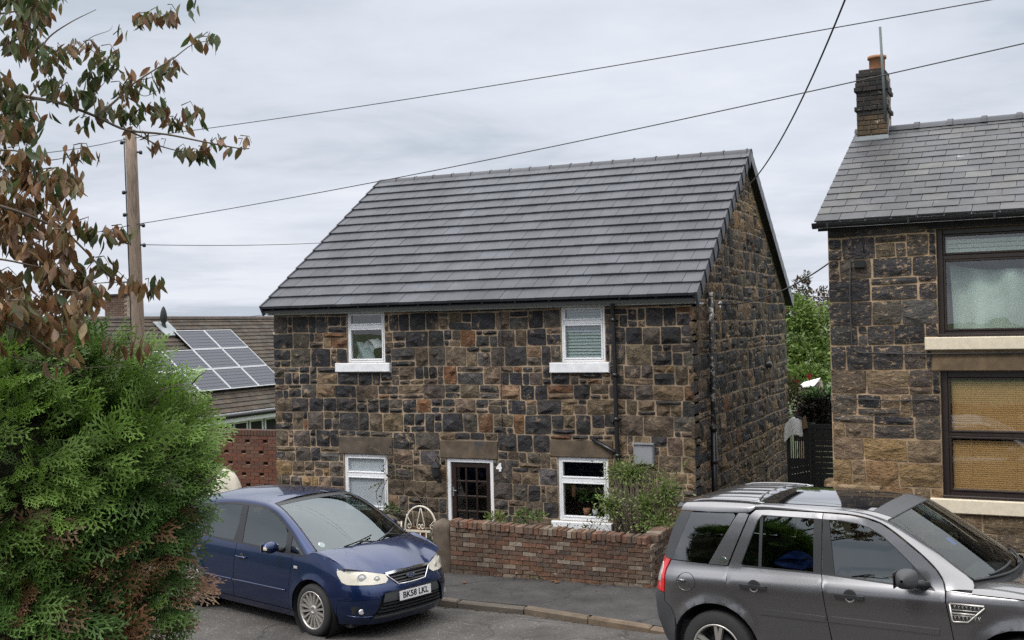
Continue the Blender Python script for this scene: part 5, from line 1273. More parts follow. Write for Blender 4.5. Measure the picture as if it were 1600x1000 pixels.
# inner dark shell behind the shut lines
def inner(c, zb, pts): c.poly(pts, lambda x, z: c.side(x, z, -.03), 'inner_shell', M['black_matt'], lip=0, step=.12)
inner(c, .2, [(-2.0, .25)] + arc(-1.34, .322, .39, 190, -10) + [(.0, .2)] + arc(1.30, .322, .39, 190, -10) + [(1.95, .25), (2.0, .6), (1.7, .85), (1.15, .98)] + [(x, belt(x) - .012) for x in (.7, .1, -.36, -1.0, -1.5, -2.0)])
fa = arc(1.30, .322, .385, 192, 8); ra = arc(-1.34, .322, .385, 172, -12)
g_ = .0035
fdoor = [(.86, .27), (.86, .62), (.885, .80), (.90, .955), (.7, belt(.7) - .004), (.1, belt(.1) - .004), (-.30, belt(-.3) - .004), (-.32, .7), (-.34, .27)]
rdoor = [(-.345 - g_, .27), (-.325 - g_, .7), (-.305 - g_, belt(-.3) - .004), (-1.0, belt(-1.) - .004), (-1.34, belt(-1.34) - .004), (-1.30, .84), (-1.14, .72), (-.97, .57), (-.93, .45), (-.90, .27)]
front_d = c.poly(fdoor, c.side, 'front_door', M['blue']); rear_d = c.poly(rdoor, c.side, 'rear_door', M['blue'])
c.poly([(-.91 + .004, .255), (.89, .255), (.90, .17), (-.93, .17)], lambda x, z: c.side(x, z, -.01), 'sill_panel', M['blue'])
fen = [(.90, .262)] + [p for p in fa if p[1] > .26] + [(1.70, .30), (1.74, .50), (1.785, .66), (1.80, .70), (1.80, .86), (1.72, .915), (1.5, .985), (1.30, 1.025), (1.15, .985), (1.0, .962), (.905, .955), (.892, .80), (.866, .62), (.866, .262)]
c.poly(fen, c.side, 'front_wing', M['blue'], step=.045)
qtr = [(-1.345 - g_, belt(-1.34) - .004), (-1.306 - g_, .84), (-1.146 - g_, .72), (-.976 - g_, .575)] + [p for p in arc(-1.34, .322, .385, 25, 172) if p[0] < -.95] + [(-1.74, .30), (-2.0, .30), (-2.08, .6), (-2.06, .9), (-1.95, 1.0), (-1.6, belt(-1.6))]
c.poly(qtr, c.side, 'rear_wing', M['blue'], step=.05)
# glazing
def quadw(pts, name='side_window', mt='carglass'): return c.poly(pts, lambda x, z: c.side(x, z, -.006), name, M[mt], lip=0, step=.12)
quadw([(-.99, 1.0), (-.40, .996), (-.365, 1.2), (-.385, 1.445), (-.7, 1.435), (-.97, 1.40), (-1.02, 1.2)])
quadw([(-.20, .985), (.74, .972), (.70, 1.19), (.62, 1.265), (.42, 1.365), (.15, 1.44), (-.05, 1.452), (-.26, 1.452), (-.235, 1.2)])
quadw([(.83, .972), (1.10, .968), (.97, 1.06), (.80, 1.175)], 'quarter_window')
quadw([(-1.15, 1.0), (-1.56, 1.0), (-1.64, 1.1), (-1.50, 1.25), (-1.32, 1.345), (-1.12, 1.385), (-1.16, 1.2)], 'quarter_window')
def blk(pts, off=-.001): return c.poly(pts, lambda x, z: c.side(x, z, off), 'window_trim', M['trim'], lip=.02, step=.08)
blk([(-.40, .985), (-.19, .98), (-.225, 1.2), (-.255, 1.46), (-.39, 1.458), (-.365, 1.2)])
blk([(-1.15, .995), (-.985, .992), (-1.015, 1.2), (-.965, 1.41), (-1.125, 1.40), (-1.165, 1.2)])
blk([(.735, .962), (.835, .958), (.805, 1.18), (.70, 1.225), (.70, 1.19)])
blk([(-1.6, .985), (-.9, .985), (-.3, .975), (.3, .962), (.9, .955), (1.16, .955), (1.12, .975), (.9, .975), (.3, .985), (-.3, 1.0), (-.9, 1.005), (-1.6, 1.004)], .003)
dlo = [(-1.66, 1.10), (-1.52, 1.26), (-1.33, 1.36), (-1.0, 1.415), (-.7, 1.450), (-.3, 1.468), (-.02, 1.466), (.16, 1.452), (.42, 1.380), (.63, 1.278), (.83, 1.170), (1.0, 1.055), (1.14, .962)]
blk([(x, z - .014) for x, z in dlo] + [(x + .012, z + .012) for x, z in dlo[::-1]], .0)
# cant rail and screen pillar
P0 = ipl([c.side(x + .012, z + .010) for x, z in dlo], 40)
P2 = ipl([V(-1.95, -.66, 1.12), V(-1.86, -.64, 1.28), V(-1.62, -.615, 1.42), V(-1.15, -.60, 1.50), V(-.8, -.595, 1.525), V(-.4, -.59, 1.54), V(-.05, -.59, 1.535), V(.12, -.60, 1.52), V(.38, -.635, 1.463), V(.62, -.67, 1.365), V(.82, -.70, 1.265), V(1.02, -.73, 1.15), V(1.235, -.765, 1.022)], 40)
rows = []
for k in range(6):
    t = k / 5; rows.append([P0[i] * (1 - t) + P2[i] * t + unit(V(0, -.7, .7)) * .022 * sin(pi * t) for i in range(40)])
c.loft(rows, 'roof_pillar', M['blue'], flip=True)
# roof, windscreen, rear glass
i_s = 27
L_ = P2[:i_s]; 
roof_rows = span([p for p in L_], mirrorp(L_), 16, lambda t: V(0, 0, .055 * min(1, .4 + t * 1.5)), 2.2)
c.loft(roof_rows, 'roof', M['blue'], both=False, flip=True)
wsL = [p + V(0, .012, .001) for p in P2[i_s - 1:]]
wr = span(wsL, mirrorp(wsL), 18, lambda t: V(.07 + .16 * t, 0, .035 - .02 * t), 2.2)
c.loft(wr, 'windscreen', M['screen'], both=False, flip=True)
m = MB()
for j, row in enumerate(wr[:-1]):
    nx_ = wr[j + 1]
    def sh(p): return p - V(.012, 0, -.0)
    m.add([row[0] + V(0, 0, .002), nx_[0] + V(0, 0, .002), nx_[1] + V(-.0, 0, .002), row[1] + V(0, 0, .002)], [(0, 1, 2, 3)])
m.tube([r_[0] for r_ in wr], .008, 6); m.tube(wr[0], .007, 6); m.tube(wr[-1], .007, 6); m.build('windscreen_seal', M['trim'], T)
rg_ = span([V(-1.95, -.64, 1.12), V(-2.06, -.66, 1.0)], [V(-1.95, .64, 1.12), V(-2.06, .66, 1.0)], 8, V(-.08, 0, 0)); c.loft(rg_, 'rear_window', M['privacy'], both=False)
bk_ = [[V(-1.62, -.62, 1.40) * (1 - t) + V(-1.62, .62, 1.40) * t for t in (0, .5, 1)], [V(-1.95, -.66, 1.12) * (1 - t) + V(-1.95, .66, 1.12) * t - V(.07, 0, 0) * (1 - abs(2 * t - 1)) for t in (0, .5, 1)]]
rows = []
for z in (1.0, .9, .7, .5, .3): rows.append([V(-2.17 + c.tail(z) * .6 + .10 * abs(2 * t - 1) ** 4, (2 * t - 1) * c.w(z) * .9, z) for t in [i / 12 for i in range(13)]])
c.loft(rows, 'tailgate', M['blue'], both=False, flip=False)
# bonnet with scuttle
hood_front = []
def hf(y):
    a = abs(y); x = float(np.interp(a, [0, .36, .42, .6, .80], [2.085, 2.045, 2.01, 1.955, 1.83])); z = float(np.interp(a, [0, .36, .42, .6, .80], [.800, .782, .790, .838, .888])); return V(x, y, z)
def hb_(y): return V(1.47 - .21 * (abs(y) / .77) ** 2.2, y, 1.035 - .012 * (abs(y) / .77) ** 2)
K = 26; rows = []
for j in range(K + 1):
    y = -.785 + 1.57 * j / K; yb = y * .77 / .785; A, B = hb_(yb), hf(y * .80 / .785); row = []
    for i in range(15):
        t = i / 14; e_ = 1 - (abs(y) / .785) ** 3
        row.append(A * (1 - t) + B * t + V(0, 0, .055 * sin(pi * t) ** .8 * (.35 + .65 * e_) + .018 * e_ * (1 - t) - .0 + .012 * math.exp(-((abs(y) - .50 + .12 * t) / .06) ** 2) * sin(pi * t)))
    rows.append(row)
c.loft(rows, 'bonnet', M['blue'], both=False)
sc1 = [r_[0] for r_ in rows]; sc0 = [p + V(-.0, 0, 0) for p in [wr[int(round(j * 18 / K))][-1] for j in range(K + 1)]]
c.loft([[p - V(.02, 0, -.0) for p in sc0], [(a + b) / 2 + V(0, 0, -.012) for a, b in zip(sc0, sc1)], [p + V(.02, 0, -.02) for p in sc1]], 'scuttle_panel', M['trim_grey'], both=False, flip=True)
c.loft([[r_[-1] for r_ in rows], [(r_[-1] * .6 + V(c.face(r_[-1][1], r_[-1][2] - .035)[0] - .02, r_[-1][1], r_[-1][2] - .035) * .4) + V(.004, 0, 0) for r_ in rows], [V(c.face(r_[-1][1], r_[-1][2] - .035)[0] - .02, r_[-1][1], r_[-1][2] - .035) for r_ in rows]], 'bonnet_lip', M['blue'], both=False)
# shoulder from wing top to bonnet edge
wt_ = ipl([c.side(x, z) for x, z in ((1.16, .985), (1.30, 1.025), (1.5, .985), (1.72, .915), (1.80, .872))], 20); he_ = ipl([rows[0][i] + V(0, -.006, -.003) for i in range(15)], 20)
c.loft([[a * (1 - t) + b * t + V(0, -.3, .7) * .02 * sin(pi * t) for a, b in zip(wt_, he_)] for t in (0, .25, .5, .75, 1)], 'wing_top', M['blue'], flip=True)
# bumper and nose: one panel per side of the openings
def fpanel(pts, nm, mt, off=0.0, lip=.02, both=False, step=.05, parent=None): return c.poly(pts, lambda y, z: c.face(y, z, off), nm, M[mt], lip=lip, both=both, step=step, parent=parent, flip=False)
import bisect
def side_z(y): return y
# upper: between bonnet/headlamps and lower intake
ub = [(-.80, .70), (-.62, .672), (-.36, .672), (-.21, .640), (0, .632), (.21, .640), (.36, .672), (.62, .672), (.80, .70), (.85, .62), (.858, .50), (.50, .52), (.44, .575), (-.44, .575), (-.50, .52), (-.858, .50), (-.85, .62)]
fpanel(ub, 'bumper', 'blue')
fpanel([(-.858, .495), (-.50, .515), (-.565, .34), (-.62, .275), (-.60, .20), (-.80, .20), (-.85, .33)], 'bumper_corner', 'blue', both=True)
fpanel([(-.62, .27), (.62, .27), (.60, .19), (-.60, .19)], 'bumper_lip', 'blue', -.01)
for sg in (1,):
    fpanel([(-.43, .66), (-.36, .668), (-.215, .635), (-.36, .775), (-.44, .775)], 'nose_panel', 'blue', both=True)
fpanel([(-.50, .565), (.50, .565), (.60, .285), (-.60, .285)], 'intake_back', 'black_matt', -.07, 0)
fpanel([(-.44, .572), (.44, .572), (.47, .455), (-.47, .455)], 'plate_surround', 'trim_grey', -.012)
for k in range(4):
    z = .435 - k * .043; w_ = .47 + k * .028; fpanel([(-w_, z), (w_, z), (w_ + .005, z - .014), (-w_ - .005, z - .014)], 'grille_bar', 'trim', -.01, .03)
c.poly([(-.56, .288), (.56, .288), (.585, .268), (-.585, .268)], lambda y, z: c.face(y, z, .004), 'lower_trim', M['trim_grey'], both=False, lip=.03)
# upper grille
fpanel([(-.37, .785), (.37, .785), (.22, .632), (-.22, .632)], 'grille_back', 'black_matt', -.05, 0)
gr = []
for k in range(4):
    z = .768 - k * .034; w_ = .345 - k * .034; gr += fpanel([(-w_, z), (w_, z), (w_ - .013, z - .013), (-w_ + .013, z - .013)], 'grille_bar', 'trim_grey', -.006, .03)
m = MB(); m.tube([c.face(y, z, .006) for y, z in [(-.365, .772), (-.33, .735), (-.225, .640), (-.1, .634), (0, .632), (.1, .634), (.225, .640), (.33, .735), (.365, .772)]], .010, 6); m.build('grille_surround', M['chrome'], T)
fpanel([(-.37, .792), (-.2, .800), (0, .803), (.2, .80), (.37, .792), (.352, .765), (0, .775), (-.352, .765)], 'grille_top_bar', 'chrome', .012, .02)
# badge
m = MB(); bc = c.face(0, .708, .012); bn = unit(V(1, 0, .35)); bu = unit(np.cross(V(0, 1, 0), bn)) * -1; by = V(0, 1, 0); bu = unit(np.cross(bn, by))
m.prism([bc + by * cos(a) * .072 + bu * sin(a) * .03 for a in [2 * pi * i / 24 for i in range(24)]], bn * .012); bdg = m.build('oval_badge', M['chrome'], T)
m = MB(); m.prism([bc + bn * .0125 + by * cos(a) * .062 + bu * sin(a) * .0235 for a in [2 * pi * i / 24 for i in range(24)]], bn * .002); m.build('badge_field', M['badge_blue'], bdg)
text_mb('Ford', .042, bc + bn * .015, by, bu, bn, .002, .0006, .35, 1.25).build('badge_script', M['chrome'], bdg)
# number plate
pc_ = c.face(0, .505, .018); pn = V(1, 0, .04); pn = unit(pn); pu = unit(np.cross(pn, by)); by_ = by
pl = MB().obox(pc_ - by * .262 - pu * .056, by * .524, pu * .112, pn * .008).build('number_plate', M['plate'], T)
text_mb('BK58 LKL', .103, pc_ + pn * .009, by, pu, pn, .002, .0022, 0, 1.02).build('plate_lettering', M['ink'], pl)
# headlamps: swept from beside the grille round to the wing
hl = [(-.355, .715), (-.375, .775), (-.50, .805), (-.66, .845), (-.775, .878), (-.805, .872), (-.822, .80), (-.815, .715), (-.79, .690), (-.55, .678), (-.40, .682)]
def hlf(y, z):
    p = c.face(y, z, .012); return p
hls = c.poly(hl, hlf, 'headlamp', M['lens'], lip=.04, step=.04)
for k, o_ in enumerate(hls):
    sg = -1 if k == 0 else 1
    for (yy, zz, r_) in ((-.655, .76, .058), (-.50, .735, .040)):
        p = c.face(yy, zz, .0) * V(1, -sg, 1); n_ = unit(V(.75, .45 * sg, .25)); n_ = unit(c.face(yy, zz) - V(.9, 0, .6)) * V(1, -sg, 1)
        MB().lathe(p + n_ * .010, n_, [(r_, .0), (r_ * .98, .004), (r_ * .94, .005), (r_ * .90, .003), (r_ * .5, .010), (.001, .013)], 24).build('reflector_ring', M['lens_clear'], o_)
# fog lamps, repeater, handles, strips, mirrors, aerial, wipers
for sg in (-1, 1):
    p = c.face(.70, .37, -.02) * V(1, sg, 1); MB().lathe(p, unit(V(1, .35 * sg, 0)), [(.034, 0), (.034, .022), (.026, .026), (.001, .02)], 16).build('fog_lamp', M['lens_clear'], T)
    p = c.face(.70, .37, .002) * V(1, sg, 1); MB().prism([c.face(y, z, .003) * V(1, sg, 1) for y, z in ((.63, .335), (.77, .335), (.79, .43), (.74, .44))][::(1 if sg > 0 else -1)], (.003, 0, 0)).build('fog_recess', M['trim'], T)
    m = MB().tube([c.face(y, z, .006) * V(1, sg, 1) for y, z in ((.58, .305), (.66, .30), (.74, .305), (.80, .32))], .010, 6); m.build('bumper_strip', M['blue'], T)
    q = c.side(.985, .815, .004) * V(1, -sg if sg > 0 else 1, 1)
    MB().obox(q - V(.035, 0, .017), (.07, 0, 0), (0, 0, .034), (0, -.008 if q[1] < 0 else .008, 0), bev=.004).build('repeater', M['lens_clear'], T)
for k, dset in enumerate((front_d, rear_d)):
    for j, o_ in enumerate(dset):
        fx_ = -.16 if k == 0 else -1.12; q = c.side(fx_, .815, 0); sg = 1 if j == 0 else -1
        m = MB(); m.tube([(q + V(x, -y, z)) * V(1, sg, 1) for x, y, z in ((-.105, .0, .004), (-.095, .03, .004), (0, .042, .0), (.095, .03, -.002), (.105, .0, -.002))], .012, 8); m.build('door_handle', M['blue'], o_)
        MB().lathe((q + V(0, -.001, -.0)) * V(1, sg, 1), (0, -sg, 0), [(.001, .003), (.04, .003), (.045, 0)], 16).build('handle_shade_disc', M['trim'], o_)  # flat black disc, painted shade of the hollow behind the handle
        x0_, x1_ = ((-.33, .80) if k == 0 else (-.96, -.355))
        m = MB(); m.tube([c.side(x0_ + (x1_ - x0_) * i / 10, .500 + .006 * (x0_ + (x1_ - x0_) * i / 10), .006) * V(1, sg, 1) for i in range(11)], .011, 6); m.build('rubbing_strip', M['blue'], o_)
for sg in (1, -1):
    m = MB()
    def mirr(s_, t_):
        A = 2 * pi * s_; r1 = sin(pi * min(1, t_ * .999 + .0005)) ** .45
        return V(.66 + .075 * cos(A) * r1 * .8, -(.90 + .24 * t_), 1.045 + .075 * sin(A) * r1 * (1.0)) * V(1, sg, 1)
    m.grid(mirr, 20, 14, flip=sg > 0); mo = m.build('door_mirror', M['blue'], T)
    MB().obox(V(.585, -.93 * sg, .985), V(0, -.19 * sg, 0), V(0, 0, .115), V(-.01, 0, 0)).build('mirror_glass', M['chrome'], mo)
    MB().tube([V(.68, -.86 * sg, .99), V(.67, -.93 * sg, 1.01)], [.035, .03], 8).build('mirror_arm', M['trim'], mo)
    MB().obox(V(.66, -1.125 * sg, 1.03), V(.06, 0, 0), V(0, 0, .035), V(0, -.018 * sg, 0), bev=.004).build('indicator', M['amber'], mo)
m = MB().tube([V(.05, 0, 1.585), V(-.13, 0, 1.80)], .006, 5); m.build('aerial', M['trim'], T)
def wsp(a, b): # point on windscreen by shares
    j = a * 18; i = b * (len(wsL) - 1); j0, i0 = min(17, int(j)), min(len(wsL) - 2, int(i)); fj, fi = j - j0, i - i0
    return (wr[j0][i0] * (1 - fj) + wr[j0 + 1][i0] * fj) * (1 - fi) + (wr[j0][i0 + 1] * (1 - fj) + wr[j0 + 1][i0 + 1] * fj) * fi + V(.018, 0, .018)
m = MB().tube([wsp(.20 + .32 * t_, 1.0 - .10 * t_) for t_ in [i / 8 for i in range(9)]], .010, 5).tube([wsp(.58, 1.04), wsp(.40, .97), wsp(.34, .955)], .010, 5)
m.tube([wsp(.52 + .34 * t_, 1.0 - .12 * t_) for t_ in [i / 8 for i in range(9)]], .010, 5).tube([wsp(.9, 1.04), wsp(.75, .95), wsp(.68, .93)], .010, 5); m.build('wipers', M['trim'], T)
p = wsp(.07, .90) - V(.03, 0, .03); MB().prism([p + V(0, .045 * cos(a), .0) + unit(V(-.55, 0, .45)) * .045 * sin(a) for a in [2 * pi * i / 16 for i in range(16)]], (.004, 0, .004)).build('round_sticker', M['plate'], T)
# cabin
MB().box((-2.0, -.80, .35), (1.1, .80, .55)).obox((.85, -.74, .55), (.42, 0, 0), (0, 1.48, 0), (0, 0, .36), bev=.08).build('cabin_floor', M['seat'], T)
for x_, y_ in ((.25, -.38), (.25, .38), (-.6, -.38), (-.6, .38)): seat(c, x_, y_, .55, .62)
MB().lathe((.62, -.38, .98), unit(V(-.8, 0, .5)), [(.18, -.012), (.195, 0), (.18, .012), (.168, 0)], 20, closed=True).build('steering_wheel', M['trim'], T)
MB().obox((.48, -.12, 1.36), (.02, 0, 0), (0, .24, 0), (0, 0, .06)).build('inner_mirror', M['trim'], T)
MB().box((-1.9, -.74, .16), (1.85, .74, .30)).build('underbody', M['black_matt'], T)
c.liners(.8)
for x_ in (1.30, -1.34):
    for sg in (-1, 1): c.wheel(x_, sg * .80, 16, sg, .322, .232, .20, 1)
# ---- grey four-wheel drive, side-on and close
c = Car('grey_car', 'grey metallic four-wheel-drive car with glass roof in the right foreground', (-1.0351, 11.2115, .5212), radians(-12), radians(2.5), dict(
    W=([.2, .35, .5, .7, .92, 1.045, 1.09, 1.15, 1.20, 1.45, 1.65, 1.72], [.84, .895, .918, .932, .935, .926, .892, .866, .856, .805, .752, .70]), xf0=1.2, xf1=2.28, nf=3.2, xr0=-1.5, xr1=-2.10, nr=5.0,
    NOSE=([.3, .6, .8, 1.0, 1.1], [-.05, .02, 0, -.04, -.10]), TAIL=([.3, .5, .62, .82, .95, 1.1, 1.2, 1.66], [.16, .06, .01, .0, .05, .09, .13, .36]),
    axles=(1.42, -1.33), rw=.370, arch=.455, flare=.028))
T = c.t; MP = M['grey']
c.poly([(-1.95, .40)] + arc(-1.33, .37, .47, 175, 5) + [(-.85, .26), (.94, .26)] + arc(1.42, .37, .47, 175, 5) + [(2.1, .45), (2.15, .9), (1.0, 1.10), (-.3, 1.14), (-1.7, 1.17), (-1.95, 1.1)], lambda x, z: c.side(x, z, -.03), 'inner_shell', M['black_matt'], lip=0, step=.12)
ra = arc(-1.33, .37, .455, 152, 70); ra2 = arc(-1.33, .37, .455, 66, -8); fa = arc(1.42, .37, .455, 188, -10)
S_ = lambda x, z: c.side(x, z)
g_ = .004
# rear quarter: lower wing
c.poly([(-1.858, .883), (-1.862, .80), (-1.79, .74), (-1.745, .655), (-1.735, .58)] + [p for p in ra] + [(-1.195, .81), (-1.187, 1.0), (-1.195, 1.09), (-1.180, 1.165), (-1.50, 1.178), (-1.80, 1.190), (-1.845, 1.10)], S_, 'rear_wing', MP, step=.045)
# bumper corner, dark plastic lower
c.poly([(-1.866, .878), (-1.870, .795), (-1.80, .735), (-1.755, .65), (-1.755, .55), (-1.785, .37), (-1.95, .40), (-2.04, .50), (-2.065, .66), (-2.075, .83), (-1.97, .895)], S_, 'rear_bumper', M['trim_grey'], step=.05)
rows = []
for z in (.92, .85, .66, .5, .40): rows.append([V(-2.075 + c.tail(z) + (.14 * abs(2 * t - 1) ** 6), (2 * t - 1) * c.w(z) * .86, z) for t in [i / 14 for i in range(15)]])
c.loft(rows, 'bumper_centre', M['trim_grey'], both=False)
rows = []
for z in (1.70, 1.66, 1.3, 1.19, 1.0, .92): rows.append([V(-2.08 + c.tail(z) + (.10 * abs(2 * t - 1) ** 5), (2 * t - 1) * c.w(z) * .88, z) for t in [i / 14 for i in range(15)]])
c.loft(rows, 'tailgate', MP, both=False)
# doors (with their window frames)
rd = [(-1.189, 1.0), (-1.199, .815)] + ra2[:-1] + [(-.86, .30), (-.165, .29), (-.20, .60), (-.225, .79), (-.252, 1.0), (-.274, 1.150), (-1.02, 1.168), (-1.062, 1.20), (-.905, 1.60), (-.86, 1.652), (-.275, 1.636), (-.275, 1.684), (-.80, 1.695), (-.93, 1.690), (-.985, 1.640), (-1.186, 1.165), (-1.192, 1.09)]
rds = c.poly(rd, S_, 'rear_door', MP, step=.05)
fd = [(-.157, .29), (.945, .29), (.905, .50), (.862, .70), (.842, .85), (.817, 1.0), (.812, 1.08), (.793, 1.16), (.735, 1.25), (.62, 1.36), (.47, 1.475), (.36, 1.553), (.26, 1.612), (.13, 1.650), (-.02, 1.672), (-.267, 1.684), (-.267, 1.634), (-.10, 1.630), (.05, 1.610), (.16, 1.580), (.28, 1.515), (.40, 1.415), (.55, 1.275), (.64, 1.18), (.735, 1.085), (.72, 1.083), (-.266, 1.150), (-.244, 1.0), (-.217, .79), (-.19, .60)]
fds = c.poly(fd, S_, 'front_door', MP, step=.05)
# front wing
fw = [(.955, .29)] + [p for p in fa if p[1] > .30] + [(2.12, .45), (2.14, .80), (2.10, .98), (1.80, 1.030), (1.43, 1.058), (1.03, 1.072), (.825, 1.085), (.826, 1.0), (.850, .85), (.870, .70), (.912, .50)]
c.poly(fw, S_, 'front_wing', MP, step=.045)
# A-pillar base panel between door and bonnet
Pd = [(.818, 1.092), (.80, 1.165), (.742, 1.258), (.627, 1.368), (.477, 1.485), (.367, 1.563), (.265, 1.622), (.135, 1.660), (-.02, 1.682), (-.27, 1.693), (-.80, 1.704), (-.95, 1.70)]
Pb = ipl([c.side(x, z) for x, z in Pd], 36)
Pt = ipl([V(1.03, -.84, 1.098), V(1.005, -.735, 1.158), V(.86, -.70, 1.26), V(.72, -.675, 1.36), V(.55, -.655, 1.472), V(.40, -.64, 1.562), V(.29, -.628, 1.622), V(.14, -.645, 1.672), V(-.02, -.66, 1.700), V(-.27, -.672, 1.718), V(-.80, -.69, 1.735), V(-.95, -.69, 1.735)], 36)
c.loft([[a * (1 - t) + b * t + V(0, -.7, .7) * .012 * sin(pi * t) for a, b in zip(Pb, Pt)] for t in (0, .25, .5, .75, 1)], 'roof_pillar', MP, flip=False)
c.poly([(.825, 1.088), (1.035, 1.076), (1.03, 1.082), (.825, 1.094)], lambda x, z: c.side(x, z, -.004), 'pillar_foot', MP, lip=.02)
# rear cant panel over the quarter window
cp = [(-1.72, 1.662), (-1.70, 1.728), (-1.64, 1.735)]
Rb = ipl([c.side(x, z) for x, z in ((-1.722, 1.668), (-1.4, 1.662), (-1.10, 1.664), (-.99, 1.670), (-.945, 1.70))], 14)
Rt = ipl([V(-1.68, -.68, 1.735), V(-1.4, -.685, 1.748), V(-1.10, -.69, 1.745), V(-.99, -.69, 1.740), V(-.945, -.69, 1.735)], 14)
c.loft([[a * (1 - t) + b * t + V(0, -.7, .7) * .014 * sin(pi * t) for a, b in zip(Rb, Rt)] for t in (0, .33, .66, 1)], 'roof_side', MP, flip=False)
# C pillar with round emblem, D pillar dark
c.poly([(-1.395, 1.178), (-1.20, 1.172), (-.996, 1.650), (-1.03, 1.660), (-1.10, 1.658), (-1.13, 1.62)], S_, 'rear_pillar', MP, step=.06)
c.poly([(-1.945, 1.20), (-1.80, 1.197), (-1.602, 1.655), (-1.722, 1.660), (-1.80, 1.52)], lambda x, z: c.side(x, z, -.004), 'corner_trim', M['trim_grey'], step=.06)
qw = c.poly([(-1.80, 1.195), (-1.41, 1.183), (-1.385, 1.20), (-1.135, 1.63), (-1.15, 1.652), (-1.605, 1.650)], lambda x, z: c.side(x, z, -.006), 'quarter_window', M['privacy'], step=.1, lip=0)
c.poly([(-1.03, 1.172), (-.27, 1.152), (-.27, 1.63), (-.86, 1.648), (-.905, 1.60), (-1.06, 1.20)], lambda x, z: c.side(x, z, -.010), 'rear_side_window', M['carglass'], lip=0, step=.1)
c.poly([(-.27, 1.150), (.725, 1.085), (.64, 1.18), (.55, 1.275), (.40, 1.415), (.28, 1.515), (.16, 1.58), (.05, 1.61), (-.10, 1.63), (-.27, 1.634)], lambda x, z: c.side(x, z, -.010), 'front_side_window', M['carglass'], lip=0, step=.1)
def bt(pts, off=-.002): return c.poly(pts, lambda x, z: c.side(x, z, off), 'window_trim', M['trim'], lip=.02, step=.08)
bt([(-.350, 1.155), (-.276, 1.152), (-.276, 1.635), (-.352, 1.637)]); bt([(-.266, 1.15), (-.150, 1.142), (-.208, 1.632), (-.266, 1.633)])
bt([(-.885, 1.168), (-.855, 1.168), (-.848, 1.647), (-.878, 1.645)], -.006)
bt([(-1.05, 1.170), (-.276, 1.150), (-.276, 1.164), (-1.045, 1.187)], .002); bt([(-.266, 1.149), (.735, 1.082), (.725, 1.098), (-.266, 1.163)], .002)
bt([(.585, 1.106), (.735, 1.084), (.64, 1.182), (.560, 1.266), (.53, 1.29)], -.001)
wtr = [(-1.055, 1.195), (-.898, 1.595), (-.86, 1.643), (-.35, 1.631), (-.35, 1.640), (-.87, 1.654), (-.91, 1.602), (-1.068, 1.20)]; bt(wtr, -.001)
bt([(-.15, 1.628), (.05, 1.604), (.155, 1.574), (.275, 1.508), (.395, 1.408), (.54, 1.27), (.552, 1.28), (.405, 1.42), (.284, 1.52), (.162, 1.585), (.05, 1.615), (-.15, 1.636)], -.001)
# dark drip channel
for sg in (1, -1):
    MB().tube([q * V(1, sg, 1) for q in Pb[:-1]], .0045, 5, caps=False).build('door_seal', M['trim'], T); MB().tube([q * V(1, sg, 1) for q in Pt[2:15]], .006, 5).build('pillar_seal', M['trim'], T)
# roof: ribbed metal at the back, glass in front
def rz_(x): return float(np.interp(x, [-1.75, -1.4, -1.0, -.5, 0, .3], [.012, .030, .038, .045, .055, .07]))
edge = ipl([V(-1.68, -.68, 1.735), V(-1.4, -.685, 1.748), V(-1.10, -.69, 1.745), V(-.95, -.69, 1.735), V(-.80, -.69, 1.735), V(-.27, -.672, 1.718), V(-.02, -.66, 1.700), V(.14, -.645, 1.672), V(.29, -.628, 1.622)], 46)
def roofp(i, t, dz=0):
    p = edge[i]; q = p * V(1, -1, 1); sh = 1 - abs(2 * t - 1) ** 2.3; fwd = .11 * sh * max(0, (p[0] + .1) / .39) if p[0] > -.1 else 0
    return p * (1 - t) + q * t + V(fwd, 0, rz_(p[0]) * sh + dz)
ig0 = min(range(46), key=lambda i: abs(edge[i][0] + .98)); ig1 = min(range(46), key=lambda i: abs(edge[i][0] - .12))
def strip(i0, i1, t0, t1, nm, mt, dz=0, ribs=False, arcf=None):
    rows = []
    nT = 60 if ribs else 18
    for j in range(nT + 1):
        t = t0 + (t1 - t0) * j / nT; row = []
        for i in range(i0, i1 + 1):
            z = dz
            if ribs and .12 < t < .88 and i0 + 2 < i < i1 - 1:
                w_ = abs(((t - .12) / .76 * 5) % 1 - .5); z += .010 * sst(.12, .22, w_) * min(1, (i - i0 - 2) / 3)
            p = roofp(i, t, z)
            if arcf: p = p + V(arcf * (1 - abs(2 * t - 1) ** 2) * ((i == i0)), 0, 0)
            row.append(p)
        rows.append(row)
    c.loft(rows, nm, mt, both=False, flip=True)
strip(0, ig0 + 1, 0, 1, 'roof', MP, ribs=True)
strip(ig0 + 1, 45, 0, .055, 'roof_edge', MP); strip(ig0 + 1, 45, .945, 1, 'roof_edge', MP)
M['roofglass'] = mat('black_roof_glass_spotted', (.010, .010, .012), rough=.04, spec=.8, speck=((.10, .10, .10), 30, .70), coat=1)
strip(ig0 + 1, ig1, .055, .945, 'glass_roof', M['roofglass'], .004); strip(ig1, 45, .055, .945, 'windscreen_header', M['trim_grey'], .002)
m = MB(); m.tube([roofp(ig0 + 1, .03 + .94 * i / 20, .010) + V(-.10 + .10 * abs(2 * i / 20 - 1) ** 2, 0, 0) for i in range(21)], .009, 6).build('roof_trim', M['chrome'], T)
for sg in (-1, 1): MB().tube([(roofp(i, .035, .012 if 2 < i < ig0 + 2 else .004)) * V(1, sg, 1) for i in range(1, ig0 + 4)], .012, 6).build('roof_rail', MP, T)
for y_ in (-.15, .15): MB().box((-.25 - .0, y_ - .004, 1.70), (-.24, y_ + .004, 1.71)).build('roof_pip', M['trim'], T)
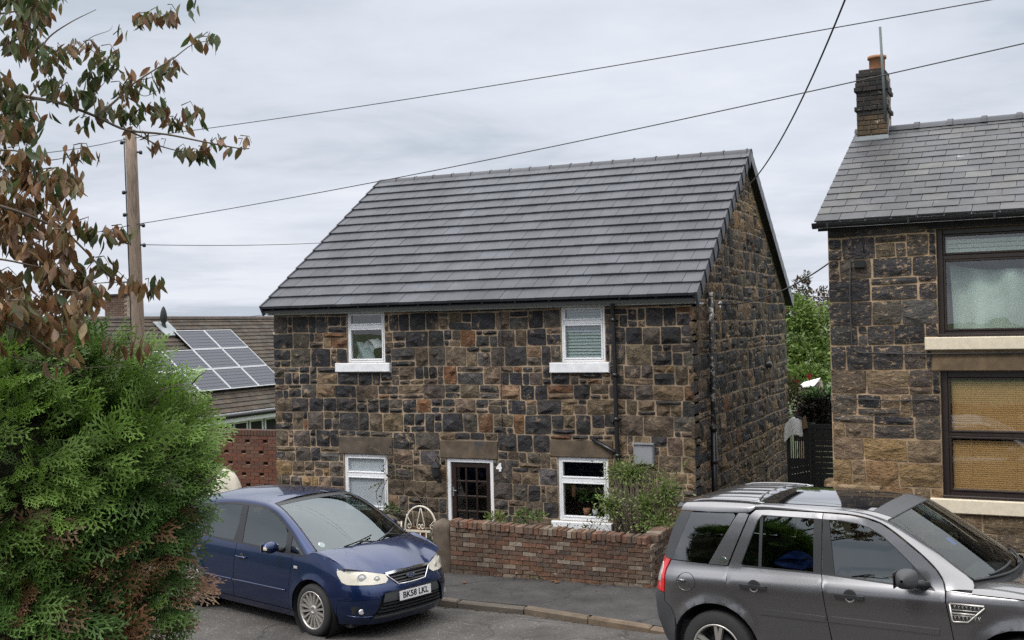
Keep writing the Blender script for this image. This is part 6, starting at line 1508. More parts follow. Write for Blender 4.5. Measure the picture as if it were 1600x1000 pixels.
# spoiler
m = MB(); m.hexa([V(-1.68, -.64, 1.70), V(-1.83, -.60, 1.675), V(-1.83, .60, 1.675), V(-1.68, .64, 1.70), V(-1.68, -.66, 1.745), V(-1.79, -.60, 1.725), V(-1.79, .60, 1.725), V(-1.68, .66, 1.745)]); m.build('rear_spoiler', MP, T)
# windscreen, scuttle, bonnet
wl = ipl([V(.29, -.622, 1.625), V(.40, -.632, 1.560), V(.55, -.645, 1.470), V(.72, -.665, 1.358), V(.86, -.685, 1.262), V(.995, -.70, 1.160)], 14)
wr = span(wl, mirrorp(wl), 18, lambda t: V(.11 + .10 * t, 0, .065 - .075 * t), 2.2); c.loft(wr, 'windscreen', M['screen_dark'], both=False, flip=True)
m = MB().tube([r_[-1] + V(.01, 0, -.005) for r_ in wr], .012, 6).tube(wr[0], .009, 6).tube(wr[-1], .009, 6).tube([r_[0] for r_ in wr], .008, 6); m.build('windscreen_seal', M['trim'], T)
K = 26; rows = []
for j in range(K + 1):
    y = (-1 + 2 * j / K); a = abs(y)
    b0 = V(1.235 - .20 * a ** 2.6, y * .80, 1.085 + .028 * a ** 2); f0 = V(2.20 - .16 * a ** 3, y * .80, .93 + .0 * a); row = []
    for i in range(17):
        t = i / 16; row.append(b0 * (1 - t) + f0 * t + V(0, 0, .055 * sin(pi * t) ** .7 + (.022 * sst(.62, .74, a) - .022 * sst(.86, 1.0, a)) * (1 - .3 * t) + .02 * (1 - t) * (1 - a ** 2)))
    rows.append(row)
c.loft(rows, 'bonnet', MP, both=False)
he_ = [p for p in rows[0]]; hs_ = ipl([c.side(x, z) + V(0, .002, 0) for x, z in ((1.03, 1.080), (1.43, 1.066), (1.80, 1.038), (2.02, .99))], 17)
c.loft([[a * (1 - t) + b * t + V(0, -.5, .5) * .02 * sin(pi * t) for a, b in zip(hs_, he_)] for t in (0, .25, .5, .75, 1)], 'bonnet_side', MP, flip=False)
sc0 = [wr[int(round(j * 18 / K))][-1] + V(-.01, 0, -.012) for j in range(K + 1)]; sc1 = [r_[0] + V(.01, 0, -.03) for r_ in rows]
c.loft([sc0, [(a + b) / 2 - V(0, 0, .015) for a, b in zip(sc0, sc1)], sc1], 'scuttle_panel', M['black_matt'], both=False, flip=False)
# simple nose
rows = []
for z in (.95, .85, .7, .55, .4, .3): rows.append([c.face(-.84 + 1.68 * i / 16, z, 0) for i in range(17)])
c.loft(rows, 'front_bumper', MP, both=False, flip=True)
for sg in (1, -1): MB().lathe(c.face(.62, .82, .0) * V(1, sg, 1), unit(V(1, .4 * sg, .1)), [(.11, 0), (.11, .02), (.08, .03), (.001, .01)], 18).build('headlamp', M['lens_clear'], T)
MB().box((2.18, -.36, .66), (2.30, .36, .86)).build('grille', M['black_matt'], T)
# tail lamp, clear over red
for sg in (1, -1):
    q = lambda x, z, o: c.side(x, z, o) * V(1, sg, 1)
c.poly([(-1.945, 1.205), (-1.815, 1.195), (-1.862, 1.10), (-1.866, .886), (-2.000, .902), (-1.985, 1.0), (-1.965, 1.10)], lambda x, z: c.side(x, z, .008), 'tail_lamp', M['red_lens'], step=.04, lip=.03)
c.poly([(-1.965, 1.155), (-1.925, 1.16), (-1.900, 1.11), (-1.915, .985), (-1.995, .98), (-1.985, 1.06)], lambda x, z: c.side(x, z, .016), 'clear_lens', M['lens_clear'], step=.03, lip=.015)
# fuel flap ring, handles, side strip, vent, badge
m = MB(); m.tube([c.side(-1.616 + .098 * cos(a), 1.0 + .085 * sin(a), .001) for a in [2 * pi * i / 28 for i in range(29)]], .0035, 4, caps=False); m.build('fuel_flap_joint', M['trim'], T)
m = MB(); m.tube([c.side(-1.616 + .093 * cos(a), 1.0 + .080 * sin(a), .002) for a in [radians(180 + 120 * i / 14) for i in range(15)]], .002, 4); m.tube([c.side(-1.70, 1.022, .005), c.side(-1.66, 1.018, .012), c.side(-1.625, 1.012, .010)], .012, 8); m.build('fuel_flap_handle', MP, T)
for k, ds in enumerate((rds, fds)):
    x0 = -1.045 if k == 0 else -.135
    for j, o_ in enumerate(ds):
        sg = 1 if j == 0 else -1; z_ = 1.012 if k == 0 else .990
        a = [(c.side(x0 + .262 * i / 6, z_ - .008 * i / 6, .028 if 0 < i < 6 else .02)) for i in range(7)]
        m = MB()
        for i in range(6):
            p, q = a[i], a[i + 1]; m.hexa([(p + V(0, .012, -.017)) * V(1, sg, 1), (q + V(0, .012, -.017)) * V(1, sg, 1), (q + V(0, .012, .017)) * V(1, sg, 1), (p + V(0, .012, .017)) * V(1, sg, 1), (p + V(0, -.004, -.015)) * V(1, sg, 1), (q + V(0, -.004, -.015)) * V(1, sg, 1), (q + V(0, -.004, .015)) * V(1, sg, 1), (p + V(0, -.004, .015)) * V(1, sg, 1)])
        m.box(tuple(np.minimum((a[0] + V(0, .03, -.01)) * V(1, sg, 1), (a[1] + V(0, 0, .01)) * V(1, sg, 1))), tuple(np.maximum((a[0] + V(0, .03, -.01)) * V(1, sg, 1), (a[1] + V(0, 0, .01)) * V(1, sg, 1)))); m.build('door_handle', M['trim'], o_)
        p = c.side(x0 + .135, z_ - .004, .002) * V(1, sg, 1); MB().lathe(p - V(0, -.003 * sg, 0), (0, -sg, 0), [(.062, 0), (.058, .002), (.05, .003), (.001, .003)], 24).build('handle_shade_disc', M['black_matt'], o_)  # flat black disc for the hollow's shade; the pale crescent is a painted glint
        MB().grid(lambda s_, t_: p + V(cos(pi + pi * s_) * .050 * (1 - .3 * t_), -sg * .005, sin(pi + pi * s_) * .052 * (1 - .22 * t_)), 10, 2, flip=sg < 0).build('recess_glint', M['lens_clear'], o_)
        xa_, xb_ = (-.86, -.232) if k == 0 else (-.212, .755)
        pts = [(xa_ + .03, .806 - .03 * (xa_ + .86) / 1.6), (xb_, .80 - .03 * (xb_ + .86) / 1.6), (xb_ - .0, .752 - .03 * (xb_ + .86) / 1.6), (xa_ + .0, .758 - .03 * (xa_ + .86) / 1.6)]
        r_ = c.poly(pts, lambda x, z: c.side(x, z, .011), 'rubbing_strip', MP, parent=o_, lip=.012, step=.08, both=False) if j == 0 else None
vt = [(.855, .995), (1.128, .990), (1.135, .975), (.998, .850), (.880, .843), (.868, .86)]
fv = lambda x, z: c.side(x, z, .004)
vb_ = c.poly(vt, fv, 'wing_vent', M['black_matt'], lip=0)[0]
m = MB(); vv = vt + [vt[0]]; m.tube([c.side(x, z, .008) for x, z in vv], .0085, 6)
for z_ in (.945, .918, .900): m.tube([c.side(.872, z_, .008), c.side(1.085 - (.945 - z_) * 1.0, z_ - .002, .008)], .0045 if z_ != .918 else .010, 5)
m.build('vent_surround', M['alloy'], vb_)
m = MB()
for k in range(7):
    for (za, zb) in ((.945, .99), (.852, .9)): m.tube([c.side(.885 + k * .032, za, .006), c.side(.905 + k * .032, zb, .006)], .002, 4); m.tube([c.side(.905 + k * .032, za, .006), c.side(.885 + k * .032, zb, .006)], .002, 4)
tag(m.build('vent_mesh', M['alloy'], vb_), kind='stuff')
q = c.side(-1.245, 1.225, .004)
om = MB(); om.prism([q + V(.045 * cos(a), 0, .026 * sin(a)) for a in [2 * pi * i / 20 for i in range(20)]], (0, -.006, 0)); ob_ = om.build('oval_badge', M['chrome'], T)
MB().prism([q + V(.037 * cos(a), -.0062, .019 * sin(a)) for a in [2 * pi * i / 20 for i in range(20)]], (0, -.002, 0)).build('badge_field', mat('grey_green_badge', (.05, .07, .06), rough=.3), ob_)
# mirrors
for sg in (1, -1):
    m = MB()
    def mirr(s_, t_):
        A = 2 * pi * s_; r1 = sin(pi * min(.999, max(.001, t_))) ** .35; ca, sa = cos(A), sin(A); ca = abs(ca) ** .7 * (1 if ca > 0 else -1); sa = abs(sa) ** .7 * (1 if sa > 0 else -1)
        return V(.555 + .085 * ca * r1 - .10 * (t_ - .3) * .2, -(.955 + .23 * t_), 1.205 + .085 * sa * r1 - .0) * V(1, sg, 1)
    m.grid(mirr, 24, 14, flip=sg > 0); mo = m.build('door_mirror', M['trim_grey'], T)
    MB().obox(V(.468, -.985 * sg, 1.135), V(0, -.18 * sg, 0), V(0, 0, .135), V(-.006, 0, 0)).build('mirror_glass', M['chrome'], mo)
    MB().tube([V(.66, -.86 * sg, 1.115), V(.62, -.93 * sg, 1.14), V(.585, -1.0 * sg, 1.15)], [.042, .036, .03], 8).build('mirror_arm', M['trim'], mo)
# cabin bits, wheels
MB().box((-1.9, -.78, .35), (1.2, .78, .60)).obox((.62, -.72, .6), (.45, 0, 0), (0, 1.44, 0), (0, 0, .46), bev=.1).build('cabin_floor', M['seat'], T)
for x_, y_ in ((.15, -.38), (.15, .38), (-.75, -.38), (-.75, .38)): seat(c, x_, y_, .62, .62)
MB().lathe((.50, -.38, 1.14), unit(V(-.8, 0, .5)), [(.18, -.012), (.195, 0), (.18, .012), (.168, 0)], 20, closed=True).build('steering_wheel', M['trim'], T)
m = MB(); R = random.Random(5); m.grid(lambda s_, t_: V(-.55 + .26 * (s_ - .5) * 2 * sqrt(max(0, 1 - (2 * t_ - 1) ** 2)) * 1, -.66 + .05 * sin(6 * s_), 1.14 + .12 * sin(pi * s_) * sin(pi * t_) + .1 * t_), 10, 10); m.build('blue_bag', M['bag'], T)
pS = wr[12][6]; MB().obox(wr[4][7] + V(-.02, 0, -.02), V(0, .085, .0), V(-.07, 0, .055), V(-.002, 0, -.002)).build('windscreen_sticker', M['sticker'], T)
MB().obox(V(.42, -.05, 1.52), (.02, 0, 0), (0, .24, 0), (0, 0, .07)).build('inner_mirror', M['trim'], T)
def wsp2(a, b):
    j = a * 18; i = b * 13; j0, i0 = min(17, int(j)), min(12, int(i)); fj, fi = j - j0, i - i0
    return (wr[j0][i0] * (1 - fj) + wr[j0 + 1][i0] * fj) * (1 - fi) + (wr[j0][i0 + 1] * (1 - fj) + wr[j0 + 1][i0 + 1] * fj) * fi + V(.015, 0, .016)
MB().tube([wsp2(.12 + .36 * t_, .99 - .06 * t_) for t_ in [i / 8 for i in range(9)]], .011, 5).tube([wsp2(.55 + .36 * t_, .99 - .06 * t_) for t_ in [i / 8 for i in range(9)]], .011, 5).build('wipers', M['trim'], T)
MB().box((-1.85, -.80, .24), (2.0, .80, .36)).build('underbody', M['black_matt'], T)
c.liners(.8)
for x_ in (1.42, -1.33):
    for sg in (-1, 1): c.wheel(x_, sg * .815, 5, sg, .370, .243, .23, 2)
# ------------------------------------------------------------------ vegetation
R = random.Random(101); NR_ = np.random.default_rng(5)
def frond_template(seed, L_=1.0, nb=11):
    """a flat fern-like conifer spray pointing along +x, lying in the xy plane, with every scale twig a thin blade"""
    r = random.Random(seed); vs = []; fs = []
    def blade(x, y, z, a, l, w, cz):
        dx, dy = cos(a), sin(a); k = len(vs); vs.extend([(x - dy * w * .4, y + dx * w * .4, z), (x + dx * l * .45 - dy * w, y + dy * l * .45 + dx * w, z + cz * .45), (x + dx * l, y + dy * l, z + cz), (x + dx * l * .45 + dy * w, y + dy * l * .45 - dx * w, z + cz * .45), (x + dy * w * .4, y - dx * w * .4, z)])
        fs.append((k, k + 1, k + 3, k + 4)); fs.append((k + 1, k + 2, k + 3))
    blade(0, 0, 0, 0, L_, .018, -.10)
    for i in range(nb):
        t = .10 + .86 * i / nb; side = 1 if i % 2 else -1; x = L_ * t; ln = .40 * sin(pi * (t * .78 + .12)) * r.uniform(.8, 1.15); a = side * r.uniform(.62, .85); z = -.10 * t * t
        blade(x, 0, z, a, ln, .018, -.05)
        m_ = max(2, int(ln / .075))
        for j in range(m_):
            q = (j + .6) / m_; s2 = 1 if j % 2 else -1; bx, by = x + cos(a) * ln * q, sin(a) * ln * q
            blade(bx, by, z - .05 * q, a + s2 * r.uniform(.55, .85) - side * .12, ln * .46 * (1 - .5 * q) * r.uniform(.8, 1.1), .021, -.02 + r.uniform(-.02, .02))
    return np.array(vs), fs
TPL = [frond_template(s) for s in range(5)]
def fronds(items, name, mt, parent):
    """items: (position, direction, up, size, colour)"""
    VV, FF, TT = [], [], []; base = 0
    for k, (p, d, u, sz, c_) in enumerate(items):
        tv, tf = TPL[k % 5]; d = unit(d); s_ = unit(np.cross(u, d)); u = np.cross(d, s_); Mx = np.array([d, s_, u]) * sz
        v = tv @ Mx + np.asarray(p); VV.append(v)
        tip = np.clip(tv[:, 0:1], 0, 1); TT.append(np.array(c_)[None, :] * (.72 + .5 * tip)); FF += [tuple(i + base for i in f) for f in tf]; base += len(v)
    v = np.concatenate(VV); t = np.concatenate(TT); m = MB(); m.v = v.tolist(); m.f = FF; m.t = [tuple(x) for x in t.tolist()]; m.sm = [False] * len(FF); m.mi = [0] * len(FF)
    return m.build(name, mt, parent, kind='stuff')

# big conifer, lower left: overlapping lobes of drooping sprays
LB = [(60, 745, 7.5, .98, 1.05), (225, 705, 7.5, .50, .52), (175, 590, 7.6, .34, .36), (60, 600, 7.6, .52, .46), (285, 665, 7.6, .27, .27), (212, 860, 7.3, .36, .48), (40, 930, 7.2, .80, .60), (-110, 780, 7.6, 1.1, 1.2), (190, 960, 7.2, .38, .30), (130, 560, 7.6, .26, .22), (262, 605, 7.7, .24, .22), (262, 760, 7.4, .30, .34), (262, 905, 7.3, .25, .27), (240, 960, 7.2, .28, .26)]
lobes = [(at(x - 24, y + 14, D), rx * .92 - .10, rz * .92 - .10) for x, y, D, rx, rz in LB]
con = thing('conifer', 'large dense green conifer with brown dead sprays near its foot, lower left', 'conifer tree', (float(lobes[0][0][0]), float(lobes[0][0][1]), 1.9))
items = []
def dens(P):
    return max((1 - ((P[0] - c_[0]) ** 2 + (P[1] - c_[1]) ** 2) / rx ** 2 - (P[2] - c_[2]) ** 2 / rz ** 2) for c_, rx, rz in lobes)
for c_, rx, rz in lobes:
    n = int(3600 * rx * rz + 420 * rx)
    for _ in range(n):
        while True:
            d = NR_.normal(size=3); d /= np.linalg.norm(d)
            if d @ FW < .45: break
        sh = R.choice([1.0, .96, .9, .82, .70]) * R.uniform(.94, 1.06); P = c_ + d * V(rx, rx, rz) * sh
        if dens(P) > .42: continue
        q0 = px(P)
        if q0[1] > 800 and R.random() < .15 * sst(800, 900, q0[1]) : continue
        if R.random() < .6 and math.sin(P[0] * 9 + P[2] * 7) * math.sin(P[2] * 11 - P[1] * 5) > .45: continue
        dr_ = unit(d * .55 + RT0 * R.uniform(-.35, .95) + V(R.uniform(-.3, .3), R.uniform(-.3, .3), R.uniform(-.30, .42))); up = d * R.uniform(.3, 1.0) - FW * .35 + V(R.uniform(-.3, .3), R.uniform(-.3, .3), R.uniform(.2, 1.0))
        q = px(P); low = sst(770, 930, q[1]) * .8; br_ = R.random() < low * (.35 + .65 * (math.sin(P[0] * 5 + 1) * math.sin(P[2] * 6) > -.1)) and sh < 1.0
        f_ = R.uniform(.6, 1.35); g_ = sst(0, 1, .5 + .5 * math.sin(P[0] * 4.1 + P[2] * 3.3 + 2 * math.sin(P[1] * 3)))  # highlights and depth painted in as clumps of brighter and darker green
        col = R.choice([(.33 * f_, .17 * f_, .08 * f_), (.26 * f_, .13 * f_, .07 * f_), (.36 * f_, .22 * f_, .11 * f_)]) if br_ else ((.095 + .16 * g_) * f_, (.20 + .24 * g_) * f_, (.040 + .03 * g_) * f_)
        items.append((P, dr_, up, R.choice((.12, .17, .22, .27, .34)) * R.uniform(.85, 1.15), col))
print('fronds', len(items))
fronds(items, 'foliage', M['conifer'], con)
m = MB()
for c_, rx, rz in lobes:   # dense inner wood as dark lumps, its shade put into the colour
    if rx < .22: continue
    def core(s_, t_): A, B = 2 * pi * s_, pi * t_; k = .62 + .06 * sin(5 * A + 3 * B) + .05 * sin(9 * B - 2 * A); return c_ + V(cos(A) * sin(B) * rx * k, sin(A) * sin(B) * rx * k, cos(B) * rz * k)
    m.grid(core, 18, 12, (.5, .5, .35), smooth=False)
m.build('dark_inner_core', mat('dark_core', (.05, .06, .03), rough=.95, var=.5, vscale=12, bump=1, bscale=25, bdist=.05, tint=True), con, kind='stuff')
b0 = V(*con.location); MB().tube([b0, b0 + V(.02, 0, .6), b0 + V(0, .03, 1.3)], [.11, .09, .06], 10).build('trunk', M['bark'], con)
m = MB()
for (x0, y0, x1, y1) in ((235, 640, 262, 605), (300, 600, 322, 580), (215, 560, 224, 520), (405, 0, 406, 1), (250, 610, 290, 600), (320, 760, 345, 735)):
    if x0 > 400: continue
    a_, b_ = at(x0, y0, 7.1), at(x1, y1, 7.05); m.tube([a_, (a_ + b_) / 2 + V(0, 0, .01), b_], [.006, .004, .002], 5)
tag(m.build('bare_twigs', M['bark'], con), kind='stuff')

# ---- cherry with browning leaves, upper left
ch = thing('cherry_tree', 'cherry tree with drooping green and brown autumn leaves at the upper left', 'tree', (-7.6, 3.4, 1.9))
Tb = V(-7.6, 3.4, 1.9)
MB().tube([Tb, Tb + V(.05, .1, 1.2), Tb + V(.15, .3, 2.4), Tb + V(.3, .5, 3.6), Tb + V(.3, .8, 5.2)], [.13, .11, .09, .07, .04], 10).build('trunk', M['bark'], ch)
BRN = [  # main limbs in the picture, with the distance of each end
 ([(-90, 105), (26, 147), (90, 160), (150, 182), (197, 203), (260, 210), (320, 222), (375, 232), (389, 232)], 7.6, 8.2, .016),
 ([(150, 182), (180, 158), (203, 135), (240, 110), (270, 92), (300, 70), (330, 63)], 7.8, 8.3, .010),
 ([(197, 203), (222, 214), (250, 228), (290, 237), (330, 234)], 8.0, 8.2, .007),
 ([(-60, 190), (0, 170), (60, 155), (110, 168)], 7.0, 7.6, .010), ([(60, 90), (75, 60), (110, 35), (150, 15)], 7.3, 7.6, .007), ([(110, 90), (140, 60), (170, 48), (176, 40)], 7.6, 7.8, .004),
 ([(-80, 300), (0, 322), (60, 343), (110, 370), (160, 420), (190, 445)], 6.2, 6.9, .012), ([(-60, 470), (0, 500), (40, 520), (95, 560), (130, 590)], 5.8, 6.3, .010),
 ([(-60, 30), (10, 20), (60, 10), (120, -10)], 7.2, 7.6, .008), ([(-60, 240), (20, 235), (70, 250), (110, 245)], 6.8, 7.1, .008), ([(-70, 400), (0, 405), (50, 415), (100, 425), (150, 440)], 6.1, 6.6, .008),
 ([(-40, 545), (30, 560), (110, 575), (200, 570)], 6.4, 6.8, .006), ([(95, 140), (104, 105), (98, 130)], 7.5, 7.5, .004), ([(150, 182), (148, 150), (170, 120), (180, 95)], 7.7, 7.9, .004), ([(203, 135), (225, 150), (250, 140)], 8, 8.1, .004)]
tw = MB()
for pts, d0, d1, r0 in BRN:
    P3 = ipl([at(x, y, d0 + (d1 - d0) * i / (len(pts) - 1)) for i, (x, y) in enumerate(pts)], 4 * len(pts)); tw.tube(P3, [r0 * (1 - .75 * i / len(P3)) for i in range(len(P3))], 6)
    a0 = P3[0]
    if pts[0][0] < -30: tw.tube(ipl([Tb + V(.2, .4, min(5, max(1, a0[2] - 2.3))), (Tb + a0) / 2 + V(.1, .1, (a0[2] - 1.9) / 2 + .2) * V(1, 1, .6), a0], 8), [.05 - .004 * i for i in range(8)], 7)
# clusters of hanging leaves: (x, y, depth, number, brownness)
CL = [(225, 35, 7.8, 10, .6), (250, 30, 7.8, 10, .7), (272, 28, 7.8, 6, .5), (300, 15, 7.9, 4, .3), (305, 70, 8.3, 4, .4), (322, 66, 8.3, 5, .35), (332, 72, 8.3, 4, .3), (250, 115, 8.2, 7, .35), (265, 112, 8.2, 7, .4), (276, 106, 8.2, 5, .5),
      (222, 140, 8.1, 6, .3), (238, 138, 8.1, 7, .25), (182, 110, 7.9, 5, .4), (187, 125, 7.9, 6, .5), (195, 145, 8, 8, .25), (205, 152, 8, 8, .3), (178, 90, 7.9, 6, .25), (160, 100, 7.8, 8, .3), (150, 120, 7.8, 9, .3), (143, 135, 7.8, 9, .35),
      (120, 80, 7.7, 9, .75), (95, 88, 7.6, 10, .7), (140, 82, 7.7, 6, .5), (105, 150, 7.6, 7, .3), (115, 158, 7.6, 8, .3), (140, 160, 7.8, 8, .4), (150, 190, 7.9, 6, .3), (135, 200, 7.9, 4, .5), (170, 178, 8, 8, .3), (200, 190, 8, 10, .3), (195, 185, 8, 6, .2),
      (225, 178, 8.1, 8, .5), (240, 182, 8.1, 9, .6), (250, 172, 8.1, 7, .4), (265, 195, 8.2, 7, .7), (280, 200, 8.2, 7, .6), (300, 178, 8.2, 6, .5), (314, 188, 8.2, 4, .6), (250, 236, 8.1, 5, .8), (290, 245, 8.2, 7, .2), (303, 250, 8.2, 8, .2), (318, 246, 8.2, 6, .3), (335, 232, 8.2, 5, .7),
      (345, 228, 8.2, 3, .7), (369, 234, 8.3, 2, .8), (388, 230, 8.3, 2, 1.), (120, 243, 7.3, 9, .8), (135, 245, 7.3, 5, .8), (215, 215, 8, 4, .8), (185, 60, 7.8, 2, .4), (75, 30, 7.4, 8, .3), (40, 60, 7.3, 8, .5),
      (190, 370, 6.9, 6, .6), (170, 378, 6.8, 8, .4), (155, 372, 6.8, 8, .6), (165, 420, 6.8, 12, .5), (130, 360, 6.7, 8, .5), (225, 455, 7, 8, .9), (240, 450, 7, 6, .5), (195, 445, 6.9, 6, 1.), (130, 440, 6.5, 10, .9), (145, 465, 6.5, 9, .9), (110, 400, 6.5, 10, .7), (100, 425, 6.5, 9, .8),
      (100, 545, 6.2, 7, 1.), (170, 545, 6.8, 4, .9), (205, 545, 6.9, 6, 1.), (220, 555, 6.9, 4, 1.), (95, 575, 6.2, 5, 1.), (60, 345, 6.6, 9, .9), (90, 330, 6.7, 9, .8), (105, 300, 6.8, 9, .7), (85, 280, 6.9, 10, .6), (70, 480, 6.2, 10, 1.), (30, 470, 6.1, 10, .9)]
def redge(y): return float(np.interp(y, [0, 60, 110, 160, 210, 260, 310, 360, 420, 470, 520, 560], [85, 85, 80, 95, 75, 105, 105, 95, 130, 140, 110, 60]))
R = random.Random(44)
for _ in range(235):
    y = R.uniform(-25, 560); x = R.uniform(-60, redge(y)); 
    if math.sin(x * .055 + 1) * math.sin(y * .043) < -.35 and R.random() < .8: continue
    CL.append((x, y, 7.2 - max(0, y - 150) * .0028 + R.uniform(-.3, .5), R.randint(6, 11), min(1, max(.1, .25 + .75 * sst(120, 330, y) + R.uniform(-.3, .25)))))
lt = {}
leafs = []
def leaf(base, dirv, side, L_, W_, fold, curl, col):
    """a pointed leaf folded along its midrib and curling down"""
    n_ = unit(np.cross(dirv, side)); m = MB(); vs = []
    for i, (t, w_) in enumerate(((0, .06), (.22, .72), (.5, 1.0), (.78, .62), (1, .0))):
        mid = base + dirv * L_ * t + n_ * (curl * L_ * t * t); w_ = w_ * W_
        if i == 4: vs.append(mid)
        else: vs += [mid, mid + side * w_ - n_ * fold * w_, mid - side * w_ - n_ * fold * w_]
    fs = []
    for i in range(3): a, b = 3 * i, 3 * i + 3; fs += [(a, b, b + 1, a + 1), (b, a, a + 2, b + 2)]
    fs += [(9, 12, 10), (12, 9, 11)]
    return m.add(vs, fs, col, smooth=True)
for (x, y, D, n, br_) in CL:
    c0 = at(x, y - 8, D)
    spur = c0 + V(R.uniform(-.05, .05), R.uniform(-.05, .05), .05)
    tw.tube([spur + V(R.uniform(-.07, -.02), R.uniform(-.05, .05), R.uniform(-.05, .01)), spur, c0 + V(.03, 0, -.01)], [.004, .003, .0015], 4)
    for i in range(int(n * 1.5)):
        b = c0 + V(R.uniform(-.08, .08), R.uniform(-.07, .07), R.uniform(-.02, .05)); d = unit(V(R.uniform(-.6, .6), R.uniform(-.6, .6), -R.uniform(.55, 1.2))); s_ = unit(np.cross(d, V(R.uniform(-1, 1), R.uniform(-1, 1), .1)))
        L_ = R.uniform(.075, .125); bb = R.random() < br_; f_ = R.uniform(.75, 1.3)
        if bb: col = R.choice([(.26, .13, .06), (.32, .16, .07), (.19, .10, .055), (.36, .21, .10), (.24, .17, .07), (.17, .13, .05)])
        else: col = R.choice([(.09, .14, .04), (.13, .17, .055), (.07, .105, .035), (.16, .16, .06)])
        leafs.append(leaf(b, d, s_, L_, L_ * R.uniform(.17, .23), R.uniform(.2, .7), R.uniform(-.3, .3), tuple(q * f_ * 1.25 for q in col)))
tw.build('branches', M['bark'], ch)
print('leaves', len(leafs))
pieces(leafs, 'leaf', M['leaf'], ch, 300, 'leaves')

# ---- small-leaf plants: stems with many blades
def bush(name, label, cat, base, blobs, n, cols, lsz, stems, seed, droop=0.0, group=None, mt='leaf', spread=0):
    R = random.Random(seed); o = thing(name, label, cat, tuple(base), 0, group); m = MB(); st_ = MB()
    for k in range(stems):
        c_, r_ = blobs[k % len(blobs)]; e = c_ + V(R.uniform(-1, 1) * r_[0] * (.8 + .3 * spread), R.uniform(-1, 1) * r_[1] * .8, R.uniform(-.3, 1 + .3 * spread) * r_[2])
        mid = (base + e) / 2 + V(R.uniform(-.08, .08), R.uniform(-.08, .08), .06); st_.tube([base + V(R.uniform(-.06, .06), R.uniform(-.06, .06), 0), mid, e], [.006, .004, .002], 4, (.9, .8, .6))
    vs, fs, ts = [], [], []
    for i in range(n):
        c_, r_ = blobs[R.randrange(len(blobs))]; d = V(R.gauss(0, 1), R.gauss(0, 1), R.gauss(0, 1)); d = unit(d); p = c_ + d * V(*r_) * (R.uniform(.35, 1.08) if not spread else abs(R.gauss(0, .62)))
        q = unit(d + V(R.uniform(-.8, .8), R.uniform(-.8, .8), R.uniform(-.6, .6) - droop)); s_ = unit(np.cross(q, V(R.uniform(-1, 1), R.uniform(-1, 1), R.uniform(-1, 1)))); L_ = lsz * R.uniform(.6, 1.3); w_ = L_ * .2
        f_ = R.uniform(.7, 1.3); c2 = tuple(a * f_ for a in R.choice(cols)); m.add([p, p + q * L_ * .5 + s_ * w_, p + q * L_, p + q * L_ * .5 - s_ * w_], [(0, 1, 2, 3)], c2)
    if stems: st_.build('stems', M['bark'], o)
    if n: m.build('foliage', M[mt], o, kind='stuff')
    return o
def fp(x, y, off=.5): return onY(x, y, FY - off)
gr1 = [(.28, .44, .09), (.38, .52, .14), (.18, .32, .06), (.46, .50, .22)]
bb = fp(1000, 850, .7); bb[2] = 0
bush('climbing_shrub', 'straggly light green shrub growing up to the grey meter box on the cottage front', 'shrub', bb,
     [(fp(1010, 790, .7), (.42, .35, .42)), (fp(985, 740, .4), (.33, .25, .20)), (fp(955, 790, .7), (.22, .3, .22)), (fp(1042, 770, .6), (.22, .3, .30)), (fp(965, 738, .3), (.15, .15, .13)), (fp(1030, 820, .8), (.35, .3, .25))], 7800, gr1, .06, 260, 3, spread=1)
fc = []
def climber():
    R = random.Random(12); o = thing('climbing_rose', 'nearly bare climbing rose with thin brown stems beside the left ground-floor window', 'climber', tuple(fp(650, 830, .1) * V(1, 1, 0))); m = MB(); lf = MB()
    for pts in ([(668, 812), (662, 790), (650, 775), (640, 755), (638, 720), (641, 690), (650, 672)], [(668, 812), (660, 780), (648, 770), (643, 740), (652, 700), (665, 690)], [(676, 800), (668, 790), (659, 776), (646, 768), (640, 745)], [(640, 755), (620, 742), (605, 750), (590, 756), (575, 765)], [(638, 720), (615, 735), (600, 760), (594, 790)], [(560, 690), (575, 697), (588, 703), (604, 715), (620, 745)], [(641, 690), (636, 668), (640, 650)], [(646, 768), (660, 778), (672, 760), (660, 745), (652, 735)], [(598, 752), (588, 770), (592, 795)], [(640, 745), (600, 738), (612, 700)]):
        P_ = ipl([fp(x, y, .10 + R.uniform(0, .08)) for x, y in pts], 14); m.tube(P_, [.009 - .0004 * i for i in range(14)], 5, (1.6, 1.5, 1.4))
        for p in P_[3:]:
            if R.random() < .5:
                d = unit(V(R.uniform(-1, 1), -.4, R.uniform(-1, .5))); s_ = unit(np.cross(d, V(0, 1, .3))); L_ = R.uniform(.04, .07); lf.add([p, p + d * L_ * .5 + s_ * L_ * .35, p + d * L_, p + d * L_ * .5 - s_ * L_ * .35], [(0, 1, 2, 3)], R.choice([(.14, .2, .05), (.16, .09, .05), (.28, .30, .08), (.10, .07, .05)]))
    m.build('stems', M['bark'], o); lf.build('leaves', M['leaf'], o, kind='stuff')
climber()
q = fp(773, 812, 1.55); bush('yard_plant', 'small yellow-green leafy plant behind the brick wall beside the front door', 'plant', q * V(1, 1, 0) + V(0, 0, .02), [(q, (.17, .12, .10))], 300, [(.34, .40, .12), (.24, .32, .08)], .07, 6, 4)
q = fp(822, 803, 1.3); bush('yard_plant', 'tall weedy plant with light green tips behind the brick wall under the house number', 'plant', q * V(1, 1, 0) + V(0, 0, .02), [(q, (.17, .12, .07)), (fp(842, 806, 1.3), (.12, .1, .06)), (fp(812, 812, 1.3), (.12, .1, .06))], 300, [(.22, .34, .08), (.14, .24, .05)], .065, 10, 5)
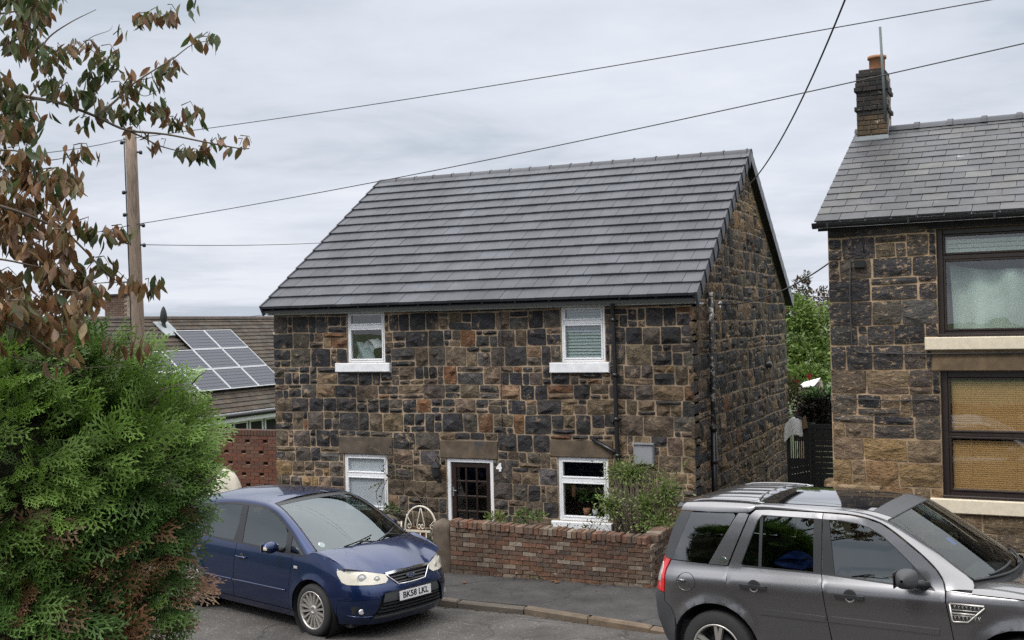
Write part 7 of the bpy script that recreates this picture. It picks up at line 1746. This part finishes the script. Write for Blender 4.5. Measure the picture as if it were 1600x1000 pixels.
q = fp(880, 826, 1.5); bush('yard_plant', 'thin sprigs just above the brick wall below the lower right window', 'plant', q * V(1, 1, 0) + V(0, 0, .02), [(q, (.35, .12, .07)), (fp(925, 822, 1.5), (.14, .1, .09))], 160, [(.14, .22, .05), (.18, .16, .06)], .05, 10, 6)
q = fp(612, 800, .3); bush('yard_plant', 'dark green ivy-like plant below the left ground-floor window', 'plant', q * V(1, 1, 0) + V(0, 0, .02), [(q, (.22, .12, .14))], 320, [(.06, .12, .03), (.10, .17, .04)], .06, 6, 8)
q = onZ(697, 868, .3); 
for (x, y, lab, cl) in ((836, 904, 'tuft of green weed at the foot of the brick wall', [(.16, .28, .06)]), (932, 909, 'second, smaller yellowish weed at the foot of the brick wall, towards the grey car', [(.28, .28, .10)])):
    q = onZ(x, y, .10); bush('wall_weed', lab, 'weed', q, [(q + V(0, -.02, .03), (.11 if x < 900 else .06, .04, .035))], 70, cl, .06, 0, x)
q = V(WL - .55, WY - .0, .1)
bush('gate_weed', 'green weed growing at the right foot of the cream gate', 'weed', V(WL - .35, WY + .02, .1), [(V(WL - .35, WY + .02, .45), (.06, .05, .28))], 200, [(.08, .18, .05)], .05, 3, 9)
for (x, y, a) in ((859, 908, .3), (867, 911, 1.4), (725, 911, 2.)):
    q = onZ(x, y, .118); m = leaf(q, unit(V(cos(a), sin(a), 0)), unit(V(-sin(a), cos(a), .1)), .11, .035, -.2, .1, (.40, .22, .10)); o_ = m.build('fallen_leaf', M['leaf']); tag(o_, {859: 'curled tan fallen leaf on the dark pavement, nearest the green weed', 867: 'darker fallen leaf on the pavement to the right of the tan one', 725: 'single fallen leaf on the pavement near the cream gate'}[x], 'leaf')

# ---- garden seen through the passage
def foliage_cloud(name, label, cat, base, blobs, n, cols, lsz, seed, group=None, trunk=True):
    return bush(name, label, cat, base, blobs, n, cols, lsz, 10 if trunk else 0, seed, .2, group)
Dg = 34.0
b_ = at(1262, 700, Dg); b_[2] = .2
foliage_cloud('garden_tree', 'bright green bushy tree in the gap between the two stone houses', 'tree', b_, [(at(1258, 520, Dg), (.75, .8, .75)), (at(1268, 565, Dg - .5), (.95, .8, .65)), (at(1245, 490, Dg), (.5, .6, .55)), (at(1292, 520, Dg), (.7, .7, .85)), (at(1230, 560, Dg), (.5, .5, .5)), (at(1250, 590, Dg - 1), (.8, .5, .35)), (at(1320, 560, Dg), (.9, .7, .8))], 9500, [(.24, .38, .07), (.30, .45, .09), (.15, .28, .05), (.36, .50, .14)], .16, 41)
b_ = at(1275, 700, 38); b_[2] = .2
foliage_cloud('copper_tree', 'thin reddish-brown tree behind the bright green one in the passage gap', 'tree', b_, [(at(1275, 470, 38), (.8, .6, .45)), (at(1300, 480, 38), (.7, .6, .6)), (at(1262, 492, 38), (.4, .4, .5))], 1500, [(.16, .085, .06), (.12, .08, .05), (.10, .10, .05)], .15, 42)
for (x, y, lab) in ((1243, 440, 'left leafy spire rising above the reddish tree'), (1257, 430, 'right leafy spire, the taller one, rising above the reddish tree')):
    b_ = at(x, 560, 36); e_ = at(x + (3 if x < 1250 else 2), y, 36); o_ = bush('tree_spire', lab, 'tree shoot', b_, [(b_ * (1 - t) + e_ * t, (.11, .1, .2)) for t in (.6, .75, .88, .97)], 260, [(.10, .13, .05), (.15, .08, .05)], .13, 3, int(x))
hq = onY(1277, 660, 23.6); b_ = hq * V(1, 1, 0) + V(0, 0, .25)
htop = onY(1277, 616, 23.6)[2]
bush('clipped_hedge', 'dark bare clipped hedge with a green top above the black slat fence', 'hedge', b_, [(onY(1283, 655, 23.7), (.42, .35, .42)), (onY(1272, 640, 23.7), (.38, .3, .30)), (onY(1300, 640, 23.7), (.4, .3, .4))], 2600, [(.030, .028, .028), (.018, .018, .018), (.045, .038, .032)], .10, 50, 43)
bush('hedge_top', 'fresh green growth on top of the dark clipped hedge', 'hedge', onY(1283, 625, 23.7), [(onY(1283, 613, 23.8), (.42, .3, .10)), (onY(1268, 620, 23.8), (.2, .2, .07))], 1300, [(.18, .36, .08), (.12, .26, .06)], .07, 0, 45)
bush('flowering_bush', 'low bush with a few red flowers left of the dark hedge', 'bush', onY(1240, 690, 27) * V(1, 1, 0) + V(0, 0, .3), [(onY(1240, 640, 27), (.28, .3, .5)), (onY(1236, 606, 27), (.22, .2, .25))], 1100, [(.12, .19, .05), (.18, .12, .06), (.24, .22, .06)], .10, 5, 46)
for (x, y, lab) in ((1265, 588, 'red flower nearest the pale sheet roof'), (1244, 596, 'red flower lower on the left in the passage garden')):
    q = at(x, y, 26.5); m = MB()
    for k in range(5): A = 2 * pi * k / 5; m.add([q, q + V(cos(A) * .05, 0, sin(A) * .05), q + V(cos(A + .5) * .08, -.02, sin(A + .5) * .08), q + V(cos(A + 1.1) * .05, 0, sin(A + 1.1) * .05)], [(0, 1, 2, 3)], (.6, .02, .04))
    m.tube([q, q - V(0, -.05, .5)], .006, 4, (.1, .2, .05)); tag(m.build('red_flower', M['leaf']), lab, 'flower')
sh_ = thing('garden_shed', 'low garden shed with a white sheet on its brown roof in the passage gap', 'shed', tuple(onY(1262, 640, 28.5) * V(1, 1, 0) + V(0, 0, .3)))
a_, b_, c_, d_ = onY(1243, 612, 28.5), onY(1286, 606, 28.5), onY(1284, 594, 29.6), onY(1252, 600, 29.6)
MB().prism([a_, b_, c_, d_], (0, 0, -.07)).build('roof', M['bark'], sh_)
MB().prism([a_ + V(.05, .02, -.07), b_ + V(-.1, .02, -.07), V(b_[0] - .1, b_[1], .3), V(a_[0] + .05, a_[1], .3)][::-1], (0, 1.0, 0)).build('wall', M['mortar'], sh_)
a2_, b2_, c2_, d2_ = onY(1246, 605, 28.5), onY(1272, 602, 28.5), onY(1282, 590, 29.4), onY(1256, 597, 29.4)
MB().prism([a2_, b2_, c2_, d2_], (0, 0, -.03)).build('white_sheet', M['upvc'], sh_)
# low stone wall end left of hedge
ls_ = thing('garden_stone_wall', 'rough low garden stone wall beyond the black gate', 'wall', tuple(onY(1250, 680, 26) * V(1, 1, 0) + V(0, 0, .3))); R = random.Random(9)
for r_ in range(6):
    for k in range(3):
        q = onY(1247, 655, 26) + V(k * .28 - .1 + (r_ % 2) * .1, 0, -.2 + .14 * r_ * 1.0 - .3); MB().obox(q, (.26, R.uniform(-.02, .02), 0), (0, .2, 0), (0, 0, .13), R.choice([(.2, .15, .1), (.15, .12, .09), (.24, .17, .11)]), bev=.015).build('stone', M['stone'], ls_)
# far tree line behind everything, behind the bungalow and beyond
R = random.Random(8)
# trees on the camera's side of the road, which the car windows mirror
def round_tree(x, y, z0, h, r, n, seed, lab):
    R = random.Random(seed); o = thing('garden_tree', lab, 'tree', (x, y, z0)); MB().tube([(x, y, z0), (x + .1, y, z0 + h * .35), (x, y + .1, z0 + h * .7)], [.14, .11, .05], 8).build('trunk', M['bark'], o)
    m = MB(); cs = [(V(x + R.uniform(-1, 1) * r * .7, y + R.uniform(-1, 1) * r * .7, z0 + h * R.uniform(.4, .95)), r * R.uniform(.3, .5)) for _ in range(14)]
    for i in range(n):
        c_, rr_ = R.choice(cs); d = unit(V(R.gauss(0, 1), R.gauss(0, 1), R.gauss(0, 1))); p = c_ + d * rr_ * R.uniform(.5, 1.1); q = unit(V(R.uniform(-1, 1), R.uniform(-1, 1), R.uniform(-1, .3))); s_ = unit(np.cross(q, V(R.uniform(-1, 1), R.uniform(-1, 1), 1))); L_ = R.uniform(.12, .22)
        m.add([p, p + q * L_ * .5 + s_ * L_ * .3, p + q * L_, p + q * L_ * .5 - s_ * L_ * .3], [(0, 1, 2, 3)], R.choice([(.06, .09, .03), (.09, .12, .04), (.14, .09, .05)]))
    m.build('crown', M['leaf'], o, kind='stuff')
round_tree(-4.6, -.5, 1.9, 7.5, 2.0, 2600, 61, 'garden tree behind the viewpoint, to the left')
round_tree(3.8, .8, 1.9, 6.0, 1.8, 2200, 62, 'garden tree behind the viewpoint, to the right')

R = random.Random(71); lit = MB()
for _ in range(520):
    x = R.uniform(-8.5, 1); w_ = R.random()
    if w_ < .55: y = yk(x) - .16 - abs(R.gauss(0, .06)); z = road_z(x, y) + .006
    elif w_ < .8: y = WY - .02 - abs(R.gauss(0, .05)); z = .125
    else: y = R.uniform(yk(x) + .05, WY - .05); z = .10 + .015 * (y - yk(x)) / (19 - yk(x)) + .006
    a_ = R.uniform(0, 6.3); l_ = R.uniform(.008, .035) if w_ < .8 else R.uniform(.006, .02); d = V(cos(a_), sin(a_), 0) * l_; n_ = V(-sin(a_), cos(a_), 0) * l_ * .5; p = V(x, y, z)
    lit.add([p - d, p - n_ + V(0, 0, .004), p + d, p + n_ + V(0, 0, l_ * .4)], [(0, 1, 2, 3)], R.choice([(.20, .13, .07), (.10, .07, .045), (.28, .2, .12), (.07, .08, .03), (.3, .28, .25)]))
tag(lit.build('gutter_litter', M['leaf']), 'scattered grit and leaf scraps along the kerb and the foot of the brick wall', 'litter', kind='stuff')
